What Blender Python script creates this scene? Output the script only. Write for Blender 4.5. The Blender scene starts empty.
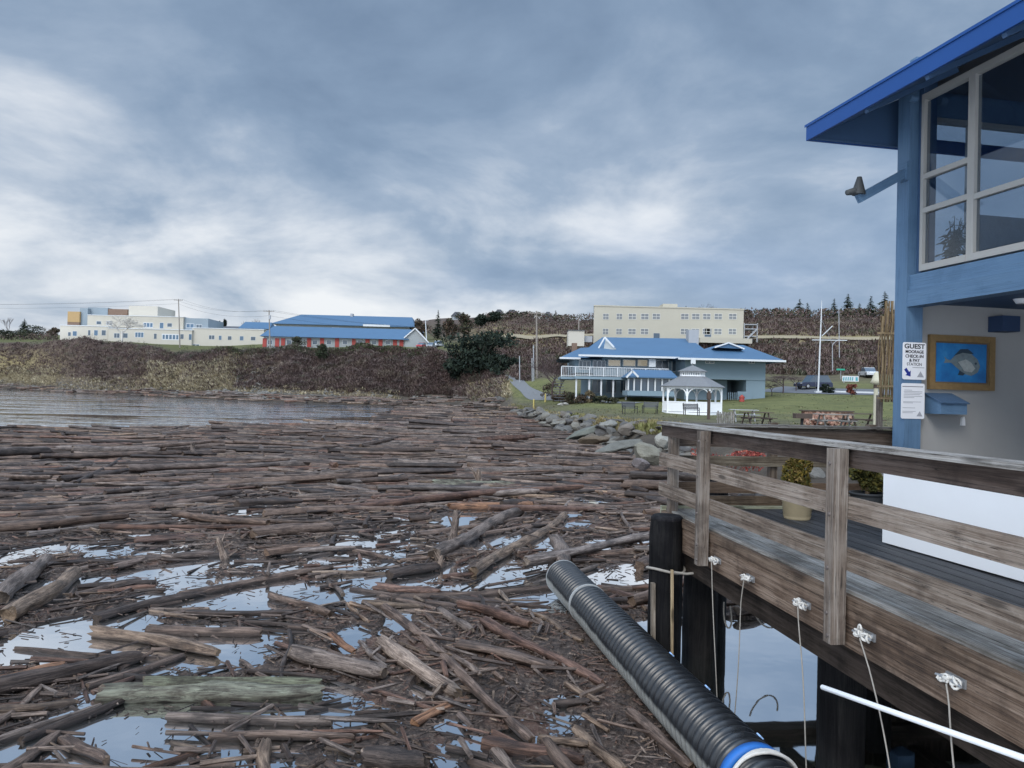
import bpy, bmesh, math, random
import numpy as np
from mathutils import Vector, Matrix

SC = bpy.context.scene
COL = SC.collection
RN = random.Random(11)
NR = np.random.default_rng(11)

# ------------------------------------------------------------------ camera
FPX, ROLL, PITCH, EYE = 769.0, 0.0255, math.atan(10.3 / 769.0), 3.0
cam = bpy.data.cameras.new('camera')
cam.sensor_width = 36.0
cam.lens = 36.0 * FPX / 1024.0
cam.clip_start, cam.clip_end = 0.05, 9000
camo = bpy.data.objects.new('camera', cam)
COL.objects.link(camo)
_R = Vector((1, 0, 0)); _F = Vector((0, math.cos(PITCH), math.sin(PITCH))); _U = Vector((0, -math.sin(PITCH), math.cos(PITCH)))
_c, _s = math.cos(ROLL), math.sin(ROLL)
_ix = _R * _c + _U * _s
_iy = -_R * _s + _U * _c
camo.matrix_world = Matrix(((_ix.x, _iy.x, -_F.x, 0), (_ix.y, _iy.y, -_F.y, 0), (_ix.z, _iy.z, -_F.z, EYE), (0, 0, 0, 1)))
SC.camera = camo

# ------------------------------------------------------------------ light
SUN_EL, SUN_AZ = math.radians(38), math.radians(205)      # azimuth clockwise from +Y
w = bpy.data.worlds.new('World'); SC.world = w; w.use_nodes = True
nt = w.node_tree; nt.nodes.clear()
def N(t, kind, **kw):
    n = t.nodes.new(kind)
    for k, v in kw.items(): setattr(n, k, v)
    return n
def L(t, a, b): t.links.new(a, b)
def M_(t, op, a, b=None, c=None, clamp=False):
    n = N(t, 'ShaderNodeMath', operation=op, use_clamp=clamp)
    for i, x in enumerate((a, b, c)):
        if x is None: continue
        if isinstance(x, (int, float)): n.inputs[i].default_value = x
        else: L(t, x, n.inputs[i])
    return n.outputs[0]
def SS(t, x, a, b):
    n = N(t, 'ShaderNodeMapRange', interpolation_type='SMOOTHSTEP')
    L(t, x, n.inputs[0]); n.inputs[1].default_value = a; n.inputs[2].default_value = b
    return n.outputs[0]
def MIXC(t, fac, a, b, mode='MIX'):
    n = N(t, 'ShaderNodeMix', data_type='RGBA', blend_type=mode)
    for i, x in ((0, fac), (6, a), (7, b)):
        if isinstance(x, (int, float)): n.inputs[i].default_value = x
        elif isinstance(x, tuple): n.inputs[i].default_value = (*x[:3], 1)
        else: L(t, x, n.inputs[i])
    return n.outputs[2]
def RAMP(t, fac, stops, interp='LINEAR'):
    n = N(t, 'ShaderNodeValToRGB'); n.color_ramp.interpolation = interp
    e = n.color_ramp.elements
    while len(e) < len(stops): e.new(0.5)
    for i, (p, c) in enumerate(stops):
        e[i].position = p; e[i].color = (*c[:3], 1)
    L(t, fac, n.inputs[0]); return n.outputs[0]
def NOISE(t, vec, scale, detail=5, rough=.55, dist=0., out=0):
    n = N(t, 'ShaderNodeTexNoise'); n.inputs['Scale'].default_value = scale; n.inputs['Detail'].default_value = detail
    n.inputs['Roughness'].default_value = rough; n.inputs['Distortion'].default_value = dist
    if vec is not None: L(t, vec, n.inputs['Vector'])
    return n.outputs[out]

out = N(nt, 'ShaderNodeOutputWorld'); bg = N(nt, 'ShaderNodeBackground'); bg.inputs[1].default_value = 0.1
sky = N(nt, 'ShaderNodeTexSky', sky_type='NISHITA'); sky.sun_disc = False
sky.sun_elevation = SUN_EL; sky.sun_rotation = SUN_AZ; sky.air_density = 1.2; sky.dust_density = 2.0
tc = N(nt, 'ShaderNodeTexCoord'); sx = N(nt, 'ShaderNodeSeparateXYZ'); L(nt, tc.outputs['Generated'], sx.inputs[0])
dx, dy, dz = sx.outputs
den = M_(nt, 'ADD', M_(nt, 'MAXIMUM', dz, 0.0), 0.30)
cv = N(nt, 'ShaderNodeCombineXYZ'); L(nt, M_(nt, 'DIVIDE', dx, den), cv.inputs[0]); L(nt, M_(nt, 'DIVIDE', dy, den), cv.inputs[1])
cv.inputs[2].default_value = 22.70
n1 = NOISE(nt, cv.outputs[0], 2.1, 9, .55, .2)
n2 = NOISE(nt, cv.outputs[0], .8, 3, .5, .2)
val = M_(nt, 'ADD', M_(nt, 'MULTIPLY', M_(nt, 'SUBTRACT', M_(nt, 'ADD', M_(nt, 'MULTIPLY', n1, .60), M_(nt, 'MULTIPLY', n2, .40)), .5), 1.3), .5)
# cloud base gets thinner and brighter low down
low = M_(nt, 'POWER', M_(nt, 'SUBTRACT', 1.0, M_(nt, 'MULTIPLY', M_(nt, 'MAXIMUM', dz, 0.0), 2.4), clamp=True), 2.0)
val2 = M_(nt, 'ADD', val, M_(nt, 'MULTIPLY', low, .19))
cl = RAMP(nt, val2, [(.36, (.136, .194, .285)), (.46, (.174, .240, .338)), (.55, (.246, .312, .408)), (.62, (.365, .418, .495)), (.69, (.51, .545, .595)), (.78, (.65, .665, .685))])
bl = NOISE(nt, cv.outputs[0], .55, 2, .5)
cl = MIXC(nt, SS(nt, bl, .52, .72), cl, MIXC(nt, .5, cl, (.215, .305, .48)))
cl = MIXC(nt, M_(nt, 'MULTIPLY', M_(nt, 'POWER', low, 4.0), .8), cl, (.48, .515, .575))
# extra out-of-frame sky glow overhead and behind the camera, added as fill light
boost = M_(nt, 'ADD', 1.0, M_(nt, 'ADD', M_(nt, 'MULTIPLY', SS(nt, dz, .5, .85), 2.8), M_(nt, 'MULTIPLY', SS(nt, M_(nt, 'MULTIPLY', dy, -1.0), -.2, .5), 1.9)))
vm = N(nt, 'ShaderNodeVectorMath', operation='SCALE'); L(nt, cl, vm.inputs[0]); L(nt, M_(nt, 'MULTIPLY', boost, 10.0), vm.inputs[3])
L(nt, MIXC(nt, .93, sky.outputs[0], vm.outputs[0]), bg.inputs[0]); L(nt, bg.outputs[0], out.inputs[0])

sl = bpy.data.lights.new('sun', 'SUN'); sl.energy = 1.25; sl.angle = math.radians(25); sl.color = (1, .94, .86)
so = bpy.data.objects.new('sun', sl); COL.objects.link(so)
_d = Vector((math.sin(SUN_AZ) * math.cos(SUN_EL), math.cos(SUN_AZ) * math.cos(SUN_EL), math.sin(SUN_EL)))
so.rotation_euler = _d.to_track_quat('Z', 'Y').to_euler(); so.location = _d * 50 + Vector((0, 0, 20))
SC.view_settings.view_transform = 'Standard'; SC.view_settings.look = 'None'
SC.view_settings.exposure = 0.5; SC.view_settings.gamma = 1; SC.view_settings.use_curve_mapping = False
SC.cycles.max_bounces = 6; SC.cycles.transparent_max_bounces = 12
SC.cycles.use_denoising = True

# ------------------------------------------------------------------ picture <-> place
def ray(px, py):
    dx, dy = px - 512.0, py - 384.0
    u = dx * _c + dy * _s; v = -dx * _s + dy * _c
    d = _F + _R * (u / FPX) - _U * (v / FPX)
    return d / d.y
def at(px, py, Y):
    d = ray(px, py) * Y
    return Vector((d.x, d.y, d.z + EYE))
def gz(px, py, z=0.0):
    d = ray(px, py)
    return at(px, py, (z - EYE) / d.z)
def rp(px, py, P, n):
    d = ray(px, py); o = Vector((0, 0, EYE))
    return o + d * ((Vector(P) - o).dot(n) / d.dot(n))
def pix(p):
    q = Vector(p) - Vector((0, 0, EYE))
    f = q.dot(_F); a = q.dot(_ix) / f * FPX; b = q.dot(_iy) / f * FPX
    return 512 + a, 384 - b
def XX(px, Y): return at(px, 394, Y).x
def ZZ(px, py, Y): return at(px, py, Y).z

# ------------------------------------------------------------------ mesh builder
class MB:
    def __init__(s):
        s.v = []; s.f = []; s.m = []; s.lc = []; s.t = []; s.sm = []; s.n = 0
    def add(s, V, Fs, mi=0, lc=None, tint=(1, 1, 1), smooth=False):
        V = np.asarray(V, float); k = len(V)
        if lc is None: lc = V
        lc = np.asarray(lc, float)
        s.v.append(V); s.lc.append(lc)
        tn = np.asarray(tint, float)
        s.t.append(np.broadcast_to(tn, (k, 3)) if tn.ndim == 1 else tn)
        o = s.n
        s.f.extend([tuple(o + i for i in f) for f in Fs]); s.m.extend([mi] * len(Fs)); s.sm.extend([smooth] * len(Fs))
        s.n += k
    def obox(s, c, ax, h, mi=0, tint=(1, 1, 1), grain=0):
        """oriented box: centre, three unit axes, half sizes; grain = axis the wood grain follows"""
        c = np.array(c, float); ax = [np.array(a, float) for a in ax]
        V = []; lc = []; off = NR.random(3) * 40
        for i in (-1, 1):
            for j in (-1, 1):
                for k in (-1, 1):
                    V.append(c + ax[0] * h[0] * i + ax[1] * h[1] * j + ax[2] * h[2] * k)
                    q = [h[0] * i, h[1] * j, h[2] * k]
                    lc.append([q[grain], q[(grain + 1) % 3], q[(grain + 2) % 3]] + off)
        Fs = [(0, 1, 3, 2), (4, 6, 7, 5), (0, 4, 5, 1), (2, 3, 7, 6), (0, 2, 6, 4), (1, 5, 7, 3)]
        if np.dot(np.cross(ax[0], ax[1]), ax[2]) < 0: Fs = [f[::-1] for f in Fs]
        s.add(V, Fs, mi, lc, tint)
    def box(s, x0, x1, y0, y1, z0, z1, mi=0, tint=(1, 1, 1), grain=0):
        s.obox(((x0 + x1) / 2, (y0 + y1) / 2, (z0 + z1) / 2), ((1, 0, 0), (0, 1, 0), (0, 0, 1)), (abs(x1 - x0) / 2, abs(y1 - y0) / 2, abs(z1 - z0) / 2), mi, tint, grain)
    def beam(s, p0, p1, w, h, mi=0, tint=(1, 1, 1), up=(0, 0, 1)):
        p0 = Vector(p0); p1 = Vector(p1); a = (p1 - p0); ln = a.length; a.normalize(); up = Vector(up)
        if abs(a.dot(up)) > .98: up = Vector((1, 0, 0))
        b = up.cross(a).normalized(); u = a.cross(b)
        s.obox((p0 + p1) / 2, (a, b, u), (ln / 2, w / 2, h / 2), mi, tint, 0)
    def tube(s, pts, rad, n=8, mi=0, tint=(1, 1, 1), caps=True, smooth=True, capmi=None, sq=1.0, rn=None, jag=0.0):
        P = np.array([tuple(p) for p in pts], float); k = len(P)
        r = np.broadcast_to(np.asarray(rad, float), (k,))
        T = np.gradient(P, axis=0); T /= (np.linalg.norm(T, axis=1)[:, None] + 1e-9)
        u0 = np.array([0, 0, 1.]) if abs(T[0][2]) < .9 else np.array([1., 0, 0])
        A = np.cross(T, u0); A /= (np.linalg.norm(A, axis=1)[:, None] + 1e-9); B = np.cross(A, T)
        th = np.arange(n) * 2 * math.pi / n
        rr = r[:, None] * (np.ones((k, n)) if rn is None else rn)
        V = P[:, None, :] + (rr * np.cos(th))[:, :, None] * A[:, None, :] + (rr * np.sin(th) * sq)[:, :, None] * B[:, None, :]
        if jag:
            V[0] -= T[0] * (NR.random(n) * jag * r[0])[:, None]; V[-1] += T[-1] * (NR.random(n) * jag * r[-1])[:, None]
        d = np.concatenate([[0], np.cumsum(np.linalg.norm(np.diff(P, axis=0), axis=1))])
        off = NR.random(3) * 40
        lc = np.stack([np.repeat(d[:, None], n, 1), rr * np.cos(th), rr * np.sin(th)], -1) + off
        Fs = []
        for i in range(k - 1):
            for j in range(n):
                j2 = (j + 1) % n
                Fs.append((i * n + j, (i + 1) * n + j, (i + 1) * n + j2, i * n + j2))
        s.add(V.reshape(-1, 3), Fs, mi, lc.reshape(-1, 3), tint, smooth)
        if caps:
            cm = mi if capmi is None else capmi
            s.add(V[0], [tuple(range(n))], cm, lc[0], tint)
            s.add(V[-1], [tuple(range(n))[::-1]], cm, lc[-1], tint)
    def cone(s, p0, p1, r0, r1, n=12, mi=0, tint=(1, 1, 1)): s.tube([p0, p1], [r0, r1], n, mi, tint, True, n > 8)
    def prism(s, poly, ax, o, depth, mi=0, tint=(1, 1, 1)):
        """polygon in the (ax[0], ax[1]) plane from o, extruded by depth along ax[2]"""
        o = np.array(o, float); a, b, c = [np.array(x, float) for x in ax]
        n = len(poly)
        V = [o + a * p + b * q for p, q in poly] + [o + a * p + b * q + c * depth for p, q in poly]
        Fs = [tuple(range(n))[::-1], tuple(range(n, 2 * n))] + [(i, (i + 1) % n, n + (i + 1) % n, n + i) for i in range(n)]
        s.add(V, Fs, mi, None, tint)
    def poly(s, V, Fs, mi=0, tint=(1, 1, 1), smooth=False): s.add([tuple(v) for v in V], Fs, mi, None, tint, smooth)
    def build(s, name, mats, parent=None, world=True):
        V = np.concatenate(s.v); lc = np.concatenate(s.lc); t = np.concatenate(s.t)
        if parent is not None and world:
            r = parent
            while r.parent: r = r.parent
            V = V - np.array(r.location)
        me = bpy.data.meshes.new(name)
        me.from_pydata(V.tolist(), [], s.f)
        me.polygons.foreach_set('material_index', s.m); me.polygons.foreach_set('use_smooth', s.sm)
        a = me.attributes.new('lc', 'FLOAT_VECTOR', 'POINT'); a.data.foreach_set('vector', lc.astype(np.float32).ravel())
        a = me.attributes.new('tint', 'FLOAT_COLOR', 'POINT')
        a.data.foreach_set('color', np.concatenate([t, np.ones((len(t), 1))], 1).astype(np.float32).ravel())
        for m in (mats if isinstance(mats, (list, tuple)) else [mats]): me.materials.append(m)
        me.update()
        o = bpy.data.objects.new(name, me); COL.objects.link(o)
        if parent is not None: o.parent = parent
        return o
def tag(o, label=None, cat=None, group=None, kind=None):
    if label: o['label'] = label
    if cat: o['category'] = cat
    if group: o['group'] = group
    if kind: o['kind'] = kind
    return o
def empty(name, loc, label, cat, group=None, rz=0):
    o = bpy.data.objects.new(name, None); COL.objects.link(o); o.location = loc; o.rotation_euler.z = rz; o.empty_display_size = .2
    return tag(o, label, cat, group)
def kids(o): return list(o.children)
def copy_tree(o, parent=None):
    c = o.copy(); COL.objects.link(c)
    if parent: c.parent = parent
    for ch in kids(o): copy_tree(ch, c)
    return c

# ------------------------------------------------------------------ numpy noise
_PT = NR.random((256, 256))
def vn(x, y):
    xi = np.floor(x).astype(int); yi = np.floor(y).astype(int); fx = x - xi; fy = y - yi
    fx = fx * fx * (3 - 2 * fx); fy = fy * fy * (3 - 2 * fy)
    g = lambda i, j: _PT[i & 255, j & 255]
    return (g(xi, yi) * (1 - fx) + g(xi + 1, yi) * fx) * (1 - fy) + (g(xi, yi + 1) * (1 - fx) + g(xi + 1, yi + 1) * fx) * fy
def fbm(x, y, o=4):
    a, s, t = .5, 0, 0
    for i in range(o):
        s = s + a * vn(x * 2 ** i + 17.3 * i, y * 2 ** i + 5.1 * i); t += a; a *= .5
    return s / t

# ------------------------------------------------------------------ materials
def newmat(name):
    m = bpy.data.materials.new(name); m.use_nodes = True; t = m.node_tree
    return m, t, t.nodes['Principled BSDF']
def bump(t, b, h, strength=.3, dist=.02):
    n = N(t, 'ShaderNodeBump'); n.inputs['Strength'].default_value = strength; n.inputs['Distance'].default_value = dist
    L(t, h, n.inputs['Height']); L(t, n.outputs[0], b.inputs['Normal'])
def matte(name, col, rough=.8, var=.25, scale=3., bmp=.15, bd=.01, metal=0., spec=.3, attr=False):
    m, t, b = newmat(name)
    if attr: v = N(t, 'ShaderNodeAttribute', attribute_name='lc').outputs['Vector']
    else: v = N(t, 'ShaderNodeTexCoord').outputs['Object']
    n = NOISE(t, v, scale, 6, .6)
    c = MIXC(t, n, tuple(x * (1 - var) for x in col), tuple(min(1, x * (1 + var)) for x in col))
    tn = N(t, 'ShaderNodeAttribute', attribute_name='tint')
    c = MIXC(t, 1.0, c, tn.outputs['Color'], 'MULTIPLY')
    L(t, c, b.inputs['Base Color']); b.inputs['Roughness'].default_value = rough; b.inputs['Metallic'].default_value = metal
    b.inputs['Specular IOR Level'].default_value = spec
    if bmp: bump(t, b, NOISE(t, v, scale * 6, 4, .6), bmp, bd)
    return m
def wood(name, dark, mid, light, rough=.8, gs=(1.2, 14, 14), bmp=.5, knots=True, crack=.5, wet=None, wetline=False):
    """weathered wood: grain along lc.x"""
    m, t, b = newmat(name)
    v = N(t, 'ShaderNodeAttribute', attribute_name='lc').outputs['Vector']
    mp = N(t, 'ShaderNodeMapping'); mp.inputs['Scale'].default_value = gs; L(t, v, mp.inputs[0])
    g = NOISE(t, mp.outputs[0], 1.0, 8, .62, 1.1)
    mp2 = N(t, 'ShaderNodeMapping'); mp2.inputs['Scale'].default_value = (gs[0] * 2.6, gs[1] * 5, gs[2] * 5); L(t, v, mp2.inputs[0])
    g2 = NOISE(t, mp2.outputs[0], 1.0, 6, .7, .5)
    mp4 = N(t, 'ShaderNodeMapping'); mp4.inputs['Scale'].default_value = (gs[0] * .8, gs[1] * 2.2, gs[2] * 2.2); L(t, v, mp4.inputs[0])
    g3 = NOISE(t, mp4.outputs[0], 1.0, 4, .55, .8)
    pt = NOISE(t, v, 2.3, 5, .65)
    c = RAMP(t, M_(t, 'ADD', M_(t, 'MULTIPLY', g, .62), M_(t, 'MULTIPLY', g2, .38)), [(.33, dark), (.47, mid), (.66, light)])
    c = MIXC(t, M_(t, 'MULTIPLY', SS(t, pt, .46, .66), .5), c, MIXC(t, .6, c, light))
    c = MIXC(t, M_(t, 'MULTIPLY', SS(t, pt, .50, .34), .55), c, dark)
    ck = M_(t, 'MAXIMUM', SS(t, g2, .37, .30), SS(t, M_(t, 'ABSOLUTE', M_(t, 'SUBTRACT', g3, .5)), .012, .003))
    c = MIXC(t, M_(t, 'MULTIPLY', ck, crack), c, tuple(x * .3 for x in dark))
    if knots:
        vo = N(t, 'ShaderNodeTexVoronoi'); vo.inputs['Scale'].default_value = 1.0
        mp3 = N(t, 'ShaderNodeMapping'); mp3.inputs['Scale'].default_value = (1.3, 5, 5); L(t, v, mp3.inputs[0]); L(t, mp3.outputs[0], vo.inputs['Vector'])
        c = MIXC(t, M_(t, 'MULTIPLY', SS(t, vo.outputs['Distance'], .16, .06), .7), c, tuple(x * .4 for x in dark))
    tn = N(t, 'ShaderNodeAttribute', attribute_name='tint')
    c = MIXC(t, 1.0, c, tn.outputs['Color'], 'MULTIPLY')
    if wetline:      # soaked just above the water
        sz = N(t, 'ShaderNodeSeparateXYZ'); L(t, N(t, 'ShaderNodeNewGeometry').outputs['Position'], sz.inputs[0])
        c = MIXC(t, SS(t, M_(t, 'ADD', sz.outputs[2], M_(t, 'MULTIPLY', pt, -.07)), .03, -.02), c, MIXC(t, .62, c, (.008, .007, .007)))
    L(t, c, b.inputs['Base Color'])
    if wet: L(t, M_(t, 'ADD', wet, M_(t, 'MULTIPLY', pt, .7), clamp=True), b.inputs['Roughness'])
    else: b.inputs['Roughness'].default_value = rough
    b.inputs['Specular IOR Level'].default_value = .3
    if bmp: bump(t, b, M_(t, 'ADD', g, M_(t, 'MULTIPLY', g2, .6)), bmp, .012)
    return m

MAT = {}
MAT['log'] = wood('driftwood_bark', (.010, .0075, .006), (.060, .044, .036), (.24, .195, .165), gs=(2.4, 30, 30), bmp=1.0, knots=False, crack=.85, wet=.25, wetline=True)
MAT['logend'] = wood('log_end_grain', (.028, .021, .016), (.075, .056, .042), (.16, .125, .095), gs=(3, 22, 22), knots=False)
MAT['moss'] = wood('mossy_log', (.014, .011, .008), (.065, .056, .042), (.24, .245, .18), gs=(2.6, 13, 13), bmp=1., knots=False, crack=.8)
MAT['rail'] = wood('railing_timber', (.045, .034, .027), (.138, .108, .086), (.30, .268, .235), gs=(.9, 22, 22), crack=.9, bmp=1.0)
MAT['railgrey'] = wood('grey_timber', (.05, .044, .037), (.18, .165, .145), (.38, .37, .345), gs=(.9, 24, 24), crack=.9, bmp=1.0)
MAT['stringer'] = wood('stringer_timber', (.024, .016, .012), (.098, .066, .046), (.25, .195, .155), gs=(.8, 20, 20), crack=.85, bmp=.8)
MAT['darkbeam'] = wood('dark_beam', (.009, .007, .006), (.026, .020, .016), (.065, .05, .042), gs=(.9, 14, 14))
MAT['deck'] = wood('deck_board', (.010, .010, .011), (.024, .025, .028), (.055, .057, .062), gs=(.8, 20, 20), knots=False, wet=.3)
MAT['pile'] = wood('creosote_pile', (.003, .003, .0035), (.007, .007, .008), (.022, .021, .02), gs=(1.1, 16, 16), knots=False, bmp=.9, rough=.6)
MAT['pile'].node_tree.nodes['Principled BSDF'].inputs['Specular IOR Level'].default_value = .08
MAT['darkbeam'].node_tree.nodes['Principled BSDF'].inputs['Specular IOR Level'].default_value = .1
# ------------------------------------------------------------------ terrain
MUD, PEB, BRU, GRA, DRY, PLA = (.05, .042, .036), (.085, .075, .066), (.085, .066, .06), (.108, .114, .052), (.21, .175, .095), (.085, .09, .04)
COLS = [  # pixel column: (distance, pixel row or height) knots from the underwater toe inland, and what lies there
    (-260, [(330, None), (345, 385), (362, 362), (382, 345), (410, 343), (520, 341), (800, 338), (1800, 336)], (MUD, PEB, BRU, BRU, PLA, PLA, PLA, PLA)),
    (0, [(283, None), (295, 385), (309, 362), (326, 343), (355, 341), (460, 339), (750, 336), (1800, 335)], (MUD, PEB, DRY, BRU, PLA, PLA, PLA, PLA)),
    (100, [(225, None), (238, 389), (252, 366), (268, 341), (302, 341), (400, 339), (750, 336), (1800, 335)], (MUD, PEB, BRU, BRU, PLA, PLA, PLA, PLA)),
    (200, [(178, None), (197, 391), (211, 371), (226, 354), (262, 348), (400, 342), (750, 336), (1800, 335)], (MUD, PEB, DRY, BRU, PLA, PLA, PLA, PLA)),
    (300, [(163, None), (184, 393), (198, 372), (213, 348), (228, 346), (400, 341), (750, 336), (1800, 332)], (MUD, PEB, BRU, BRU, GRA, PLA, PLA, PLA)),
    (400, [(158, None), (178, 396), (191, 375), (206, 350), (226, 346), (330, 334), (480, 324), (1800, 322)], (MUD, PEB, BRU, BRU, GRA, PLA, BRU, BRU)),
    (450, [(148, None), (171, 398), (182, 378), (196, 355), (221, 347), (300, 335), (420, 320), (1800, 318)], (MUD, PEB, BRU, BRU, PLA, BRU, BRU, BRU)),
    (492, [(118, None), (134, 402), (150, 388), (170, 372), (188, 356), (232, 338), (330, 318), (1800, 317)], (MUD, PEB, DRY, BRU, BRU, DRY, BRU, BRU)),
    (522, [(94, None), (104, 409), (120, 398), (140, 381), (165, 364), (222, 338), (300, 319), (1800, 318)], (MUD, PEB, GRA, GRA, BRU, DRY, BRU, BRU)),
    (560, [(60, None), (70, 417), (95, 402), (115, 392), (150, 369), (200, 338), (270, 322), (1800, 321)], (MUD, PEB, GRA, GRA, BRU, DRY, BRU, BRU)),
    (600, [(45, None), (55, 421), (80, 406), (100, 395), (150, 364), (187, 338), (260, 321), (1800, 320)], (MUD, PEB, GRA, GRA, BRU, DRY, BRU, BRU)),
    (650, [(35, None), (44, 425), (72, 409), (95, 397), (148, 364), (182, 338), (250, 319), (1800, 319)], (MUD, PEB, GRA, GRA, BRU, DRY, BRU, BRU)),
    (700, [(28, None), (38, 432), (66, 413.5), (95, 398), (145, 364), (180, 338), (242, 318), (1800, 318)], (MUD, PEB, GRA, GRA, BRU, DRY, BRU, BRU)),
    (800, [(20, None), (31, 436), (60, 416), (95, 394.5), (138, 371), (180, 339), (236, 318), (1800, 318)], (MUD, PEB, GRA, GRA, BRU, DRY, BRU, BRU)),
    (900, [(17, None), (28, 441), (60, 417), (95, 394), (136, 370), (180, 340), (236, 318), (1800, 318)], (MUD, PEB, GRA, GRA, BRU, DRY, BRU, BRU)),
    (1150, [(15, None), (26, 446), (60, 423), (95, 400), (136, 375), (180, 344), (236, 318), (1800, 318)], (MUD, PEB, GRA, GRA, BRU, DRY, BRU, BRU)),
    (1700, [(14, None), (25, 462), (60, 436), (95, 412), (136, 387), (180, 357), (236, 331), (1800, 331)], (MUD, PEB, GRA, GRA, BRU, DRY, BRU, BRU)),
]
TU, TY, TZ, TC = [], [], [], []
for px, kn, cols in COLS:
    TU.append(at(px, 394, 1).x)
    TY.append([kn[0][0] - 6] + [k[0] for k in kn]); TC.append((MUD,) + cols)
    TZ.append([-1.4, .05] + [ZZ(px, py, Y) for Y, py in kn[1:]])
TU = np.array(TU); TY = np.array(TY); TZ = np.array(TZ); TC = np.array(TC)
_bx = np.linspace(-1.2, .05, 400); _bz = sum(a_ * np.sin(_bx * f_ + p_) for a_, f_, p_ in ((.9, 31, .4), (.7, 67, 2.0), (.45, 141, 4.1))) * np.clip((.02 - _bx) / .06, 0, 1)
def column(u):
    u = min(max(u, TU[0]), TU[-1]); i = min(int(np.searchsorted(TU, u, 'right') - 1), len(TU) - 2)
    w_ = (u - TU[i]) / (TU[i + 1] - TU[i]); w_ = w_ * w_ * (3 - 2 * w_)
    dz_ = float(np.interp(u, _bx, _bz)); z_ = TZ[i] * (1 - w_) + TZ[i + 1] * w_; z_ = z_ + dz_ * np.array([0, 0, .2, .9, .75, -.1, 0, 0, 0])     # gullies and shoulders in the bluff
    return TY[i] * (1 - w_) + TY[i + 1] * w_, z_, TC[i] * (1 - w_) + TC[i + 1] * w_
_gx = np.arange(-900, 900, 2.0); _gy = np.arange(0, 440, 2.0)
_GN = fbm(_gx[:, None] * .09 + 40, _gy[None, :] * .09, 4) - .5
_GM = fbm(_gx[:, None] * .15 + 40, _gy[None, :] * .15, 3) - .5
def _look(G, X, Y):
    i = min(max((X + 900) / 2, 0), len(_gx) - 2); j = min(max(Y / 2, 0), len(_gy) - 2)
    a, b_ = int(i), int(j); f, g = i - a, j - b_
    return (G[a, b_] * (1 - f) + G[a + 1, b_] * f) * (1 - g) + (G[a, b_ + 1] * (1 - f) + G[a + 1, b_ + 1] * f) * g
def rough_(X, Y, t):
    a = .25 if t > 3.2 else .12
    if 1.2 < t < 3.8 and X < 0: a = 1.3
    return a * _look(_GN, X, Y) * 2 * min(1, max(0, t - .6))
def ground(X, Y):
    ky, kz, _ = column(X / Y)
    t = np.interp(Y, ky, np.arange(len(ky)))
    return float(np.interp(Y, ky, kz)) + (rough_(X, Y, t) if Y < 420 else 0)
def onland(px, Y, dz=0.0):
    X = XX(px, Y); return Vector((X, Y, ground(X, Y) + dz))
us = []
for i in range(len(TU) - 1): us += list(np.linspace(TU[i], TU[i + 1], 15)[:-1])
us.append(TU[-1])
ts = np.concatenate([np.linspace(k, k + 1, 13)[:-1] for k in range(8)] + [[8.0]])
V, TT = [], []
for u in us:
    ky, kz, kc = column(u)
    for t in ts:
        Y = np.interp(t, range(9), ky); X = u * Y
        V.append((X, Y, ground(X, Y)))
        j = min(8, max(0, t + _look(_GM, X, Y) * 1.1))
        TT.append([np.interp(j, range(9), kc[:, q]) for q in range(3)])
nt_ = len(ts); Fs = []
for i in range(len(us) - 1):
    for j in range(nt_ - 1):
        Fs.append((i * nt_ + j, (i + 1) * nt_ + j, (i + 1) * nt_ + j + 1, i * nt_ + j + 1))
mb = MB(); mb.add(V, Fs, 0, None, np.array(TT), True)
m, t, b = newmat('shore_soil_and_grass')
pos = N(t, 'ShaderNodeTexCoord').outputs['Object']
tn = N(t, 'ShaderNodeAttribute', attribute_name='tint').outputs['Color']
n1 = NOISE(t, pos, .5, 6, .65); n2 = NOISE(t, pos, 5., 5, .7)
c = MIXC(t, 1., tn, RAMP(t, M_(t, 'ADD', M_(t, 'MULTIPLY', n1, .55), M_(t, 'MULTIPLY', n2, .45)), [(.3, (.55, .55, .6)), (.5, (1, .98, .9)), (.68, (1.5, 1.4, 1.25))]), 'MULTIPLY')
L(t, c, b.inputs['Base Color']); b.inputs['Roughness'].default_value = .95; b.inputs['Specular IOR Level'].default_value = .1
bump(t, b, n2, .6, .08)
MAT['soil'] = m
tag(mb.build('ground', m), kind='structure')

# sheets lying on the ground: footpath, hillside road, driveway
def drape(name, pts, width, mat, dz=.03, kind='structure', seg=1.0):
    P = [Vector((p[0], p[1], 0)) for p in pts]; fine = []
    for a, b_ in zip(P, P[1:]):
        k = max(2, int((b_ - a).length / seg))
        fine += [a.lerp(b_, i / k) for i in range(k)]
    fine.append(P[-1])
    V, Fs = [], []
    for i, p in enumerate(fine):
        d = (fine[min(i + 1, len(fine) - 1)] - fine[max(i - 1, 0)]).normalized(); nn = Vector((-d.y, d.x, 0))
        wd = width[0] + (width[1] - width[0]) * i / (len(fine) - 1)
        for q in (-.5, -.25, 0, .25, .5):
            s_ = p + nn * wd * q; V.append((s_.x, s_.y, ground(s_.x, s_.y) + dz))
    for i in range(len(fine) - 1):
        for j in range(4): Fs.append((i * 5 + j, i * 5 + j + 1, (i + 1) * 5 + j + 1, (i + 1) * 5 + j))
    mb = MB(); mb.add(V, Fs, 0, None, (1, 1, 1), True); return tag(mb.build(name, mat), kind=kind)
MAT['path'] = matte('gravel_path', (.135, .138, .14), .9, .2, 2)
MAT['asphalt'] = matte('driveway_asphalt', (.10, .105, .115), .85, .2, 3)
MAT['tangrass'] = matte('dry_roadside', (.24, .20, .13), .95, .25, .8)
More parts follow.
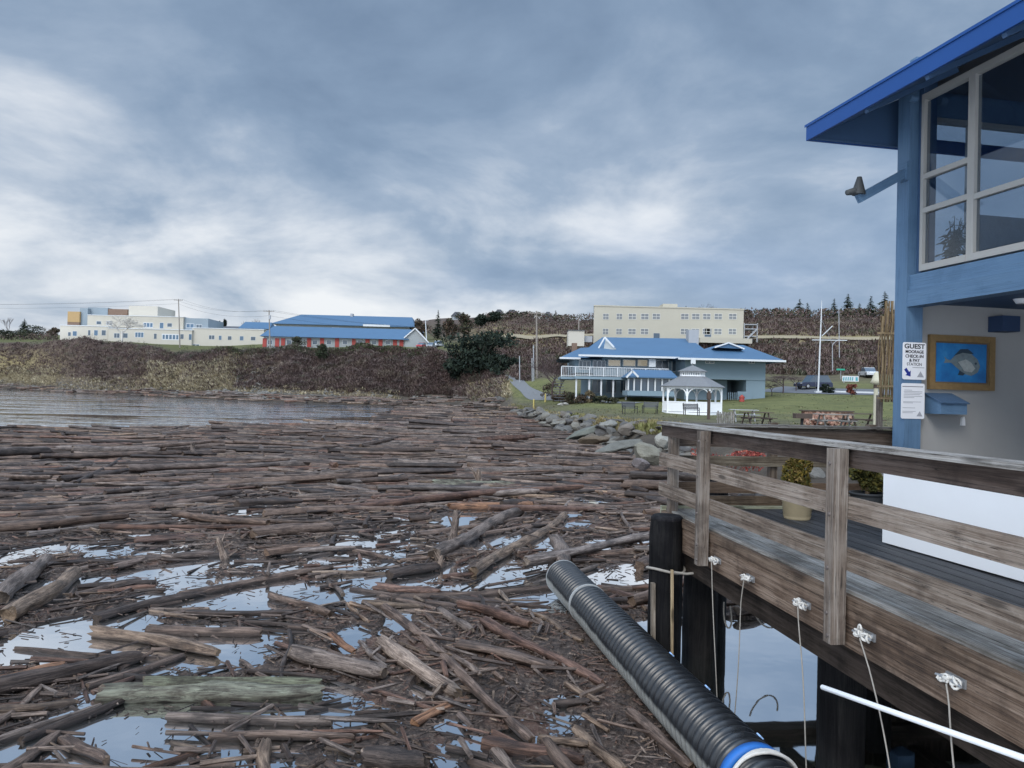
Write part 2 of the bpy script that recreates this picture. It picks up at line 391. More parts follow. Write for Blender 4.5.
drape('footpath', [onland(x, y).to_tuple() for x, y in ((508, 168), (512, 150), (522, 132), (538, 114), (556, 101), (575, 92), (600, 86), (640, 82))], (2.6, 1.8), MAT['path'], .06)
drape('hillside_road', [onland(x, y).to_tuple() for x, y in ((500, 236), (540, 212), (600, 190), (700, 181), (800, 180), (900, 180), (1100, 180))], (5, 5), MAT['tangrass'], .4)
drape('driveway', [onland(x, y).to_tuple() for x, y in ((770, 104), (800, 101), (835, 98.5), (880, 96), (960, 95))], (8.0, 8.5), MAT['asphalt'], .06)

# ------------------------------------------------------------------ water
m, t, b = newmat('harbour_water'); wb = b
pos = N(t, 'ShaderNodeNewGeometry').outputs['Position']
b.inputs['Base Color'].default_value = (.030, .036, .030, 1); b.inputs['Roughness'].default_value = .035; b.inputs['IOR'].default_value = 1.75
b.inputs['Specular IOR Level'].default_value = .5
sp = N(t, 'ShaderNodeSeparateXYZ'); L(t, pos, sp.inputs[0])
mp = N(t, 'ShaderNodeMapping'); mp.inputs['Scale'].default_value = (.55, 1.1, 1); L(t, pos, mp.inputs[0])
wv = M_(t, 'ADD', NOISE(t, mp.outputs[0], 1.1, 3, .5), M_(t, 'MULTIPLY', NOISE(t, mp.outputs[0], .22, 2, .5), 1.4))
mp2 = N(t, 'ShaderNodeMapping'); mp2.inputs['Scale'].default_value = (.035, .10, 1); L(t, pos, mp2.inputs[0])
gust = SS(t, NOISE(t, mp2.outputs[0], 1.0, 5, .65), .42, .60)      # cat's paws of wind between calmer lanes
wv = M_(t, 'MULTIPLY', wv, M_(t, 'ADD', .12, gust))
h = M_(t, 'ADD', M_(t, 'MULTIPLY', wv, SS(t, sp.outputs[1], 40, 56)), M_(t, 'MULTIPLY', NOISE(t, pos, 2.2, 2, .5), .012))
bump(t, b, h, 1.0, .13)
g_ = N(t, 'ShaderNodeBsdfGlossy'); g_.inputs['Roughness'].default_value = .03; g_.inputs['Color'].default_value = (.97, .98, 1, 1)
L(t, wb.inputs['Normal'].links[0].from_socket, g_.inputs['Normal'])
lw = N(t, 'ShaderNodeLayerWeight'); lw.inputs[0].default_value = .5; mx = N(t, 'ShaderNodeMixShader')
L(t, M_(t, 'ADD', .66, M_(t, 'MULTIPLY', lw.outputs['Facing'], .30), None, True), mx.inputs[0]); L(t, wb.outputs[0], mx.inputs[1]); L(t, g_.outputs[0], mx.inputs[2]); L(t, mx.outputs[0], t.nodes['Material Output'].inputs[0])
MAT['water'] = m
mb = MB(); mb.poly([(-4000, -60, 0), (4000, -60, 0), (4000, 4000, 0), (-4000, 4000, 0)], [(0, 1, 2, 3)])
tag(mb.build('water', m), kind='structure')

# ------------------------------------------------------------------ driftwood raft: bark and wood-chip mat
POOLS = [(225, 598, 80, 14), (75, 640, 80, 22), (130, 735, 72, 30), (215, 655, 40, 16), (20, 750, 40, 14), (45, 550, 34, 7), (110, 553, 24, 6), (150, 575, 40, 7),
         (225, 562, 40, 5), (285, 570, 22, 5), (330, 598, 40, 9), (350, 640, 16, 18), (395, 625, 14, 14), (575, 520, 14, 9), (455, 522, 22, 7), (600, 545, 18, 8), (645, 540, 10, 12), (520, 580, 20, 7),
         (430, 575, 30, 6), (300, 520, 22, 3), (215, 516, 14, 2), (395, 505, 22, 3), (490, 545, 30, 5), (640, 570, 20, 5), (545, 548, 12, 8), (60, 590, 26, 6), (265, 545, 26, 3), (420, 690, 10, 9),
         (470, 700, 12, 6), (500, 655, 9, 5), (450, 728, 14, 8), (365, 545, 28, 4), (530, 598, 14, 6), (30, 537, 18, 3), (180, 545, 22, 4), (330, 560, 18, 5), (90, 580, 16, 4), (235, 580, 22, 4), (365, 580, 18, 5), (410, 545, 12, 4), (620, 560, 14, 5), (505, 560, 16, 5), (560, 580, 12, 5), (585, 500, 16, 3), (520, 505, 14, 2), (160, 500, 14, 2), (340, 505, 16, 2), (250, 495, 12, 2)]
_r5 = random.Random(5)
POOLS += [(_r5.uniform(0, 650), y_, _r5.uniform(6, 20) * (y_ - 440) / 80, _r5.uniform(1.2, 3.2) * (y_ - 440) / 80) for y_ in [_r5.uniform(482, 590) for _k in range(95)]]
WP = []
for (px, py, rx, ry) in POOLS:
    c0 = gz(px, py); a_ = gz(px + rx, py); b_ = gz(px, py - ry); d_ = gz(px, py + ry)
    WP.append((c0.x, (b_.y + d_.y) / 2, abs(a_.x - c0.x) * .98, abs(b_.y - d_.y) / 2 * .98))
SHORE_U, SHORE_Y = TU, TY[:, 1]
FAR = [(-400, 432), (0, 428.5), (120, 429), (300, 427), (370, 425), (397, 421), (405, 413), (380, 407)]
FP = [gz(*p) for p in FAR]
FU = np.array([p.x / p.y for p in FP[:6]]); FY = np.array([p.y for p in FP[:6]])
def farlimit(u):
    """distance at which the raft ends along azimuth u: open water on the left, the shore on the right"""
    s_ = np.interp(u, SHORE_U, SHORE_Y) + 4
    e_ = np.interp(u, FU, FY)
    w_ = np.clip((u - FU[5]) / .02, 0, 1)
    return np.where(u < FU[5], e_, e_ * (1 - w_) + s_ * w_)
def pier_dark(x, y):     # clear water under and beside the pier
    line = 3.09 - .14 * y
    e1 = np.clip((x - (1.93 - .16 * (y - 4.6))) / .12, 0, 1)
    return e1 * (y < 10.6)
def matheight(x, y):
    x = np.asarray(x, float); y = np.asarray(y, float)
    g = fbm(x * .55, y * .55, 4)
    d = np.full(x.shape, 9.)
    wob = (fbm(x * 1.7 + 9, y * 1.7, 3) - .5) * .9
    for (cx, cy, rx, ry) in WP:
        d = np.minimum(d, np.hypot((x - cx) / rx, (y - cy) / ry) + wob)
    full = np.clip((x / y + .22) / .12, 0, 1) * (y < 10.5) + .75 * np.clip((y - 19) / 9, 0, 1)
    hgt = (g - .50 + .25 * np.clip(full, 0, 1)) * .22 + (fbm(x * 7, y * 7, 4) - .5) * .075 + (fbm(x * 26, y * 26, 2) - .5) * .022 * (y < 16)
    hgt = hgt + np.where(d < 1.25, -.34 * (1.25 - d), 0)
    edge = farlimit(x / y) - y
    hgt = hgt - .3 * np.clip(1 - edge / 3.0, 0, 1) - .45 * pier_dark(x, y)
    return np.clip(hgt, -.25, .12)
uu = np.linspace(-1.16, .34, 520); yy = 4.2 * (1.0077 ** np.arange(480))
U, Y = np.meshgrid(uu, yy, indexing='ij'); X = U * Y
Zm = matheight(X, Y)
fl = farlimit(U)
idx = np.arange(U.size).reshape(U.shape)
keep = (Y[:-1, :-1] < fl[:-1, :-1]) & (np.maximum.reduce([Zm[:-1, :-1], Zm[1:, :-1], Zm[1:, 1:], Zm[:-1, 1:]]) > -.02)
q = np.stack([idx[:-1, :-1], idx[1:, :-1], idx[1:, 1:], idx[:-1, 1:]], -1)[keep]
mb = MB(); mb.add(np.stack([X.ravel(), Y.ravel(), Zm.ravel()], 1), [tuple(r) for r in q.tolist()], 0, None, (1, 1, 1), False)
m, t, b = newmat('bark_and_wood_chips')
pos = N(t, 'ShaderNodeTexCoord').outputs['Object']
mp = N(t, 'ShaderNodeMapping'); mp.inputs['Scale'].default_value = (1, 1, .3); L(t, pos, mp.inputs[0])
n1 = NOISE(t, mp.outputs[0], 1.1, 4, .6); n2 = NOISE(t, mp.outputs[0], 14, 6, .75, .6)
vo = N(t, 'ShaderNodeTexVoronoi'); vo.inputs['Scale'].default_value = 38; L(t, mp.outputs[0], vo.inputs['Vector'])
c = RAMP(t, M_(t, 'ADD', M_(t, 'MULTIPLY', n2, .75), M_(t, 'MULTIPLY', n1, .25)), [(.36, (.010, .0075, .006)), (.5, (.050, .034, .026)), (.66, (.17, .125, .095))])
c = MIXC(t, SS(t, n1, .5, .64), c, MIXC(t, .55, c, (.085, .040, .026)))
c = MIXC(t, M_(t, 'MULTIPLY', SS(t, vo.outputs['Color'], .86, .95), .8), c, (.20, .165, .13))
L(t, c, b.inputs['Base Color']); b.inputs['Roughness'].default_value = .7; b.inputs['Specular IOR Level'].default_value = .35
bump(t, b, M_(t, 'ADD', n2, M_(t, 'MULTIPLY', vo.outputs['Distance'], .5)), .9, .03)
tag(mb.build('wood_debris_mat', m), kind='stuff')

# ------------------------------------------------------------------ driftwood logs
def log_into(mb, p0, p1, r0, r1, n=10, seg=None, bend=.03, rough=.14, tint=(1, 1, 1), sq=1.0, split=False, mi=0, ci=1, soft=False):
    p0 = np.array(p0, float); p1 = np.array(p1, float); ln = np.linalg.norm(p1 - p0)
    if seg is None: seg = int(min(26, max(5, ln / .16)))
    s_ = np.linspace(0, 1, seg + 1)
    P = p0 + (p1 - p0) * s_[:, None]
    d = (p1 - p0) / (ln + 1e-9); side = np.cross(d, [0, 0, 1.]); side /= np.linalg.norm(side) + 1e-9
    ph = NR.random() * 6.3
    P += side * (np.sin(s_ * 3.14 * (1 + NR.random() * 1.2) + ph) * bend * ln * .5)[:, None]
    P[:, 2] += np.sin(s_ * 5 + ph * 2) * bend * ln * .10
    r = r0 + (r1 - r0) * s_
    r = r * (1 + .10 * np.sin(s_ * 9 + ph))
    r[0] *= .80 if soft else .93; r[-1] *= .72
    th = np.arange(n) * 2 * math.pi / n
    base = 1 + rough * (vn(np.cos(th) * 1.7 + ph * 9, np.sin(th) * 1.7 + ph * 3)[None, :] - .5) * 2
    rn = base * (1 + rough * .8 * (vn(s_[:, None] * ln * 2.2 + ph * 5 + 0 * th, th[None, :] * 1.3 + ph) - .5) * 2)
    if split:   # a riven half: flat on one side
        fa = NR.random() * 1.2 + .9
        rn = rn * np.minimum(1.0, .38 / np.maximum(np.cos(th - fa), .3))[None, :]
    if n > 9:      # furrows of bark and checks run the length of the log
        rn = rn * (1 - .16 * np.clip(vn(th[None, :] * 3.1 + ph * 3, s_[:, None] * ln * .8 + ph) - .45, 0, 1) * 2) * (1 + .10 * (NR.random((1, n)) - .5)) * (1 + .06 * (NR.random((seg + 1, n)) - .5))
    mb.tube(P, r, n, mi, tint, True, n > 7, ci, sq, rn, .55 if soft else 1.1)
TINTS = {'dark': (.48, .44, .43), 'brown': (1.05, .93, .86), 'grey': (1.25, 1.23, 1.22), 'reddish': (1.08, .80, .70), 'tan': (1.5, 1.34, 1.13), 'pale': (1.9, 1.82, 1.7), 'orange': (1.7, 1.12, .75)}
SETTLED = []
_hk = math.log(1.0077)
def z_on(p, r):
    i = int(min(519, max(0, (p.x / p.y + 1.16) / 1.5 * 519))); j = int(min(479, max(0, math.log(max(p.y, 4.2) / 4.2) / _hk)))
    hh = float(Zm[i, j])
    return max(hh, -.02) + r * .45
def log_px(x0, y0, x1, y1, thick):
    a = gz(x0, y0, .08); b_ = gz(x1, y1, .08)
    dep = (a.y + b_.y) / 2; r = thick / 2 * dep / FPX
    return a, b_, r
LOGG = 'driftwood logs floating in the raft'
HERO = [  # pixel ends, thickness, tint, options, label
    (108, 694, 318, 690, 25, 'moss', dict(split=1), 'big split log covered in pale green moss, lower left of the raft'),
    (100, 629, 217, 649, 15, 'tan', {}, 'smooth tan brown log half afloat in the open pool above the mossy log'),
    (16, 643, 165, 653, 7, 'brown', dict(low=1), 'thin waterlogged pole awash in the left open pool'),
    (-8, 690, 138, 655, 17, 'dark', {}, 'dark brown log pointing in from the left edge beside the mossy log'),
    (-6, 681, 62, 663, 11, 'orange', dict(split=1), 'split log with a bright tan torn face at the left edge'),
    (91, 680, 183, 651, 9, 'brown', {}, 'straight slim brown log touching the top end of the mossy log'),
    (-8, 737, 98, 700, 11, 'grey', {}, 'long grey pole from the left edge to the foot of the mossy log'),
    (25, 733, 140, 688, 10, 'dark', {}, 'dark wet pole running under the left end of the mossy log'),
    (-6, 709, 75, 697, 10, 'tan', dict(bend=.12), 'bowed light brown branch near the left edge'),
    (145, 762, 212, 738, 7, 'orange', {}, 'red barkless stick in the bottom left pool'),
    (2, 768, 56, 729, 17, 'brown', dict(split=1), 'shaggy split slab of bark at the bottom left corner'),
    (64, 734, 105, 753, 13, 'brown', {}, 'short bark covered chunk afloat in the bottom left pool'),
    (14, 616, 78, 573, 18, 'tan', {}, 'thick pale log end slanting up from the left open pool'),
    (2, 598, 44, 562, 17, 'grey', {}, 'thick grey log near the left edge with small water gaps round it'),
    (98, 614, 205, 588, 10, 'dark', {}, 'dark slim log bordering the large open pool on its lower left'),
    (180, 592, 330, 566, 9, 'brown', {}, 'long slim brown log bordering the large open pool on top'),
    (188, 611, 290, 612, 10, 'dark', dict(split=1), 'dark squared timber at the lower lip of the large open pool'),
    (150, 627, 260, 629, 11, 'brown', {}, 'flat brown log under the large open pool with bark scraps on it'),
    (215, 729, 352, 732, 15, 'brown', dict(split=1), 'broad brown slab log lying below the mossy log'),
    (170, 712, 330, 716, 12, 'grey', {}, 'grey brown log lying just below the mossy log'),
    (328, 741, 431, 751, 9, 'tan', dict(split=1, sq=.6), 'flat tan plank at bottom with one rounded end'),
    (265, 741, 265, 775, 15, 'tan', {}, 'short upright looking tan stub at the bottom edge'),
    (372, 762, 420, 766, 26, 'dark', {}, 'rounded dark grey block at the bottom edge'),
    (370, 715, 462, 728, 6, 'dark', {}, 'thin dark pole lying level in front of the pale thick log'),
    (416, 719, 466, 692, 11, 'orange', dict(split=1), 'short orange brown split log leaning across the long pole end'),
    (381, 648, 457, 691, 17, 'pale', {}, 'thick pale tan log with bark stripped off, centre foreground'),
    (382, 614, 537, 735, 12, 'brown', {}, 'very long straight brown pole slanting down beside the pale thick log'),
    (275, 593, 330, 613, 13, 'brown', dict(split=1), 'brown bark slab at the right tip of the large open pool'),
    (298, 655, 380, 676, 18, 'grey', {}, 'broad grey flat log right above the end of the mossy log'),
    (370, 684, 432, 705, 7, 'reddish', dict(split=1), 'thin dark red board below the broad grey log'),
    (330, 634, 353, 651, 8, 'orange', dict(split=1), 'small splintered orange brown piece above the broad grey log'),
    (463, 652, 552, 668, 15, 'brown', dict(split=1), 'squat block of wood with a flat weathered top, centre foreground'),
    (440, 611, 470, 636, 8, 'grey', {}, 'short grey board above the squat block'),
    (462, 607, 530, 630, 12, 'reddish', {}, 'short reddish log left of the far end of the pipe'),
    (486, 628, 600, 683, 11, 'reddish', {}, 'long reddish brown log running down towards the pipe'),
    (567, 682, 598, 699, 6, 'tan', {}, 'small bent tan stick close to the pipe'),
    (577, 727, 622, 768, 11, 'tan', {}, 'tan brown pole cut off by the bottom edge, left of the pipe'),
    (543, 731, 588, 743, 9, 'tan', {}, 'short tan log at the tip of the tan brown pole'),
    (556, 698, 588, 699, 8, 'dark', {}, 'small dark boat shaped bark piece close to the pipe'),
    (518, 609, 586, 641, 8, 'tan', dict(split=1, bend=.1), 'crooked yellow brown split branch beside the pipe'),
    (630, 717, 692, 768, 13, 'brown', {}, 'thick brown log hugging the pipe on its left side'),
    (436, 486, 512, 486, 11, 'moss', dict(split=1), 'green algae covered log far out with a splintered root on it'),
    (452, 507, 531, 506, 9, 'orange', {}, 'orange brown straight log below the green algae covered log'),
    (255, 536, 330, 529, 14, 'brown', {}, 'fat rounded brown log end beside the middle water gaps'),
    (60, 481, 238, 464, 8, 'dark', {}, 'very long dark log out on the left half of the raft'),
    (24, 519, 215, 500, 10, 'brown', {}, 'very long brown log with an orange butt at its left end'),
    (480, 572, 562, 514, 10, 'tan', {}, 'long light log slanting up towards the triangular water gap'),
    (430, 556, 525, 512, 13, 'grey', {}, 'thick grey hollow ended log beside the long slanting light log'),
    (391, 573, 436, 565, 12, 'dark', {}, 'short black wet log with rounded ends'),
    (557, 548, 566, 566, 18, 'grey', {}, 'short grey stump end right behind the pipe mouth'),
    (640, 566, 668, 552, 12, 'brown', {}, 'brown log reaching to the dark piling from behind the pipe'),
]
LM = [MAT['log'], MAT['logend']]
nind = 0
for (x0, y0, x1, y1, th_, tc_, op, lab) in HERO:
    a, b_, r = log_px(x0, y0, x1, y1, th_)
    low_ = op.pop('low', 0)
    a.z = (r * .1 if low_ else z_on(a, r) + r * .4); b_.z = (r * .1 if low_ else z_on(b_, r) + r * .4)
    mb = MB(); ln = (b_ - a).length
    sp_ = bool(op.pop('split', 0))
    mats = [MAT['moss'], MAT['logend']] if tc_ == 'moss' else LM
    log_into(mb, a, b_, r, r * .82, 18, int(min(44, max(8, (b_ - a).length / .08))), op.get('bend', .035), .16, TINTS.get(tc_, (1, 1, 1)), op.get('sq', 1.0), sp_)
    if tc_ == 'moss' and r > .12:      # second riven half lying along the first
        log_into(mb, a + Vector((ln * .16, r * 1.1, .06)), b_ + Vector((-ln * .02, r * 1.2, .02)), r * .55, r * .5, 12, None, .03, .2, (.9, .95, .85), 1, True)
    tag(mb.build('driftwood_log', mats), lab, 'log', LOGG); nind += 1
    SETTLED.append((a, b_, r))
# upright stubs and snags
for (x0, y0, x1, y1, th_, tc_, lab) in (
        (453, 548, 456, 511, 11, 'grey', 'grey weathered stump standing upright in the middle of the raft'),
        (480, 487, 478, 470, 8, 'pale', 'splintered pale root standing on the green algae covered log'),
        (195, 461, 192, 443, 6, 'grey', 'small pointed grey snag standing up on the far left raft'),
        (302, 497, 298, 489, 2, 'pale', 'thin pale stick poking up on the far raft'),
        (226, 560, 218, 538, 10, 'pale', 'shredded pale root mass beside the middle water gaps'),
        (440, 569, 442, 556, 7, 'pale', 'small pale stub standing beside the short black log')):
    a = gz(x0, y0, 0.0); r = th_ / 2 * a.y / FPX; tp = at(x1, y1, a.y - .05)
    mb = MB(); log_into(mb, a, tp, r, r * .45, 9, 8, .05, .3, TINTS[tc_])
    for k in range(4):
        q = a.lerp(tp, .1 + .2 * k); mb.tube([q, q + Vector((RN.uniform(-1, 1), RN.uniform(-.4, .4), RN.uniform(.6, 1.6))) * r * 2.4], [r * .35, r * .06], 5, 0, TINTS[tc_])
    tag(mb.build('driftwood_stump', LM), lab, 'stump'); nind += 1

ANG = [(0, 690, 64), (100, 620, 45), (50, 580, 60), (150, 480, 34), (300, 450, 26), (300, 520, 28), (400, 500, 16), (500, 470, 2), (600, 470, -4), (620, 530, 8), (540, 525, 68), (400, 560, 48),
       (450, 640, -58), (560, 690, -68), (310, 655, -30), (240, 700, 2), (350, 740, -8), (200, 620, 6), (640, 590, 25), (600, 500, -30), (440, 440, 10), (560, 450, 0), (250, 590, 20), (480, 740, -40)]
AW = np.array([tuple(gz(x, y))[:2] for x, y, a in ANG]); AA = np.radians([a for *_, a in ANG])
def dirang(x, y):
    w_ = 1 / (((np.array([x, y]) - AW) / (2 + .12 * y)) ** 2).sum(1).clip(1e-3) ** 1.5
    return math.atan2((w_ * np.sin(2 * AA)).sum(), (w_ * np.cos(2 * AA)).sum()) / 2
def inpool(x, y):
    return any(((x - cx) / rx) ** 2 + ((y - cy) / ry) ** 2 < .9 for cx, cy, rx, ry in WP)
CAND = []
def seg_d(x, y, h_):
    a, b_, r = h_; px, py = b_.x - a.x, b_.y - a.y; t_ = min(1, max(0, ((x - a.x) * px + (y - a.y) * py) / (px * px + py * py + 1e-9)))
    return math.hypot(x - a.x - t_ * px, y - a.y - t_ * py) - r
def sample(n, y0, y1, lmean, lsig, rmean, zl, lmax=7.5):
    k = 0
    while k < n:
        y = math.sqrt(RN.uniform(y0 * y0, y1 * y1)); u = RN.uniform(-1.08, .33); x = u * y
        if y > farlimit(np.array([u]))[0] - .5 or pier_dark(x, y) > .01: continue
        ln = min(lmax, lmean * math.exp(RN.gauss(0, lsig))); a = dirang(x, y) + RN.gauss(0, (.30 if y < 30 else .18) if RN.random() < .8 else .9)
        r = rmean * math.exp(RN.gauss(0, .36)) * min(1.25, .62 + ln * .16)
        dx, dy = math.cos(a) * ln / 2, math.sin(a) * ln / 2
        if any(inpool(x + dx * s_, y + dy * s_) for s_ in (-1, -.75, -.5, -.25, 0, .25, .5, .75, 1)) and RN.random() < .985: continue
        if y < 12.5 and any(seg_d(x + dx * s_, y + dy * s_, h_) < r + .02 for h_ in SETTLED for s_ in (-1, -.5, 0, .5, 1)): continue
        if max(pier_dark(x + dx, y + dy), pier_dark(x - dx, y - dy)) > .01: continue
        # the pipe keeps its place clear
        if any(abs((x + dx * s_) - (.84 - .161 * (y + dy * s_ - 11.5))) < .30 + r and y + dy * s_ < 11.9 for s_ in (-1, -.5, 0, .5, 1)): continue
        k += 1
        c_ = Vector((x, y, 0)); z = z_on(c_, r) + RN.uniform(-.25, .5) * r + (RN.random() < .25) * r * zl
        tilt = RN.gauss(0, .015) * ln
        tn_ = RN.choices(['dark', 'brown', 'grey', 'reddish', 'tan', 'pale'], [.28, .38, .22, .07, .04, .01])[0]
        CAND.append((Vector((x - dx, y - dy, z - tilt)), Vector((x + dx, y + dy, z + tilt)), r, tn_, a, ln))
sample(335, 5.0, 14, 1.15, .45, .050, .6, 2.0)
sample(1070, 10, 26, 1.7, .6, .052, 1.0, 5)
sample(4550, 21, 62, 2.6, .55, .056, 1.2)
sample(640, 55, 150, 3.4, .5, .10, .8)
def apparent(cnd):
    p, q_ = pix(cnd[0]), pix(cnd[1]); d = (cnd[0].y + cnd[1].y) / 2
    mx, my = (p[0] + q_[0]) / 2, (p[1] + q_[1]) / 2
    if not (-30 < mx < 1024 and 380 < my < 790): return 0
    return math.hypot(p[0] - q_[0], p[1] - q_[1]) * cnd[2] / d
CAND.sort(key=lambda q_: -apparent(q_))
NSEP = 296 - nind
def tinted(tn_):
    b_ = TINTS[tn_]; f = RN.uniform(.72, 1.25); g_ = RN.uniform(.94, 1.06); return (b_[0] * f * g_, b_[1] * f, b_[2] * f / g_)
SPOTS = [(60, 640, 'by the left open pool'), (225, 598, 'beside the large open pool'), (130, 735, 'near the bottom left pool'), (215, 692, 'close to the mossy log'), (420, 670, 'around the pale thick log'),
         (505, 660, 'near the squat block'), (560, 740, 'in the bark mat at the bottom'), (590, 650, 'against the left side of the pipe'), (455, 530, 'around the upright grey stump'), (560, 555, 'behind the pipe mouth'),
         (620, 520, 'between pipe and pier corner'), (640, 470, 'towards the shore boulders'), (475, 486, 'near the algae covered log'), (350, 540, 'near the fat rounded log'), (150, 540, 'among the small left water gaps'),
         (60, 520, 'at the midfield left edge'), (330, 610, 'right of the large open pool'), (300, 740, 'below the mossy log'), (400, 590, 'near the short black log'), (290, 490, 'in the middle of the raft'), (120, 470, 'on the far left of the raft'), (560, 460, 'on the far right raft'), (400, 440, 'at the far edge of the raft')]
rest = MB(); used = {}
for i, (a, b_, r, tn_, an, ln) in enumerate(CAND):
    if i < NSEP:
        mb = MB(); sp_ = RN.random() < .3
        log_into(mb, a, b_, r, r * RN.uniform(.6, .95), 14, int(min(36, max(6, ln / .1))), .04, .17, tinted(tn_), 1.0, sp_)
        o = mb.build('driftwood_log', LM)
        m_ = pix((a + b_) / 2); p, q_ = pix(a), pix(b_)
        sl_ = (q_[1] - p[1]) / ((q_[0] - p[0]) + 1e-6)
        ori = 'lying level' if abs(sl_) < .12 else ('pointing at the viewer' if abs(sl_) > 1.6 else ('slanting up rightward' if sl_ < 0 else 'slanting down rightward'))
        sz = ('long' if ln > 2.6 else 'short' if ln < 1.3 else '') + (' thin' if r < .05 else ' thick' if r > .1 else '')
        spot = min(SPOTS, key=lambda s_: (s_[0] - m_[0]) ** 2 + ((s_[1] - m_[1]) * 1.6) ** 2)[2]
        lab = ' '.join((sz + ' ' + {'dark': 'dark', 'brown': 'brown', 'grey': 'grey', 'reddish': 'reddish', 'tan': 'light tan', 'pale': 'pale'}[tn_] + (' split' if sp_ else '') + ' log ' + ori + ' ' + spot).split())
        tag(o, lab, 'log', LOGG)
    else:
        far_ = a.y > 24
        log_into(rest, a, b_, r, r * RN.uniform(.6, .95), 6 if far_ else 8, 4 if far_ else 7, .04, .16, tinted(tn_))
# drift logs thrown up on the beach under the bluff
k = 0
while k < 520:
    px = RN.uniform(-20, 520); u = at(px, 394, 1).x; ky, kz, _ = column(u)
    Y = RN.uniform(ky[1] + .5, ky[1] + (ky[2] - ky[1]) * (.8 if px < 400 else 1.0)); X = u * Y; z = ground(X, Y)
    ln = RN.uniform(1.2, 6); a = RN.gauss(.2, .5); r = RN.uniform(.12, .3)
    d = Vector((math.cos(a), math.sin(a), 0)) * ln / 2; c_ = Vector((X, Y, z + r * .7)); k += 1
    log_into(rest, c_ - d, c_ + d, r, r * .8, 6, 3, .03, .15, tinted(RN.choice(['dark', 'brown', 'grey', 'grey', 'reddish', 'tan'])))
tag(rest.build('distant_driftwood', LM), kind='stuff')

# twigs, splinters and bark flakes over the mat
tw = MB()
VV, FF, TT, n0 = [], [], [], 0
NT = 34000
ty_ = np.where(NR.random(NT) < .75, np.sqrt(NR.uniform(5.0 ** 2, 17 ** 2, NT)), NR.uniform(12, 26, NT)); tu_ = NR.uniform(-.78, .3, NT); tx_ = tu_ * ty_
th_ = matheight(tx_, ty_); ok_ = ((th_ > -.012) | (NR.random(NT) < .10)) & (pier_dark(tx_, ty_) < .01)
for x, y, hh in zip(tx_[ok_][:15000], ty_[ok_][:15000], th_[ok_][:15000]):
    ln = RN.uniform(.03, .11) * (3.2 if RN.random() < .12 else 1.0) * (1 + y * .03); wd = RN.uniform(.004, .016) * (1 + y * .04); a = RN.uniform(0, 6.28)
    d = Vector((math.cos(a), math.sin(a), RN.uniform(-.25, .25))) * ln / 2; s_ = Vector((-math.sin(a), math.cos(a), RN.uniform(-.3, .3))) * wd / 2; up = Vector((0, 0, wd * .6)); c_ = Vector((x, y, max(hh, 0) + wd * .5 + RN.uniform(0, .03)))
    VV += [c_ - d - s_, c_ - d + s_, c_ + d + s_, c_ + d - s_, c_ - d * .9 + up, c_ + d * .9 + up]
    FF += [(n0, n0 + 3, n0 + 5, n0 + 4), (n0 + 1, n0 + 4, n0 + 5, n0 + 2), (n0, n0 + 4, n0 + 1), (n0 + 3, n0 + 2, n0 + 5)]; n0 += 6
    b_ = TINTS[RN.choices(['dark', 'brown', 'reddish', 'tan', 'pale', 'grey'], [.25, .3, .18, .1, .04, .13])[0]]; TT += [b_] * 6
tw.add([tuple(v) for v in VV], FF, 0, None, np.array(TT)); tag(tw.build('bark_litter', MAT['log']), kind='stuff')
sm = MB()
for k in range(5600):
    y = RN.uniform(6, 40) if RN.random() < .45 else RN.uniform(14, 40); u = RN.uniform(-.78, .3); x = u * y
    if pier_dark(x, y) > .01 or inpool(x, y): continue
    ln = RN.uniform(.15, .6) * (1 + y * .02); a = dirang(x, y) + RN.gauss(0, .7); r = RN.uniform(.010, .030) * (1 + y * .02); d = Vector((math.cos(a), math.sin(a), RN.gauss(0, .05))) * ln / 2; c_ = Vector((x, y, 0)); c_.z = z_on(c_, r) + RN.uniform(0, .07)
    if (abs(x - (.84 - .161 * (y - 11.5))) < .5 and y < 12): continue
    sm.tube([c_ - d, c_ + d], [r, r * .7], 5, 0, tinted(RN.choices(['dark', 'brown', 'grey', 'reddish', 'tan', 'pale'], [.2, .3, .25, .1, .1, .05])[0]), True, False)
tag(sm.build('small_sticks', MAT['log']), kind='stuff')
# ------------------------------------------------------------------ pier
DK = EYE - 1.305                                      # deck level
HD = Vector((-.14, 1, 0)).normalized(); NRM = Vector((1, .14, 0)).normalized()   # along the pier / to its right
def RL(Y, off=0.0, z=0.0):                           # point beside the railing line
    return Vector((3.09 - .14 * Y, Y, z)) + NRM * off
GT = lambda lo=.85, hi=1.15: (lambda f, g: (f * g, f, f / g))(RN.uniform(lo, hi), RN.uniform(.97, 1.04))
YE = 9.12
pier = empty('pier', RL(5, 2, 0), 'weathered timber pier deck on black pilings in front of the blue building', 'pier')
mb = MB()
off = .05; k = 0
while off < 7.4:
    wd = .185 if k == 0 else .142
    y0 = 1.0
    mb.beam(RL(y0, off + wd / 2, DK - .02 + RN.uniform(-.002, .002)), RL(YE, off + wd / 2, DK - .02), wd, .04, 1 if k < 2 else 0, GT(.8, 1.2)); off += wd + .012; k += 1
mb.build('deck', [MAT['deck'], MAT['railgrey']], pier)
mb = MB(); mb.beam(RL(1, .02, DK - .065), RL(YE + .02, .02, DK - .065), .05, .085, 0, (.9, .86, .8)); mb.build('edge_board', MAT['stringer'], pier)
mb = MB(); mb.beam(RL(1, .035, DK - .245), RL(YE + .02, .035, DK - .245), .06, .262, 0, (1.1, 1.05, 1)); mb.build('stringer', MAT['stringer'], pier)
mb = MB(); mb.beam(RL(1, .16, DK - .50), RL(YE - .1, .16, DK - .50), .14, .235, 0)
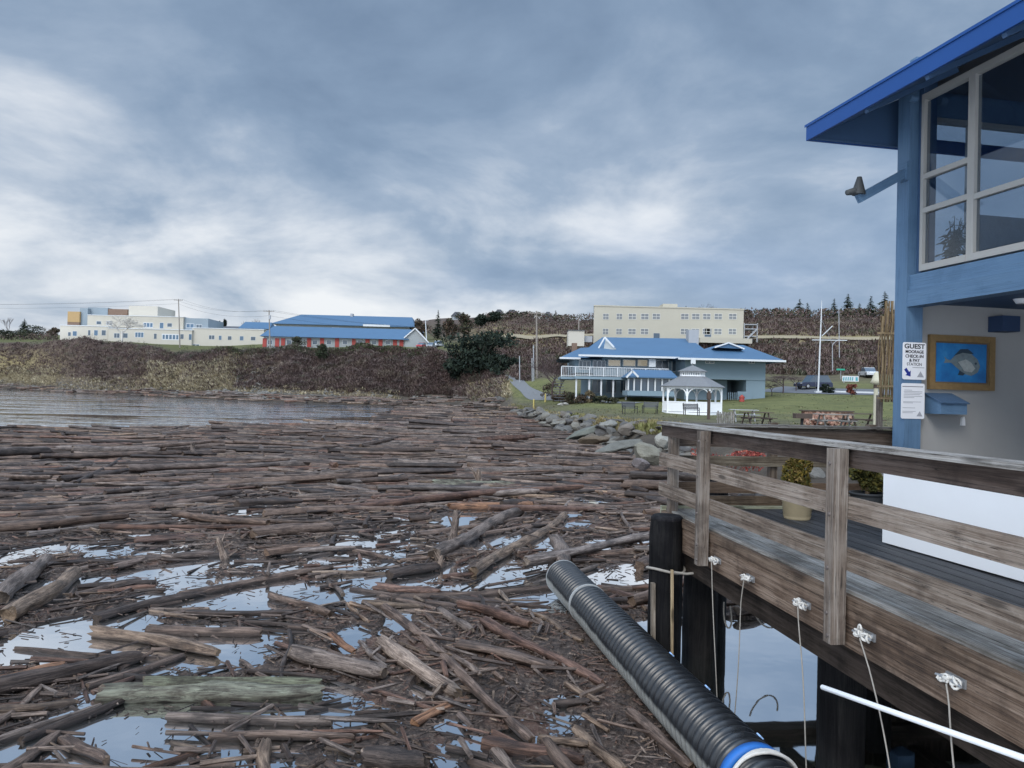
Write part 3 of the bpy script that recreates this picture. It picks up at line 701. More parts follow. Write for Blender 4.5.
for o_ in (1.6, 3.2, 4.8): mb.beam(RL(1, o_, DK - .36), RL(YE - .05, o_, DK - .36), .16, .38, 0)
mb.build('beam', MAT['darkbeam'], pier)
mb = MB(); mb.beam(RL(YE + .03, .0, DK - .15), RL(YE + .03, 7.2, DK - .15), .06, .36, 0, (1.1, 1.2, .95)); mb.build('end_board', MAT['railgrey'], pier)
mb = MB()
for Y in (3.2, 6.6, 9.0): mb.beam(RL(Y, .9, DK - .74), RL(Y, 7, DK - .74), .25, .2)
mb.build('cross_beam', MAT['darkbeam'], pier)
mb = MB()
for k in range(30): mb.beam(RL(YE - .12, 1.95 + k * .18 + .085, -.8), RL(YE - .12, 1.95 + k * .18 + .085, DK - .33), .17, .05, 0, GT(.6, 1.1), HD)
mb.build('sky_block_boards', MAT['darkbeam'], pier)  # plank screen added under the deck to block the sky's reflection
def piling(c_, r, z0, z1, mats):
    mb = MB(); k = 15; s_ = np.linspace(0, 1, k); th = np.arange(18) * 2 * math.pi / 18
    rn = 1 + .06 * (NR.random(18) - .5)[None, :] + .05 * (NR.random((k, 18)) - .5)
    mb.tube([Vector((c_[0], c_[1], z0 + (z1 - z0) * q)) for q in s_], [r * (1.05 - .05 * q) for q in s_], 18, 0, (1, 1, 1), True, True, None, 1, rn)
    return mb.build('piling', mats, pier)
for (X_, Y_, r_) in ((2.30, 9.15, .2), (2.88, 6.6, .19), (3.6, 3.4, .19), (4.4, 9.2, .19), (5.6, 6.8, .19), (6.4, 9.3, .18)): piling((X_, Y_), r_, -1.2, DK - .62, MAT['pile'])

# corner piling standing free beside the pier, with its rope loop and fender stick
def free_piling(c_, r, z1, label):
    root = empty('mooring_piling', (c_[0], c_[1], 0), label, 'piling')
    mb = MB(); k = 17; s_ = np.linspace(0, 1, k)
    rn = 1 + .05 * (NR.random(20) - .5)[None, :] + .04 * (NR.random((k, 20)) - .5)
    mb.tube([Vector((c_[0], c_[1], -1.2 + (z1 + 1.2) * q)) for q in s_], [r] * (k - 1) + [r * .93], 20, 0, (1, 1, 1), False, True, None, 1, rn)
    mb.build('post', MAT['pile'], root)
    mb = MB(); mb.tube([Vector((c_[0], c_[1], z1 - .03)), Vector((c_[0], c_[1], z1 - .004)), Vector((c_[0], c_[1], z1 + .02))], [r * .93, r * .96, r * .80], 20, 0, (1.4, 1.4, 1.5)); mb.build('cap', MAT['pile'], root)
    return root
CP = at(667, 515, 8.55)
free_piling((CP.x, CP.y), .185, CP.z - .02, 'black tarred piling with a rope loop at the near left corner of the pier')
q = at(717, 479, 10.3); free_piling((q.x, q.y), .15, q.z, 'dark round piling seen through the rails beyond the end of the pier')
MAT['rope'] = matte('rope', (.52, .50, .46), .9, .3, 40, .6, .004)
MAT['ropegrey'] = matte('old_rope', (.27, .25, .22), .9, .3, 40, .6, .004)
mb = MB(); zr = at(667, 568, 8.55).z
mb.tube([Vector((CP.x + .205 * math.cos(a), CP.y + .205 * math.sin(a), zr + .02 * math.sin(a * 2))) for a in np.linspace(0, 6.3, 40)], .015, 7)
e_ = at(704, 572, 8.35); mb.tube([Vector((CP.x + .05, CP.y - .2, zr)), Vector(((CP.x + e_.x) / 2, (CP.y - .2 + e_.y) / 2, zr - .015)), e_], .014, 7)
tag(mb.build('rope_loop', MAT['ropegrey']), 'grey rope looped round the tarred corner piling and tied to the pier', 'rope')
for (x_, y0, y1, Y_, r_, lab) in ((672, 570, 662, 8.3, .022, 'thin yellowish stick standing upright just right of the corner piling'), (653, 583, 650, 8.42, .035, 'brown weathered slat standing upright left of the corner piling')):
    mb = MB(); p0, p1 = at(x_, y1, Y_), at(x_, y0, Y_); mb.beam(p0, p1, r_ * 2, r_ * 1.2, 0, (1.5, 1.2, .8) if r_ < .03 else (.9, .8, .7)); tag(mb.build('fender_stick', MAT['railgrey']), lab, 'stick')

# railing along the near side
rail = empty('railing', RL(5.5, 0, DK), 'long weathered wooden railing with three rails along the near edge of the pier', 'railing')
CAPZ = EYE - .297
mb = MB(); mb.beam(RL(1, .06, CAPZ), RL(9.28, .06, CAPZ), .19, .035, 0, (1.2, 1.2, 1.22)); mb.build('cap_rail', MAT['railgrey'], rail)
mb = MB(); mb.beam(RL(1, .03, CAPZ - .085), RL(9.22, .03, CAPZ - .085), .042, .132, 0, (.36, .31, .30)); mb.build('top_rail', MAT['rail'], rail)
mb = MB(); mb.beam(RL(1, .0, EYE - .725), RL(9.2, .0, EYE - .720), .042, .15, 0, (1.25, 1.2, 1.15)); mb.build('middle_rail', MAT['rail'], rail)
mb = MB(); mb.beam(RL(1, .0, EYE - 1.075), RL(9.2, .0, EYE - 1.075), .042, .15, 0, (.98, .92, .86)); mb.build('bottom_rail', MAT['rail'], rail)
MAT['boltsteel'] = matte('rusty_bolt', (.14, .12, .11), .6, .3, 20, 0, 0, .5)
_pY = lambda px, py: 3.011 / (ray(px, py).x + .14)
for Y_, side in ((_pY(835, 540), 1), (_pY(702, 500), 1), (2.9, 1), (8.98, 0)):
    mb = MB(); p = RL(Y_, -.078 if side else .075, 0)
    mb.obox((p.x, p.y, (CAPZ - .02 + (EYE - 1.655 if side else DK - .1)) / 2), (HD, NRM, (0, 0, 1)), (.05, .052, (CAPZ - .02 - (EYE - 1.655 if side else DK - .1)) / 2), 0, GT(.95, 1.1), 2)
    post = mb.build('post', MAT['rail'], rail)
    if side:
        for z_ in (EYE - .42, EYE - .77, EYE - 1.14, EYE - 1.45, EYE - 1.60):
            mb = MB(); c_ = Vector((p.x, p.y, z_)) - NRM * .052 - HD * RN.uniform(-.02, .02); mb.tube([c_, c_ - NRM * .012], [.014, .011], 8); mb.build('bolt', MAT['boltsteel'], post)
# end railing across the pier
erail = empty('railing', RL(YE, 1.5, DK), 'dark planked railing across the far end of the pier', 'railing')
YR = 9.2
for name, z_, h_, tn_, e0, e1 in (('top_rail', EYE - .45, .24, (.5, .46, .44), 0.1, 4.5), ('cap_rail', EYE - .305, .03, (.7, .7, .72), .12, 4.5), ('middle_rail', EYE - .74, .12, (.8, .8, .7), .1, 4.5), ('bottom_rail', EYE - 1.06, .13, (.62, .5, .4), .1, 4.5), ('kick_board', EYE - 1.22, .12, (.6, .52, .42), .1, 4.5)):
    mb = MB(); mb.beam(RL(YR, e0, z_), RL(YR, e1, z_), .16 if name == 'cap_rail' else .045, h_, 0, tn_); mb.build(name, MAT['rail'] if 'cap' not in name else MAT['railgrey'], erail)
for e_ in (1.45, 2.75):
    mb = MB(); p = RL(YR + .075, e_, 0); mb.obox((p.x, p.y, DK + .5), (HD, NRM, (0, 0, 1)), (.045, .045, .54), 0, (.6, .55, .5), 2); mb.build('post', MAT['rail'], erail)

# cleats and the lines made fast to them
MAT['galv'] = matte('galvanised_steel', (.36, .37, .38), .45, .2, 20, .1, .002, .7)
OUT = -NRM
LBL = ['farthest of the row, nearest the corner piling', 'second from the corner piling', 'just left of the middle railing post', 'first to the right of the middle railing post', 'nearest of the row']
FACE = RL(5, .035 - .03 - .001, 0)
for i, (cx, cy) in enumerate(((718, 560), (751, 578), (806, 604), (869, 635), (957, 680))):
    p = rp(cx, cy, FACE, NRM); rz = 0
    root = empty('dock_cleat', p, 'horn cleat wound with white rope, ' + LBL[i], 'cleat', 'mooring cleats along the pier side')
    mb = MB()
    a_ = HD
    mb.tube([p - a_ * .10 + OUT * .055, p - a_ * .05 + OUT * .045, p + a_ * .05 + OUT * .045, p + a_ * .10 + OUT * .055], [.007, .013, .013, .007], 10, 0)
    for s_ in (-.04, .04): mb.tube([p + a_ * s_, p + a_ * s_ + OUT * .05], [.02, .013], 8)
    mb.obox(p + OUT * .006, (a_, OUT, Vector((0, 0, 1))), (.075, .006, .025)); mb.build('horn', MAT['galv'], root)
    mb = MB(); pts = []
    jt = RN.uniform(0, 6)
    for q in np.linspace(0, 1, 90):
        a2 = q * 6.283 * 4.0; w_ = 1 + .25 * math.sin(q * 9 + jt)
        pts.append(p + a_ * (.062 * math.sin(a2) * w_) + Vector((0, 0, 1)) * (.017 * math.sin(2 * a2 + jt * .1) * w_ + .008 * math.sin(q * 23 + jt)) + OUT * (.045 + .018 * math.cos(a2 * 2.5 + jt)))
    mb.tube(pts, .0075, 7)
    lp = [p + OUT * .06 + a_ * (.018 * math.sin(t_) + .01) + Vector((0, 0, (.03 if i == 3 else .008) - (.035 if i == 3 else .022) * math.cos(t_))) for t_ in np.linspace(.3, 5.9, 16)]; mb.tube(lp, .007, 7)
    mb.build('rope_turns', MAT['rope'], root)
    mb = MB()
    ends = [(717, 700), (735, 705), (805, 745), (884, 772), (957, 790)][i]
    q0 = p + OUT * .065 - Vector((0, 0, .02)); d_ = rp(ends[0], ends[1], FACE + OUT * .08, NRM); bot = -.15
    t_ = (q0.z - bot) / max(.05, q0.z - d_.z); e_ = q0 + (d_ - q0) * min(t_, 1.6)
    pts = [q0.lerp(e_, s_) + HD * ((.035 if i in (1, 2) else .015) * math.sin(s_ * 5 + i * 1.3) * (1 - s_) * min(1, s_ * 8)) + (HD * (-.08 * math.sin(s_ * 3.1)) if i == 3 else Vector()) for s_ in np.linspace(0, 1, 16)]
    mb.tube(pts, .005, 7)
    tag(mb.build('mooring_line', MAT['ropegrey']), 'thin pale line hanging from the cleat ' + LBL[i], 'line', 'lines hanging from the cleats')
# slack ropes hanging under the pier
for i, pts in enumerate((((724, 602), (722, 622), (728, 640), (735, 628), (730, 606)), ((752, 606), (757, 622), (766, 634), (776, 631), (782, 622), (779, 612)))):
    mb = MB(); cp = [at(x, y, 8.9) for x, y in pts]; mb.tube([sum((p * (math.comb(len(cp) - 1, j) * t_ ** j * (1 - t_) ** (len(cp) - 1 - j)) for j, p in enumerate(cp)), Vector()) for t_ in np.linspace(0, 1, 24)], .010, 7)
    tag(mb.build('slack_rope', MAT['ropegrey']), ['dark slack rope end looping beneath the pier beside the inner piling', 'dark slack rope bight hanging from the pier underside over the reflecting water'][i], 'rope')
# pole floating level beside the pier
mb = MB(); p0, p1 = at(822, 687, 5.25), at(1040, 764, 3.62); d_ = (p1 - p0)
mb.tube([p0, p0 + d_ * .003, p0 + d_ * .5, p1 + d_ * .2], [.014, .017, .017, .017], 14)
MAT['white'] = matte('white_plastic', (.78, .79, .80), .45, .06, 3, 0)
tag(mb.build('pole', MAT['white']), 'long white plastic pole slung level along the pier side', 'pole')

# ------------------------------------------------------------------ corrugated pipe
def pipe_c(Y): return Vector((.84 - .161 * (Y - 11.5), Y, .285))
p0, p1 = pipe_c(11.55), pipe_c(3.2); ax = (p1 - p0).normalized(); LN = (p1 - p0).length
pipe = empty('corrugated_pipe', pipe_c(8), 'fat black corrugated drain pipe floating among the logs towards the pier', 'pipe')
pitch = .108; prof = []
s_ = 0.0
while s_ < LN:
    for q, r_ in ((0, .212), (.14, .212), (.24, .230), (.33, .250), (.42, .256), (.62, .256), (.71, .250), (.80, .230), (.90, .212)): prof.append((s_ + q * pitch, r_))
    s_ += pitch
b1 = ax.cross(Vector((0, 0, 1))).normalized(); b2 = b1.cross(ax)
def lathe(mb, o, ax, b1, b2, prof, n, mi=0, tint=(1, 1, 1)):
    V = [o + ax * s_ + (b1 * math.cos(a) + b2 * math.sin(a)) * r_ for s_, r_ in prof for a in np.arange(n) * 2 * math.pi / n]
    Fs = [(i * n + j, i * n + (j + 1) % n, (i + 1) * n + (j + 1) % n, (i + 1) * n + j) for i in range(len(prof) - 1) for j in range(n)]
    mb.add([tuple(v) for v in V], Fs, mi, [(s2, r_ * math.cos(a), r_ * math.sin(a)) for s2, r_ in prof for a in np.arange(n) * 2 * math.pi / n], tint, True)
m, t, b = newmat('black_polyethylene')
lc = N(t, 'ShaderNodeAttribute', attribute_name='lc').outputs['Vector']; sp = N(t, 'ShaderNodeSeparateXYZ'); L(t, lc, sp.inputs[0])
nn = NOISE(t, lc, 3, 5, .6)
# paler grey along the lower left flank of the pipe
flank = M_(t, 'ADD', M_(t, 'SUBTRACT', M_(t, 'MULTIPLY', sp.outputs[1], .80), M_(t, 'MULTIPLY', sp.outputs[2], .60)), M_(t, 'MULTIPLY', M_(t, 'SUBTRACT', nn, .5), .05))
c = MIXC(t, SS(t, flank, .185, .215), (.011, .013, .016), (.21, .215, .205))
c = MIXC(t, M_(t, 'MULTIPLY', SS(t, NOISE(t, lc, 7, 5, .7), .5, .8), .35), c, (.06, .065, .065))
L(t, c, b.inputs['Base Color']); L(t, M_(t, 'ADD', .16, M_(t, 'MULTIPLY', nn, .30)), b.inputs['Roughness'])
MAT['pe'] = m
mb = MB(); lathe(mb, p0, ax, b1, b2, prof, 48); lathe(mb, p0, ax, b1, b2, [(0, .222), (0, .205), (1.2, .205), (1.2, .001)], 32); mb.build('body', m, pipe)
def band(name, Y, wd, r_, mat):
    mb = MB(); o = pipe_c(Y); lathe(mb, o, ax, b1, b2, [(0, .23), (0, r_), (wd, r_), (wd, .23)], 48); mb.build(name, mat, pipe)
MAT['palestrap'] = matte('pale_strap', (.27, .28, .28), .8, .25, 12)
band('strap', 11.53, .025, .261, MAT['palestrap']); band('strap', 10.1, .025, .262, MAT['palestrap'])
band('blue_band', 5.56, .08, .264, matte('blue_band', (.02, .13, .42), .5, .1, 4)); 
mb = MB(); o = pipe_c(5.41)
for j in range(3): mb.tube([o + ax * (.02 * j + .012 * math.sin(a * 3 + j)) + (b1 * math.cos(a) + b2 * math.sin(a)) * (.269 + .004 * j) for a in np.linspace(0, 6.283, 50)], .013, 7)
mb.build('lashing', MAT['rope'], pipe)
MAT['bluetag'] = matte('pale_blue_tag', (.32, .5, .8), .5, .1, 4)
for (tx, ty) in ((669, 653), (706, 686), (757, 734)):
    c_ = at(tx, ty, 3); Yt = min(np.linspace(5, 10, 400), key=lambda Y_: abs(pix(pipe_c(Y_) + b2 * .2 - b1 * .19)[1] - ty)); o = pipe_c(Yt) + (b2 * .72 - b1 * .70) * .260
    mb = MB(); nn_ = (b2 * .72 - b1 * .70).normalized(); mb.obox(o, (ax, nn_.cross(ax), nn_), (.028, .018, .006)); mb.build('tag', MAT['bluetag'], pipe)

# ------------------------------------------------------------------ blue building on the pier
EA = Vector((.2, -1, 0)).normalized(); EN = Vector((-1, -.2, 0)).normalized()     # along its wall towards the viewer / out over the water
O_ = at(893, 404, 9.2); O_.z = 0
UPV = Vector((0, 0, 1))
def BQ(s_, t_, z_): return O_ + EA * s_ + EN * t_ + UPV * z_
def bb(mb, s0, s1, t0, t1, z0, z1, mi=0, tint=(1, 1, 1), grain=0): mb.obox(BQ((s0 + s1) / 2, (t0 + t1) / 2, (z0 + z1) / 2), (EA, EN, UPV), (abs(s1 - s0) / 2, abs(t1 - t0) / 2, abs(z1 - z0) / 2), mi, tint, grain)
def on_t(px, py, t_): p = rp(px, py, BQ(0, t_, 0), EN); q = p - O_; return q.dot(EA), p.z
def on_s(px, py, s_): p = rp(px, py, BQ(s_, 0, 0), EA); q = p - O_; return q.dot(EN), p.z
MAT['leafdark'] = matte('indoor_leaf', (1, 1, 1), .8, .1, 5, 0, 0, 0, .1)
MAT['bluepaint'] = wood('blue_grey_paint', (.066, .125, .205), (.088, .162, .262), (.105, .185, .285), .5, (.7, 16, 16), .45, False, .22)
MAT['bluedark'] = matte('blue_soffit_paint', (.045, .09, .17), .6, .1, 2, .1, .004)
MAT['roofblue'] = matte('blue_metal_roof', (.013, .058, .205), .42, .06, 1.5, 0)
MAT['wallgrey'] = matte('grey_stucco', (.30, .30, .295), .85, .16, 1.1, .35, .006)
MAT['framew'] = matte('window_frame_paint', (.36, .355, .335), .5, .06, 3, 0)
bld = empty('waterfront_building', BQ(2, -2, 0), 'blue building on the pier with bright blue roof edge and tall windows', 'building')
ZB0, ZB1 = on_t(905.6, 307, 0)[1], on_t(904, 291.6, 0)[1]
SL = on_t(1024, 300, 0)[0]
mb = MB(); bb(mb, 0, .2, -.22, 0, DK - .6, 6.9, 0, (1, 1, 1), 2); mb.build('pillar', MAT['bluepaint'], bld)
mb = MB(); bb(mb, .202, 10, -.2, -.004, ZB0, ZB1, 0); mb.build('beam', MAT['bluepaint'], bld)
mb = MB(); bb(mb, .202, 10, -.2, -.03, ZB1 + .004, on_t(920, 273, -.03)[1], 0, (1.05, 1.05, 1.05)); bb(mb, .202, 10, -.2, -.012, ZB1 - .001, ZB1 + .012); mb.build('upper_beam', MAT['bluepaint'], bld)
TW = -.12
sF0, zbot = on_t(921, 271.5, TW); sF1 = on_t(927, 260, TW)[0]; sM0 = on_t(967, 200, TW)[0]; sM1 = on_t(978, 200, TW)[0]
ZTOP = 6.62
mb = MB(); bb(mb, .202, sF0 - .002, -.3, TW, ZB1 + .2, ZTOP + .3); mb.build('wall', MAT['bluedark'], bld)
MAT['glass'], t, b = newmat('window_glass')
t.nodes.remove(b); g_ = N(t, 'ShaderNodeBsdfGlossy'); g_.inputs['Roughness'].default_value = .01; tr = N(t, 'ShaderNodeBsdfTransparent'); tr.inputs[0].default_value = (.70, .75, .80, 1)
lw = N(t, 'ShaderNodeLayerWeight'); lw.inputs[0].default_value = .42
mx = N(t, 'ShaderNodeMixShader'); L(t, M_(t, 'ADD', M_(t, 'MULTIPLY', M_(t, 'POWER', lw.outputs['Facing'], 3.0), .55), .10, None, True), mx.inputs[0]); L(t, tr.outputs[0], mx.inputs[1]); L(t, g_.outputs[0], mx.inputs[2])
L(t, mx.outputs[0], t.nodes['Material Output'].inputs[0])
MAT['clearglass'], t, b = newmat('clear_window_glass'); t.nodes.remove(b); tr = N(t, 'ShaderNodeBsdfTransparent'); tr.inputs[0].default_value = (.93, .95, .96, 1); g_ = N(t, 'ShaderNodeBsdfGlossy'); g_.inputs['Roughness'].default_value = .01
mx = N(t, 'ShaderNodeMixShader'); mx.inputs[0].default_value = .08; L(t, tr.outputs[0], mx.inputs[1]); L(t, g_.outputs[0], mx.inputs[2]); L(t, mx.outputs[0], t.nodes['Material Output'].inputs[0])
zl1, zl2 = on_t(946, 169, TW)[1], on_t(946, 204, TW)[1]; zr1 = on_t(1000, 189, TW)[1]
zbotL = on_t(945, 267, TW)[1]
def window(s0, s1, bars):
    mb = MB(); f = .046
    bb(mb, s0, s0 + f, TW - .05, TW + .03, zbot, ZTOP, 0, (1, 1, 1), 2); bb(mb, s1 - f, s1, TW - .05, TW + .03, zbot, ZTOP, 0, (1, 1, 1), 2)
    bb(mb, s0 + f, s1 - f, TW - .05, TW + .034, zbot, zbot + .075); bb(mb, s0 + f, s1 - f, TW - .05, TW + .028, ZTOP - .07, ZTOP)
    for z_ in bars: bb(mb, s0 + f, s1 - f, TW - .04, TW + .026, z_ - .03, z_ + .03)
    o = mb.build('window', MAT['framew'], bld)
    edges = [zbot + .075] + sorted(bars) + [ZTOP - .07]
    for z0, z1 in zip(edges, edges[1:]):
        mb = MB(); bb(mb, s0 + f + .001, s1 - f - .001, TW - .02, TW - .012, z0 + .02, z1 - .02); mb.build('pane', MAT['glass'], o)
smid = (sM0 + sM1) / 2
window(sF0, smid - .001, [zl1, zl2])
s2 = smid + 2.0
window(smid + .001, s2, [zr1]); window(s2 + .002, s2 + 1.4, [zl1, zl2]); window(s2 + 1.402, s2 + 3.6, [zr1]); 
mb = MB(); bb(mb, s2 + 3.602, 10, -.3, TW, ZB1 + .2, ZTOP + .3); mb.build('wall', MAT['bluedark'], bld)
# room behind the glass, porch ceiling, back walls
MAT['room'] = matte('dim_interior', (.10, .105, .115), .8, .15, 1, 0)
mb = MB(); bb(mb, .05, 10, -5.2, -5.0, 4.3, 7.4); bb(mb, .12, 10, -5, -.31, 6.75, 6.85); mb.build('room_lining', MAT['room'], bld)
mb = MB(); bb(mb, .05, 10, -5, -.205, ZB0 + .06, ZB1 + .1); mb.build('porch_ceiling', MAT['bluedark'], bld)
SW = .10
mb = MB(); bb(mb, SW - .18, SW, -5.3, -.222, DK - .3, ZB0 + .06); mb.build('porch_wall', MAT['wallgrey'], bld)
mb = MB(); bb(mb, SW, 10, -5.4, -5.25, DK - .3, ZB0 + .06); mb.build('porch_wall', MAT['wallgrey'], bld)
mb = MB(); bb(mb, -.1, .018, -5.3, -.222, ZB1 + .1, 4.72); bb(mb, -.1, .018, -5.3, -.222, 6.5, 7.2); bb(mb, -.1, .018, -5.3, -3.0, 4.72, 6.5); bb(mb, -.1, .018, -.40, -.222, 4.72, 6.5); bb(mb, -.1, .018, -3.0, -1.05, 4.72, 5.35); mb.build('end_wall', MAT['bluepaint'], bld)
mb = MB()
for t_ in (-.42, -1.03, -1.95, -2.98): bb(mb, -.08, 0, t_ - .025, t_ + .025, 4.72 if t_ > -1.04 else 5.35, 6.5, 0, (1, 1, 1), 2)
bb(mb, -.08, .002, -3, -.40, 6.44, 6.499); ew = mb.build('window', MAT['framew'], bld); mb = MB(); bb(mb, -.05, -.042, -2.99, -.41, 4.73, 6.49); mb.build('pane', MAT['clearglass'], ew)
fern = empty('hanging_plant', BQ(.35, -.5, 5.3), 'dark leafy houseplant seen in silhouette behind the lower left window pane', 'plant'); mb = MB(); o = BQ(.40, -.44, 4.50)
for k in range(26):
    a = RN.uniform(0, 6.28); q = RN.uniform(.06, .24); tip = o + EA * math.cos(a) * q * .8 + EN * math.sin(a) * q * .6 + UPV * RN.uniform(.25, .72); mid = o.lerp(tip, .55) + UPV * .14
    pts = [o + UPV * .2, mid, tip]; mb.tube(pts, [.008, .007, .003], 4, 0, (.02, .03, .02))
    for g in range(9): p = mid.lerp(tip, g / 8); s_ = .085 * (1 - g / 11); dv = Vector((RN.gauss(0, 1), RN.gauss(0, 1), RN.gauss(-.5, .5))).normalized(); e2 = dv.cross(tip - mid).normalized(); mb.poly([p, p + dv * s_ + e2 * s_ * .25, p + dv * s_ * 1.8, p + dv * s_ - e2 * s_ * .25], [(0, 1, 2, 3)], 0, (.02, .032, .02))
mb.tube([o - UPV * .22, o + UPV * .2], [.09, .12], 12, 0, (.05, .04, .035))
mb.build('fronds', MAT['leafdark'], fern)
# roof: eave fascia, sloping soffit and metal sheet
TE = 1.06
def eave(px, py): return rp(px, py, BQ(0, TE, 0), EN)
c0 = eave(806, 141); s_e = (c0 - O_).dot(EA); ze = c0.z; zt = eave(806.5, 127).z
mb = MB(); bb(mb, s_e, 10.5, TE - .03, TE, ze, zt); bb(mb, s_e, s_e + .03, -6, TE - .03, ze, zt); mb.build('fascia', MAT['roofblue'], bld)
sl_ = .5
mb = MB()
P = [BQ(s_e + .03, TE - .03, ze + .02), BQ(10.5, TE - .03, ze + .02), BQ(10.5, -.3, ze + .02 + sl_ * (TE + .27)), BQ(s_e + .03, -.3, ze + .02 + sl_ * (TE + .27))]
Q = [p + UPV * .06 for p in P]; mb.poly(P + Q, [(3, 2, 1, 0), (4, 5, 6, 7), (0, 1, 5, 4), (1, 2, 6, 5), (2, 3, 7, 6), (3, 0, 4, 7)]); 
bb(mb, s_e + .03, s_e + .07, -.3, TE - .03, ze + .01, ze + .03)
e0 = [BQ(s_e + .03, TE - .04, ze + .03), BQ(s_e + .03, -.3, ze + .03), BQ(s_e + .03, -.3, ze + .02 + sl_ * (TE + .26))]; mb.poly(e0 + [p + EA * .03 for p in e0], [(0, 1, 2), (5, 4, 3), (0, 3, 4, 1), (1, 4, 5, 2)])
for j in range(1, 8):
    s_ = s_e + .15 + j * .9; A_ = BQ(s_, TE - .05, ze + .0); B_ = BQ(s_, -.1, ze + sl_ * (TE + .05)); mb.beam(A_, B_, .05, .06)
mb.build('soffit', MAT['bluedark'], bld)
mb = MB(); zr_ = zt - .004
P = [BQ(s_e - .02, TE + .012, zr_), BQ(10.5, TE + .012, zr_), BQ(10.5, -5.6, zr_ + sl_ * 6.6), BQ(s_e - .02, -5.6, zr_ + sl_ * 6.6)]
Q = [p + UPV * .03 for p in P]; mb.poly(P + Q, [(3, 2, 1, 0), (4, 5, 6, 7), (0, 1, 5, 4), (1, 2, 6, 5), (2, 3, 7, 6), (3, 0, 4, 7)])
for j in range(0): s_ = s_e + .2 + j * .4; mb.beam(BQ(s_, TE - .6, zr_ + .05 + sl_ * .6), BQ(s_, -5.5, zr_ + .05 + sl_ * 6.5), .03, .04)
mb.build('roof', MAT['roofblue'], bld)
mb = MB(); c_ = BQ(.32, .02, on_t(913, 100, .02)[1]); mb.tube([c_, c_ + EN * .09], [.05, .042], 20); mb.build('soffit_lamp', MAT['bluepaint'], bld)
mb = MB(); tz = on_t(1022, 296, -1.0); c_ = BQ(.9, -.9, ZB0 + .055); mb.tube([c_, c_ - UPV * .05], [.09, .06], 20)
mb.build('ceiling_lamp', MAT['white'], bld)

# arm bracket with a hooded lamp on the pillar
arm = empty('flood_lamp', BQ(.1, 0, 4), 'small hooded lamp on a sloping blue arm sticking out from the pillar', 'lamp')
a0 = BQ(.14, .0, on_t(900, 175, 0)[1]); a1 = at(858, 199, 8.95); mb = MB(); mb.beam(a0, a1, .07, .10); mb.build('arm', MAT['bluepaint'], arm)
mb = MB(); bb(mb, .08, .2, .001, .03, a0.z - .1, a0.z + .12); mb.build('bracket', MAT['bluepaint'], arm)
MAT['lampgrey'] = matte('weathered_lamp_metal', (.05, .055, .058), .6, .2, 5)
mb = MB(); tp = at(859.5, 177, 8.95); bt = at(858.5, 193, 8.95); mb.tube([bt - UPV * .02, bt, bt.lerp(tp, .35), tp], [.075, .08, .06, .026], 16); nz = at(847, 194.5, 8.9); mb.tube([bt + UPV * .03, nz + UPV * .02, nz], [.05, .032, .022], 12)
mb.build('hood', MAT['lampgrey'], arm)

# things on the porch wall
def wbox(mb, px0, py0, px1, py1, d0, d1, mi=0, tint=(1, 1, 1), s_=SW):
    t0, z1 = on_s(px0, py0, s_); t1, z0 = on_s(px1, py1, s_); bb(mb, s_ + d0, s_ + d1, t0, t1, z0, z1, mi, tint)
    return t0, t1, z0, z1
pt = empty('framed_painting', BQ(SW, -1, 3.2), 'gold framed painting of a grey fish on bright blue hanging on the grey porch wall', 'painting')
t0, z1 = on_s(927.5, 334.5, SW); t1, z0 = on_s(991.5, 391, SW)
MAT['gilt'] = matte('gilt_frame', (.235, .155, .07), .45, .35, 20, .4, .004, .3)
fw = .075; mb = MB()
bb(mb, SW + .003, SW + .05, t0, t0 - fw, z0, z1, 0, (1, 1, 1), 2); bb(mb, SW + .003, SW + .05, t1 + fw, t1, z0, z1, 0, (1, 1, 1), 2)
bb(mb, SW + .003, SW + .048, t0 - fw, t1 + fw, z0, z0 + fw); bb(mb, SW + .003, SW + .048, t0 - fw, t1 + fw, z1 - fw, z1)
fr = mb.build('frame', MAT['gilt'], pt)
mb = MB(); g2 = .018
for a_, b_, c_, d_ in ((t0 - fw, t0 - fw - g2, z0 + fw, z1 - fw), (t1 + fw + g2, t1 + fw, z0 + fw, z1 - fw), (t0 - fw - g2, t1 + fw + g2, z0 + fw, z0 + fw + g2), (t0 - fw - g2, t1 + fw + g2, z1 - fw - g2, z1 - fw)): bb(mb, SW + .004, SW + .034, a_, b_, c_, d_)
mb.build('inner_moulding', matte('dark_gilt', (.13, .09, .05), .5, .2, 10, 0), fr)
m, t, b = newmat('painted_blue_water'); lc = N(t, 'ShaderNodeAttribute', attribute_name='lc').outputs['Vector']
c = RAMP(t, NOISE(t, lc, 3.5, 5, .6), [(.3, (.008, .09, .27)), (.55, (.015, .17, .42)), (.75, (.06, .30, .56))]); L(t, c, b.inputs['Base Color']); b.inputs['Roughness'].default_value = .4
mb = MB(); bb(mb, SW + .005, SW + .015, t0 - fw, t1 + fw, z0 + fw, z1 - fw); cv_ = mb.build('canvas', m, pt)
tc_, zc_ = (t0 + t1) / 2 - .02, (z0 + z1) / 2 + .01; S_ = abs(t1 - t0) * .66
def fishpoly(name, pts, d, mat, par):
    mb = MB(); mb.prism([(x * S_, y * S_) for x, y in pts], (-EN, UPV, EA), BQ(SW + .0155 + d, tc_, zc_), .002); mb.build(name, mat, par)
MAT['fish1'] = matte('painted_fish_grey', (.16, .20, .21), .5, .5, 18, 0); MAT['fish2'] = matte('painted_fish_dark', (.03, .05, .07), .5, .3, 18, 0); MAT['fish3'] = matte('painted_fish_pale', (.36, .38, .36), .5, .4, 22, 0)
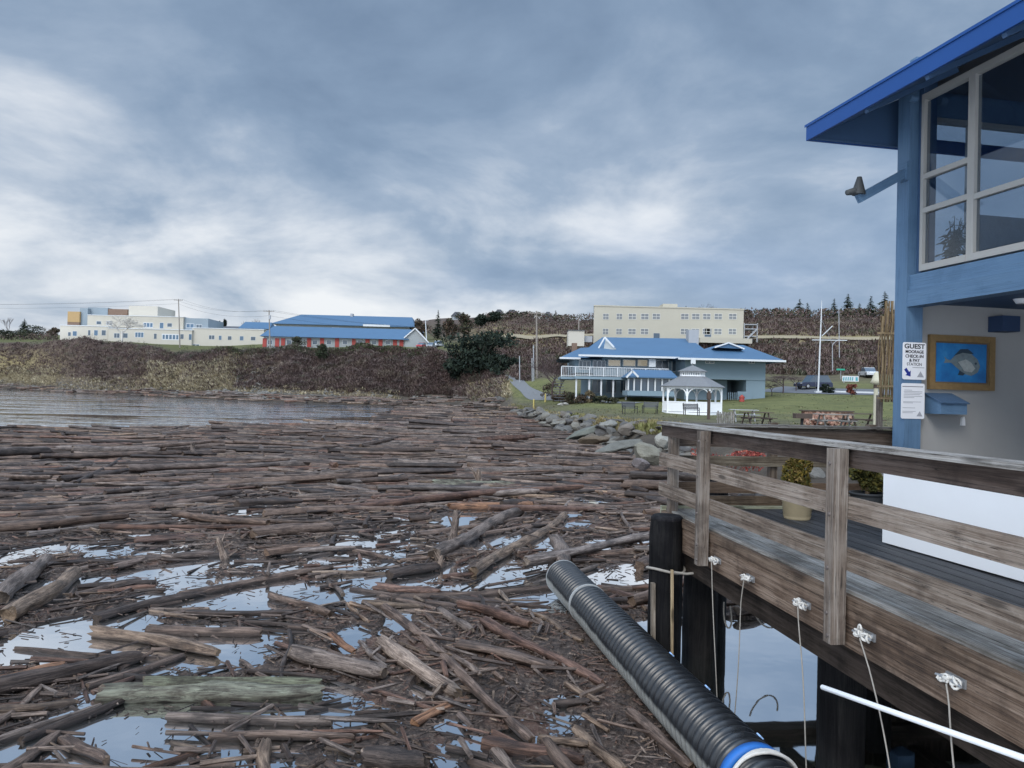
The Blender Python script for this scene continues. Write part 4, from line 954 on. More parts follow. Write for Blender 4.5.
fishpoly('fish', [(-.42, .10), (-.36, .05), (-.28, .03), (-.18, .12), (0, .20), (.2, .18), (.36, .06), (.42, -.08), (.36, -.2), (.22, -.27), (.05, -.24), (-.12, -.12), (-.26, -.02), (-.36, -.02), (-.43, -.03), (-.39, .04)], 0, MAT['fish1'], cv_)
fishpoly('fish_fin', [(-.2, .12), (-.05, .26), (.12, .27), (.26, .18), (.2, .17), (0, .19)], .0025, MAT['fish2'], cv_)
fishpoly('fish_fin', [(-.06, -.17), (-.1, -.26), (.02, -.27), (.06, -.23)], .0025, MAT['fish2'], cv_)
fishpoly('fish_belly', [(-.1, .0), (.08, .06), (.2, .0), (.3, -.12), (.22, -.2), (.05, -.18)], .0025, MAT['fish3'], cv_)
fishpoly('fish_eye', [(.31 + .025 * math.cos(a), -.02 + .025 * math.sin(a)) for a in np.linspace(0, 6.28, 12)[:-1]], .005, MAT['fish2'], cv_)

db = empty('drop_box', BQ(SW, -.5, 2.9), 'blue sloped lid drop box fixed to the porch wall below the painting', 'box')
t0, z1 = on_s(925, 394, SW); t1, z0 = on_s(950, 414, SW); dd = .26
mb = MB(); mb.prism([(0, z0), (dd, z0), (dd, z0 + (z1 - z0) * .55), (0, z1)], (EA, UPV, EN), BQ(SW + .002, t1, 0), abs(t0 - t1)); mb.build('body', MAT['bluepaint'], db)
mb = MB(); mb.beam(BQ(SW + .0, (t0 + t1) / 2, z1 + .012), BQ(SW + dd + .03, (t0 + t1) / 2, z0 + (z1 - z0) * .55), abs(t0 - t1) + .03, .012, 0, (.7, .7, .75)); mb.build('lid', MAT['bluepaint'], db)
mb = MB(); wbox(mb, 988, 317, 1005, 333, .002, .22, 0, (.5, .5, .6)); tag(mb.build('speaker', MAT['bluedark']), 'small dark blue loudspeaker box high on the porch wall', 'speaker')
mb = MB(); t_, z_ = on_s(961.5, 421, SW); mb.prism([(-.022, -.055), (.028, -.055), (.022, .02), (.012, .055), (-.016, .04)], (-EN, UPV, EA), BQ(SW + .002, t_, z_), .03); tag(mb.build('hook', MAT['white']), 'small white hook on the porch wall under the painting', 'hook')

# notices on the pillar
INK, BLU, GRY = matte('black_ink', (.02, .02, .025), .6, 0, 1, 0), matte('blue_ink', (.015, .03, .22), .6, 0, 1, 0), matte('grey_ink', (.32, .33, .36), .6, 0, 1, 0)
def text_mesh(body, size, bold, o, parent, mat, width=None):
    cu = bpy.data.curves.new('lettering', 'FONT'); cu.body = body; cu.size = size; cu.align_x = 'CENTER'; cu.align_y = 'CENTER'; cu.extrude = .0008; cu.offset = bold
    ob = bpy.data.objects.new('lettering', cu); COL.objects.link(ob)
    dg = bpy.context.evaluated_depsgraph_get(); me = bpy.data.meshes.new_from_object(ob.evaluated_get(dg)); COL.objects.unlink(ob); bpy.data.objects.remove(ob)
    w_ = max(v.co.x for v in me.vertices) - min(v.co.x for v in me.vertices); k = (width / w_) if width else 1
    r = parent
    while r.parent: r = r.parent
    for v in me.vertices: v.co = o + (-EN) * v.co.x * k + UPV * v.co.y + EA * v.co.z - r.location
    me.materials.clear(); me.materials.append(mat)
    t2 = bpy.data.objects.new('lettering', me); COL.objects.link(t2); t2.parent = parent
    a = me.attributes.new('tint', 'FLOAT_COLOR', 'POINT'); a.data.foreach_set('color', np.ones(len(me.vertices) * 4, np.float32))
SG = .2
def sign(px0, py0, px1, py1, label):
    t0, z1 = on_s(px0, py0, SG + .006); t1, z0 = on_s(px1, py1, SG + .006)
    root = empty('notice_sign', BQ(SG, t0, z0), label, 'sign'); mb = MB()
    w_, h_ = abs(t1 - t0), z1 - z0; r = .022; pl = []
    for cx, cz, a0 in ((w_ - r, h_ - r, 0), (r, h_ - r, 1.571), (r, r, 3.142), (w_ - r, r, 4.712)):
        pl += [(cx + r * math.cos(a0 + a), cz + r * math.sin(a0 + a)) for a in np.linspace(0, 1.571, 6)]
    mb.prism(pl, (-EN, UPV, EA), BQ(SG + .003, t0, z0), .005); pan = mb.build('panel', MAT['signw'], root)
    return root, pan, t0, z0, w_, h_
MAT['signw'] = matte('sign_white', (.72, .73, .76), .5, .04, 3, 0)
root, pan, t0, z0, w_, h_ = sign(903, 342, 925.5, 380, 'white sign with black GUEST lettering and a blue arrow on the blue pillar')
P_ = lambda u, v: BQ(SG + .0085, t0 - u * w_, z0 + v * h_)
for body, v, sz, wd, bo, ma in (('GUEST', .89, .075, .88, .002, INK), ('MOORAGE', .745, .05, .78, .0015, INK), ('CHECK-IN', .625, .05, .78, .0015, INK), ('& PAY', .515, .05, .46, .0015, INK), ('STATION', .41, .05, .64, .0004, INK)):
    text_mesh(body, sz, bo, P_(.5, v), root, ma, wd * w_)
def flat(name, pts, ma, par): mb = MB(); mb.prism(pts, (-EN, UPV, EA), BQ(SG + .0082, t0, z0), .0016); mb.build(name, ma, par)
A_ = [(0, .018), (.06, .018), (.06, .045), (.115, 0), (.06, -.045), (.06, -.018), (0, -.018)]; ca, sa = math.cos(-.9), math.sin(-.9)
flat('arrow', [(.035 + x * ca - y * sa, .125 + x * sa + y * ca) for x, y in A_], BLU, pan)
flat('emblem', [(w_ * .62, .03), (w_ * .92, .03), (w_ * .77, .10)], GRY, pan); flat('caption', [(w_ * .42, .138), (w_ * .93, .138), (w_ * .93, .146), (w_ * .42, .146)], GRY, pan)
root, pan, t0, z0, w_, h_ = sign(901.5, 383, 924, 419, 'white notice with small dense print below the GUEST sign on the blue pillar')
flat('heading', [(.04 * w_, .9 * h_), (.93 * w_, .9 * h_), (.93 * w_, .915 * h_), (.04 * w_, .915 * h_)], INK, pan)
for v, a_, b_ in ((.80, .12, .45), (.76, .1, .9), (.72, .12, .88), (.68, .1, .8), (.63, .1, .9), (.59, .1, .55), (.47, .08, .85), (.44, .08, .5), (.30, .06, .6), (.2, .06, .62), (.16, .06, .5)):
    flat('print_line', [(a_ * w_, v * h_), (b_ * w_, v * h_), (b_ * w_, (v + .014) * h_), (a_ * w_, (v + .014) * h_)], GRY, pan)
flat('emblem', [(w_ * .66, .03), (w_ * .92, .03), (w_ * .8, .09)], GRY, pan)

# white panel on the deck in front of the porch
a_ = gz(885, 543.5, DK); b_ = gz(1024, 583, DK); d_ = (b_ - a_).normalized(); n_ = Vector((-d_.y, d_.x, 0))
mb = MB(); mb.beam(a_ + UPV * .425, a_ + d_ * 5.5 + UPV * .425, .06, .82)
mb.beam(a_ + UPV * .846 , a_ + d_ * 5.5 + UPV * .846, .09, .02)
tag(mb.build('white_panel', matte('white_panel_paint', (.78, .80, .82), .55, .07, 1.5, .05, .003)), 'long low white panel standing on the dark deck behind the railing', 'panel')

# potted conifers
def leaf_clump(mb, c, rx, ry, rz, n, size, cols, shell=.55):
    c = np.array(c); k = n
    d = NR.normal(size=(k, 3)); d /= np.linalg.norm(d, axis=1)[:, None]; rr = (shell + (1 - shell) * NR.random(k)) ** .7
    P = c + d * rr[:, None] * np.array([rx, ry, rz])
    a = NR.normal(size=(k, 3)); a /= np.linalg.norm(a, axis=1)[:, None]; b_ = np.cross(a, NR.normal(size=(k, 3))); b_ /= np.linalg.norm(b_, axis=1)[:, None]
    s_ = size * (.5 + NR.random(k))[:, None]
    V = np.stack([P - a * s_, P + b_ * s_ * .45, P + a * s_, P - b_ * s_ * .45], 1).reshape(-1, 3)
    ci = NR.integers(0, len(cols), k); T = np.repeat(np.array(cols)[ci] * (.75 + .5 * NR.random(k))[:, None], 4, 0)
    mb.add(V, [(4 * i, 4 * i + 1, 4 * i + 2, 4 * i + 3) for i in range(k)], 0, None, T)
MAT['leaf'] = matte('foliage', (1, 1, 1), .8, .12, 6, 0, 0, 0, .15)
def pot_plant(px, py, Y, hpx, wpx, cols, potmat, lab, ph=.25):
    base = at(px, py, Y); base.z = DK; root = empty('potted_conifer', base, lab, 'potted plant'); mb = MB()
    r = wpx / 2 / FPX * Y; hp = ph
    pr = [(0, r * .8), (hp * .1, r * .84)] + [(hp * (.1 + .8 * i / 12), r * (.84 + .12 * i / 12) * (1.03 if i % 2 else .985)) for i in range(13)] + [(hp * .93, r * 1.05), (hp, r * 1.05), (hp, r * .93), (hp * .85, r * .9), (hp * .85, .001)]
    lathe(mb, base, UPV, Vector((1, 0, 0)), Vector((0, 1, 0)), pr, 28); mb.build('pot', potmat, root)
    mb = MB(); hh = hpx / FPX * Y
    mb.tube([base + UPV * hp * .8, base + UPV * (hp + hh * .5)], [.03, .015], 7, 0, (.08, .06, .04))
    for k in range(7): leaf_clump(mb, base + Vector((RN.uniform(-.45, .45) * r, RN.uniform(-.45, .45) * r, hp + hh * (.22 + .1 * k))), r * (.85 - .05 * k), r * (.85 - .05 * k), hh * .22, 420, .022, cols)
    mb.build('foliage', MAT['leaf'], root)
pot_plant(797, 517, 8.6, 42, 31, [(.10, .085, .018), (.14, .10, .02), (.07, .07, .02), (.16, .11, .04)], matte('ribbed_tan_pot', (.24, .20, .125), .75, .2, 8), 'yellow brown dwarf conifer in a ribbed tan pot inside the railing', .26)
pot_plant(867, 512, 8.7, 36, 33, [(.06, .06, .018), (.10, .085, .02), (.05, .055, .02)], matte('dark_pot', (.03, .033, .036), .6, .2, 8), 'dull green dwarf conifer in a dark pot beside the white panel', .3)
# ------------------------------------------------------------------ vegetation helpers
def bez(a, b_, c_, k): return [a.lerp(b_, t_).lerp(b_.lerp(c_, t_), t_) for t_ in np.linspace(0, 1, k)]
def conifer(base, h, r, lab, cols=((.022, .034, .022), (.03, .045, .028), (.04, .055, .035)), name='conifer_tree', group='evergreens along the skyline', ragged=.35, bare=.12):
    root = empty(name, base, lab, 'tree', group); mb = MB()
    mb.tube([base - UPV * .3, base + UPV * h * .5, base + UPV * h * .98], [h * .022, h * .014, h * .003], 6, 0, (.07, .055, .045)); mb.build('trunk', MAT['leaf'], root)
    V, T = [], []; nl = max(9, int(h * 1.6))
    for i in range(nl):
        f = bare + (1 - bare) * (i / nl); rr = r * (1 - f) ** .8 * (.25 + .75 * min(1, (f - bare) * 7 + .5)) * RN.uniform(1 - ragged, 1 + ragged * .6) + .12
        for j in range(12):
            a = RN.uniform(0, 6.283); q = rr * RN.uniform(.55, 1.1); d = Vector((math.cos(a), math.sin(a), 0)); s_ = Vector((-d.y, d.x, 0))
            o = base + UPV * (f * h + RN.uniform(-.4, .4) * h / nl)
            for g in range(4):
                c_ = o + d * q * (.25 + .24 * g) - UPV * (q * .10 * g * g * .5 * RN.uniform(.4, 1.2)); wv = q * .30 * (1 - .16 * g)
                col = np.array(RN.choice(cols)) * RN.uniform(.7, 1.3)
                V += [c_ - d * wv + UPV * RN.uniform(-.05, .1), c_ + s_ * wv * .8 - UPV * wv * RN.uniform(.1, .8), c_ + d * wv * 1.3 - UPV * wv * .3, c_ - s_ * wv * .8 - UPV * wv * RN.uniform(.1, .8)]; T += [col] * 4
    mb = MB(); mb.add([tuple(v) for v in V], [(4 * i, 4 * i + 1, 4 * i + 2, 4 * i + 3) for i in range(len(V) // 4)], 0, None, np.array(T)); mb.build('crown', MAT['leaf'], root)
    return root
def bushy(base, h, wd, lab, cols, name='broadleaf_tree', group=None, n=900, size=None, trunk=.25, cat='tree', lobes=9):
    root = empty(name, base, lab, cat, group)
    if trunk > 0:
        mb = MB(); top = base + UPV * h * .6
        mb.tube([base - UPV * .3, base + UPV * h * .3, top], [h * .035, h * .025, h * .012], 7, 0, (.08, .065, .055))
        for k in range(6):
            a = RN.uniform(0, 6.28); mb.tube(bez(base + UPV * h * RN.uniform(.15, .4), base + UPV * h * .5 + Vector((math.cos(a), math.sin(a), 0)) * wd * .2, base + UPV * h * .75 + Vector((math.cos(a), math.sin(a), 0)) * wd * .35, 5), [h * .015, h * .012, h * .009, h * .006, h * .003], 5, 0, (.08, .065, .055))
        mb.build('trunk', MAT['leaf'], root)
    mb = MB(); size = size or max(.12, h * .035)
    for k in range(lobes):
        a = RN.uniform(0, 6.28); q = RN.uniform(0, .62); zf = RN.uniform(trunk + .15, .84)
        e = wd / 2 * q * (1.15 - .5 * max(0, zf - .5))
        leaf_clump(mb, base + Vector((math.cos(a) * e, math.sin(a) * e, h * zf)), wd * RN.uniform(.17, .27), wd * RN.uniform(.17, .27), h * RN.uniform(.12, .19), n // lobes, size, cols, .35)
    mb.build('crown', MAT['leaf'], root); return root
def bare_tree(base, h, wd, lab, col, name='bare_tree', group=None, depth=4, thick=.03, lean=.0):
    root = empty(name, base, lab, 'tree', group); tm, cm = MB(), MB()
    def grow(p, d, ln, r, lv, mb):
        q = p + d * ln; mid = p.lerp(q, .5) + Vector((RN.gauss(0, .06), RN.gauss(0, .06), 0)) * ln
        mb.tube([p, mid, q], [r, r * .85, r * .62], 5 if lv < 2 else 3, 0, tuple(np.array(col) * RN.uniform(.75, 1.25)), False)
        if lv >= depth: return
        for k in range(3 if lv < 1 else RN.choice((3, 4))):
            a = RN.uniform(0, 6.28); sp_ = RN.uniform(.45, 1.0) * (wd / h) * 1.1
            nd = (d + Vector((math.cos(a) * sp_, math.sin(a) * sp_, RN.uniform(-.25, .35)))).normalized()
            grow(p.lerp(q, RN.uniform(.55, 1.0)), nd, ln * RN.uniform(.6, .85), r * .58, lv + 1, cm)
    grow(base - UPV * .2, Vector((lean, 0, 1)).normalized(), h * .40, h * thick, 0, tm)
    tm.build('trunk', MAT['leaf'], root); cm.build('crown', MAT['leaf'], root); return root

# ------------------------------------------------------------------ brush, grass
def brush(name, spans, n, h0, h1, cols, kind='stuff', wf=.05, spread=.5):
    """tufts of bare twigs; spans: (pixel column range, terrain knot range) picked in proportion"""
    V, T = [], []; tot = sum(s_[4] for s_ in spans)
    for x0, x1, k0, k1, wt in spans:
        for _ in range(int(n * wt / tot)):
            px = RN.uniform(x0, x1); u = at(px, 394, 1).x; ky, kz, _c2 = column(u); Y = float(np.interp(RN.uniform(k0, k1), range(9), ky)); X = u * Y
            z = ground(X, Y); g_ = _look(_GM, X * 1.7, (Y * 1.7) % 430) + .5; hh = RN.uniform(h0, h1) * (.55 + .9 * g_); base_c = np.array(cols[int(min(.999, max(0, (g_ - .22) * 1.8 + RN.gauss(0, .16))) * len(cols))]) * RN.uniform(.88, 1.12)
            for j in range(5):
                a = RN.uniform(0, 6.28); d = Vector((math.cos(a), math.sin(a), 0)); b_ = Vector((X, Y, z - .1)) + d * RN.uniform(0, hh * .5); tip = b_ + UPV * hh * RN.uniform(.55, 1.1) + d * hh * spread * RN.uniform(.2, 1)
                s_ = Vector((-d.y, d.x, 0)) * hh * wf * RN.uniform(.6, 2.2); m_ = b_.lerp(tip, .6) + d * hh * .1
                V += [b_ - s_, m_ - s_ * 1.3, tip, m_ + s_ * 1.3]; T += [base_c * RN.uniform(.92, 1.08)] * 4
    mb = MB(); mb.add([tuple(v) for v in V], [(4 * i, 4 * i + 1, 4 * i + 2, 4 * i + 3) for i in range(len(V) // 4)], 0, None, np.array(T))
    return tag(mb.build(name, MAT['leaf']), kind=kind)
PUR = [(0.081, 0.066, 0.048), (0.090, 0.064, 0.058), (0.112, 0.078, 0.071), (0.129, 0.092, 0.081), (0.106, 0.072, 0.064), (0.152, 0.118, 0.092)]
brush('bluff_brush', [(-200, 0, 2.3, 4.0, .6), (0, 110, 2.4, 4.0, 1), (110, 250, 2.7, 4.0, 1.2), (240, 440, 2.1, 4.0, 2.4), (420, 505, 2.1, 4.3, 1.2), (110, 240, 2.1, 2.8, .3)], 26000, .35, 1.1, PUR, wf=.06, spread=1.2)
def thicket(name, spans, n, cols, r0, r1, mesh=None):
    mb = MB()
    for _ in range(n):
        x0, x1, k0, k1 = RN.choice(spans); px = RN.uniform(x0, x1); u = at(px, 394, 1).x; ky, kz, _c2 = column(u); Y = float(np.interp(RN.uniform(k0, k1), range(9), ky)); X = u * Y; r = RN.uniform(r0, r1)
        f = RN.uniform(.85, 1.2); g_ = RN.choice(cols); leaf_clump(mb, Vector((X, Y, ground(X, Y) + r * .15)), r * RN.uniform(.9, 1.6), r, r * RN.uniform(.5, .9), 130, .16, [tuple(q * f for q in g_), tuple(q * f * 1.15 for q in g_)], .5)
    return tag(mb.build(name, MAT['leaf']), kind='stuff')
BSP = [(-60, 110, 2.6, 3.95), (110, 250, 2.9, 4.0), (240, 440, 2.3, 4.0), (240, 440, 3.2, 4.0), (420, 505, 2.3, 4.2)]
thicket('bluff_edge_bushes', [(-60, 505, 3.75, 4.12), (100, 320, 3.85, 4.1)], 110, [(0.089, 0.074, 0.068), (0.108, 0.089, 0.077), (0.066, 0.066, 0.047), (0.054, 0.062, 0.035)], .8, 2.3)
thicket('bluff_bushes', BSP, 330, [(0.104, 0.081, 0.076), (0.124, 0.097, 0.089), (0.081, 0.066, 0.062), (0.092, 0.085, 0.062), (0.146, 0.119, 0.097), (0.058, 0.062, 0.042)], .6, 1.7)
brush('dry_bluff_grass', [(0, 60, 2.0, 2.8, .6), (150, 235, 2.0, 3.4, 2.2), (225, 250, 3.0, 3.9, .3), (470, 508, 2.1, 3.4, 1.0), (60, 160, 1.9, 2.5, .5), (225, 400, 1.9, 2.2, .3)], 6500, .4, 1.0, [(.30, .25, .155), (.25, .20, .125), (.34, .29, .20), (.20, .165, .105)], wf=.08, spread=.9)
brush('tan_slope_grass', [(148, 232, 2.1, 3.3, 1), (8, 55, 2.1, 2.7, .4)], 2600, .5, 1.1, [(.40, .34, .22), (.34, .29, .19), (.45, .39, .27)], wf=.09, spread=.9)
brush('green_bluff_top', [(205, 330, 3.85, 4.15, 1), (330, 425, 3.8, 4.2, .8)], 1300, .4, 1.0, [(.055, .07, .03), (.08, .095, .045), (.10, .105, .06)], wf=.12, spread=1.0)
brush('hillside_brush', [(475, 530, 4.0, 5.85, 1.0), (530, 900, 4.72, 5.93, 2.6), (475, 900, 6.12, 7.02, 2.2), (900, 1150, 4.75, 7.0, .6)], 24000, .35, 1.1, PUR + [(.09, .09, .06)], wf=.07, spread=1.1)
DRYC = [(.30, .25, .13), (.25, .20, .10), (.20, .18, .08), (.16, .16, .06)]
thicket('hillside_bushes', [(530, 900, 4.8, 5.9), (475, 900, 6.15, 7.0), (475, 900, 6.6, 7.05), (475, 535, 4.2, 5.8)], 300, [(0.104, 0.081, 0.077), (0.124, 0.097, 0.089), (0.081, 0.066, 0.062), (0.077, 0.074, 0.050), (0.131, 0.108, 0.089)], .6, 1.5)
brush('dry_shore_grass', [(505, 590, 1.95, 2.25, .5), (590, 740, 1.7, 2.2, 1.6), (740, 900, 1.8, 2.1, .6)], 2600, .15, .36, DRYC, wf=.06, spread=.8)
brush('lawn_grass', [(515, 900, 2.2, 4.2, 1)], 9000, .06, .16, [(.09, .105, .045), (.11, .12, .055), (.075, .092, .036), (.165, .15, .08)], wf=.14, spread=1.2)

# ------------------------------------------------------------------ rocks
def ico(sub):
    bm = bmesh.new(); bmesh.ops.create_icosphere(bm, subdivisions=sub, radius=1.0)
    V = np.array([v.co[:] for v in bm.verts]); F_ = [tuple(v.index for v in f.verts) for f in bm.faces]; bm.free(); return V, F_
ICO = ico(3)
MAT['rock'] = matte('shore_rock', (.125, .118, .105), .85, .55, 2.6, .9, .07)
def rock(p, rx, ry, rz, rz_rot, tilt, tint, lab, facets=15, name='shore_rock'):
    D = ICO[0]; nn = NR.normal(size=(facets, 3)); nn /= np.linalg.norm(nn, axis=1)[:, None]; dd = NR.uniform(.62, 1.0, facets)
    q = D @ nn.T; rad = np.min(np.where(q > .05, dd * (1 + .03 * (vn(D[:, :1] * 6 + p[0], D[:, 1:2] * 6 + D[:, 2:3] * 5) - .5)) / np.maximum(q, .05), 9), axis=1).clip(.4, 1.15)
    V = D * rad[:, None] * (1 + .05 * (vn(D[:, 0] * 4 + p[0], D[:, 1] * 4 + D[:, 2] * 3 + p[1]) - .5))[:, None] * np.array([rx, ry, rz])
    Rm = np.array((Matrix.Rotation(rz_rot, 3, 'Z') @ Matrix.Rotation(tilt[0], 3, 'X') @ Matrix.Rotation(tilt[1], 3, 'Y')))
    mb = MB(); mb.add(V @ Rm.T + np.array(p), ICO[1], 0, None, tint, False); o = mb.build(name, MAT['rock'])
    return tag(o, lab, 'rock', 'boulders of the shore riprap')
for (px, py, Y, w_, h_, d_, ti, tn_, lab) in ((649, 454, 31, .66, .46, .6, (0, .1), (1.35, 1.35, 1.2), 'big rounded pale green grey boulder just left of the pier end'),
        (610, 425, 50, .62, .42, .5, (0, 0), (1.5, 1.55, 1.55), 'pale rounded boulder standing out at the lawn edge left of the pier'),
        (663, 441, 33, .34, .34, .4, (0, 0), (2.0, 2.05, 2.0), 'small nearly white boulder behind the railing end post'),
        (619, 446, 37, 1.25, .24, .55, (.15, -.28), (1.0, 1.05, 1.05), 'long flat grey slab sloping down to the logs beside the big pale boulder'),
        (581, 434, 50, 1.3, .26, .6, (.1, -.35), (.95, 1.05, 1.0), 'long tilted greenish slab pointing up to the lawn'),
        (596, 440, 42, .9, .25, .5, (.1, -.1), (.9, .72, .55), 'brown stained slab between the two long grey slabs'),
        (627, 430, 43, .6, .36, .5, (0, .1), (1.2, 1.1, 1.05), 'pinkish grey block at the top of the riprap near the lawn edge'),
        (640, 465, 29, .34, .24, .3, (0, 0), (1.1, 1.0, 1.1), 'small mauve grey rock at the foot of the big pale boulder')):
    p = at(px, py, Y); rock(p, w_, d_, h_, RN.uniform(-.2, .2), ti, tn_, lab)
k = 0
while k < 250:
    px = RN.choice((RN.uniform(495, 600), RN.uniform(560, 690), RN.uniform(660, 900))); u = at(px, 394, 1).x; ky, kz, _ = column(u); f = RN.uniform(.75, 2.05)
    Y = float(np.interp(f, range(9), ky)); X = u * Y; z = ground(X, Y); s_ = RN.uniform(.2, .52) * (1 + max(0, Y - 40) * .014); slab = RN.random() < .4
    sp_ = ('lower' if f < 1.2 else 'upper' if f > 1.7 else 'middle'); k += 1
    tn_ = RN.choice(((.8, .82, .85), (1, 1, 1), (1.25, 1.25, 1.2), (.6, .6, .64), (1.0, .92, .85)))
    where = 'seen through the pier railing' if px > 668 else 'between footpath and logs' if px < 560 else 'left of the pier end'
    shade = {.8: 'blue grey', 1: 'mid grey', 1.25: 'light grey', .6: 'dark wet', 1.0: 'brownish'}[tn_[0]] if tn_ != (1.0, .92, .85) else 'brownish'
    rock((X, Y, z + s_ * .15), s_ * (1.5 if slab else 1), s_ * .9, s_ * (.32 if slab else .62), RN.uniform(0, 3.1) if not slab else RN.gauss(.3, .4), (RN.gauss(0, .2), RN.gauss(-.15, .25)), tn_, '%s %s on the %s part of the riprap %s' % (shade, 'slab' if slab else 'boulder', sp_, where))
# cobbles under the bluff
mb = MB(); I2 = ico(1)
for k in range(900):
    px = RN.choice((RN.uniform(205, 275), RN.uniform(0, 500))); u = at(px, 394, 1).x; ky, kz, _ = column(u); Y = float(np.interp(RN.uniform(1.4, 3.0 if 205 < px < 262 and RN.random() < .8 else 2.2), range(9), ky)); X = u * Y; s_ = RN.uniform(.2, .7); g_ = RN.uniform(.7, 1.5)
    mb.add(I2[0] * np.array([s_, s_, s_ * .6]) * NR.uniform(.8, 1.2, (len(I2[0]), 1)) + np.array((X, Y, ground(X, Y))), I2[1], 0, None, (g_, g_, g_))
tag(mb.build('beach_cobbles', MAT['rock']), kind='stuff')

# ------------------------------------------------------------------ building helpers (front faces square to the picture, real depths)
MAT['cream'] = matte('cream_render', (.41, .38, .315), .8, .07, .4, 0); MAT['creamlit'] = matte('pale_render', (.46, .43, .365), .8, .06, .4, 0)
MAT['gazwhite'] = matte('gazebo_white', (.80, .81, .81), .5, .04, 2, 0); MAT['gazroof'] = matte('pale_grey_shingle', (.15, .155, .16), .9, .2, 6, .2, .02); MAT['softglass'] = matte('grey_window_glass', (.17, .18, .185), .3, .2, .5, 0); MAT['softframe'] = matte('cream_window_frame', (.50, .49, .44), .7, .04, 1, 0)
MAT['beige'] = matte('beige_concrete', (.39, .365, .295), .85, .07, .35, .1, .02); MAT['farglass'] = matte('far_window_glass', (.05, .075, .10), .15, .25, .5, 0, 0, 0, .6)
MAT['farblueglass'] = matte('blue_window_glass', (.055, .11, .17), .2, .3, .3, 0, 0, 0, .6); MAT['orangeclad'] = matte('ochre_cladding', (.33, .22, .10), .7, .1, .5, 0); MAT['brownclad'] = matte('brown_cladding', (.16, .105, .075), .7, .15, .5, 0)
MAT['glassgrey'] = matte('blue_grey_cladding', (.20, .24, .265), .35, .12, .4, 0); MAT['farroof'] = matte('blue_standing_seam', (.050, .108, .185), .5, .12, .5, 0); MAT['redpanel'] = matte('red_panel', (.30, .05, .04), .6, .1, .5, 0)
MAT['greywall'] = matte('grey_cladding', (.27, .29, .29), .8, .06, .5, 0); MAT['bluewall'] = matte('blue_grey_siding', (.18, .245, .285), .75, .06, .5, 0); MAT['trim'] = matte('white_trim', (.55, .565, .57), .6, .04, 1, 0)
MAT['greyroof'] = matte('grey_shingle', (.085, .09, .10), .9, .2, 6, .2, .02); MAT['steel'] = matte('grey_steel', (.30, .31, .32), .5, .1, 3, 0); MAT['polewood'] = matte('utility_pole_wood', (.21, .185, .16), .85, .2, 3, 0); MAT['darkwood'] = matte('dark_outdoor_wood', (.075, .055, .045), .8, .25, 5, .2, .01)
MAT['benchslat'] = matte('dark_grey_slats', (.085, .09, .10), .6, .15, 4, 0); MAT['black'] = matte('black_metal', (.02, .02, .022), .5, .1, 4, 0)
def pb(mb, x0, y0, x1, y1, Y, dep, mi=0, tint=(1, 1, 1)):
    cx = (x0 + x1) / 2; mb.box(XX(x0, Y), XX(x1, Y), Y, Y + dep, ZZ(cx, y1, Y), ZZ(cx, y0, Y), mi, tint)
def pwin(par, x0, y0, x1, y1, Y, n=2, frame='trim', glass='farglass', name='window', split=False):
    cx = (x0 + x1) / 2; X0, X1, Z0, Z1 = XX(x0, Y), XX(x1, Y), ZZ(cx, y1, Y), ZZ(cx, y0, Y); f = max(.06, (X1 - X0) * .05); mb = MB()
    mb.box(X0, X0 + f, Y - .06, Y - .003, Z0, Z1); mb.box(X1 - f, X1, Y - .06, Y - .003, Z0, Z1); mb.box(X0 + f, X1 - f, Y - .058, Y - .003, Z0, Z0 + f); mb.box(X0 + f, X1 - f, Y - .058, Y - .003, Z1 - f, Z1)
    for k in range(1, n): xm = X0 + (X1 - X0) * k / n; mb.box(xm - f / 2, xm + f / 2, Y - .055, Y - .003, Z0 + f, Z1 - f)
    if split: mb.box(X0 + f, X1 - f, Y - .05, Y - .004, (Z0 + Z1) / 2 - f / 2, (Z0 + Z1) / 2 + f / 2)
    o = mb.build(name, MAT[frame], par); mb = MB(); mb.box(X0 + f * .9, X1 - f * .9, Y - .028, Y - .002, Z0 + f * .9, Z1 - f * .9); mb.build('pane', MAT[glass], o); return o

# ------------------------------------------------------------------ left: school campus on the bluff
Y = 300
b_ = empty('campus_building', at(160, 346, Y), 'large cream building in stepped flat roofed blocks on the left bluff', 'building')
def part(name, mat, par, *rects):
    mb = MB()
    for r_ in rects: pb(mb, *r_)
    return mb.build(name, MAT[mat], par)
part('ochre_block', 'orangeclad', b_, (65, 311.5, 77, 322, 303, 10)); part('brown_base', 'brownclad', b_, (65, 322, 77, 327, 303.1, 9.8))
part('stair_tower', 'glassgrey', b_, (77.2, 308, 85, 326, 304, 14), (85.1, 307.5, 105, 318, 306, 12)); part('brown_block', 'brownclad', b_, (105.2, 309, 125, 317, 306.2, 12))
part('roof_tower', 'creamlit', b_, (126, 306, 155, 320, 305, 16))
w1 = part('upper_storey', 'cream', b_, (85, 315.5, 128, 327, 302, 16), (128.2, 316.5, 181, 331, 301, 18)); part('slant_wing', 'glassgrey', b_, (181.2, 318.2, 206, 331, 302, 16))
w2 = part('lower_storey', 'creamlit', b_, (58, 326, 106, 349, 299, 14), (106.2, 329.3, 190, 349, 298, 16)); part('long_wing', 'creamlit', b_, (190.2, 329, 262, 349, 299, 14)); part('roof_coping', 'trim', b_, (57.5, 325.3, 106.2, 326, 298.8, 14.4), (106, 328.6, 190.4, 329.3, 297.8, 16.4), (190.3, 328.3, 262.3, 329, 298.8, 14.4), (128, 316, 181.4, 316.5, 300.8, 18.4), (84.7, 315, 128.2, 315.5, 301.8, 16.4))
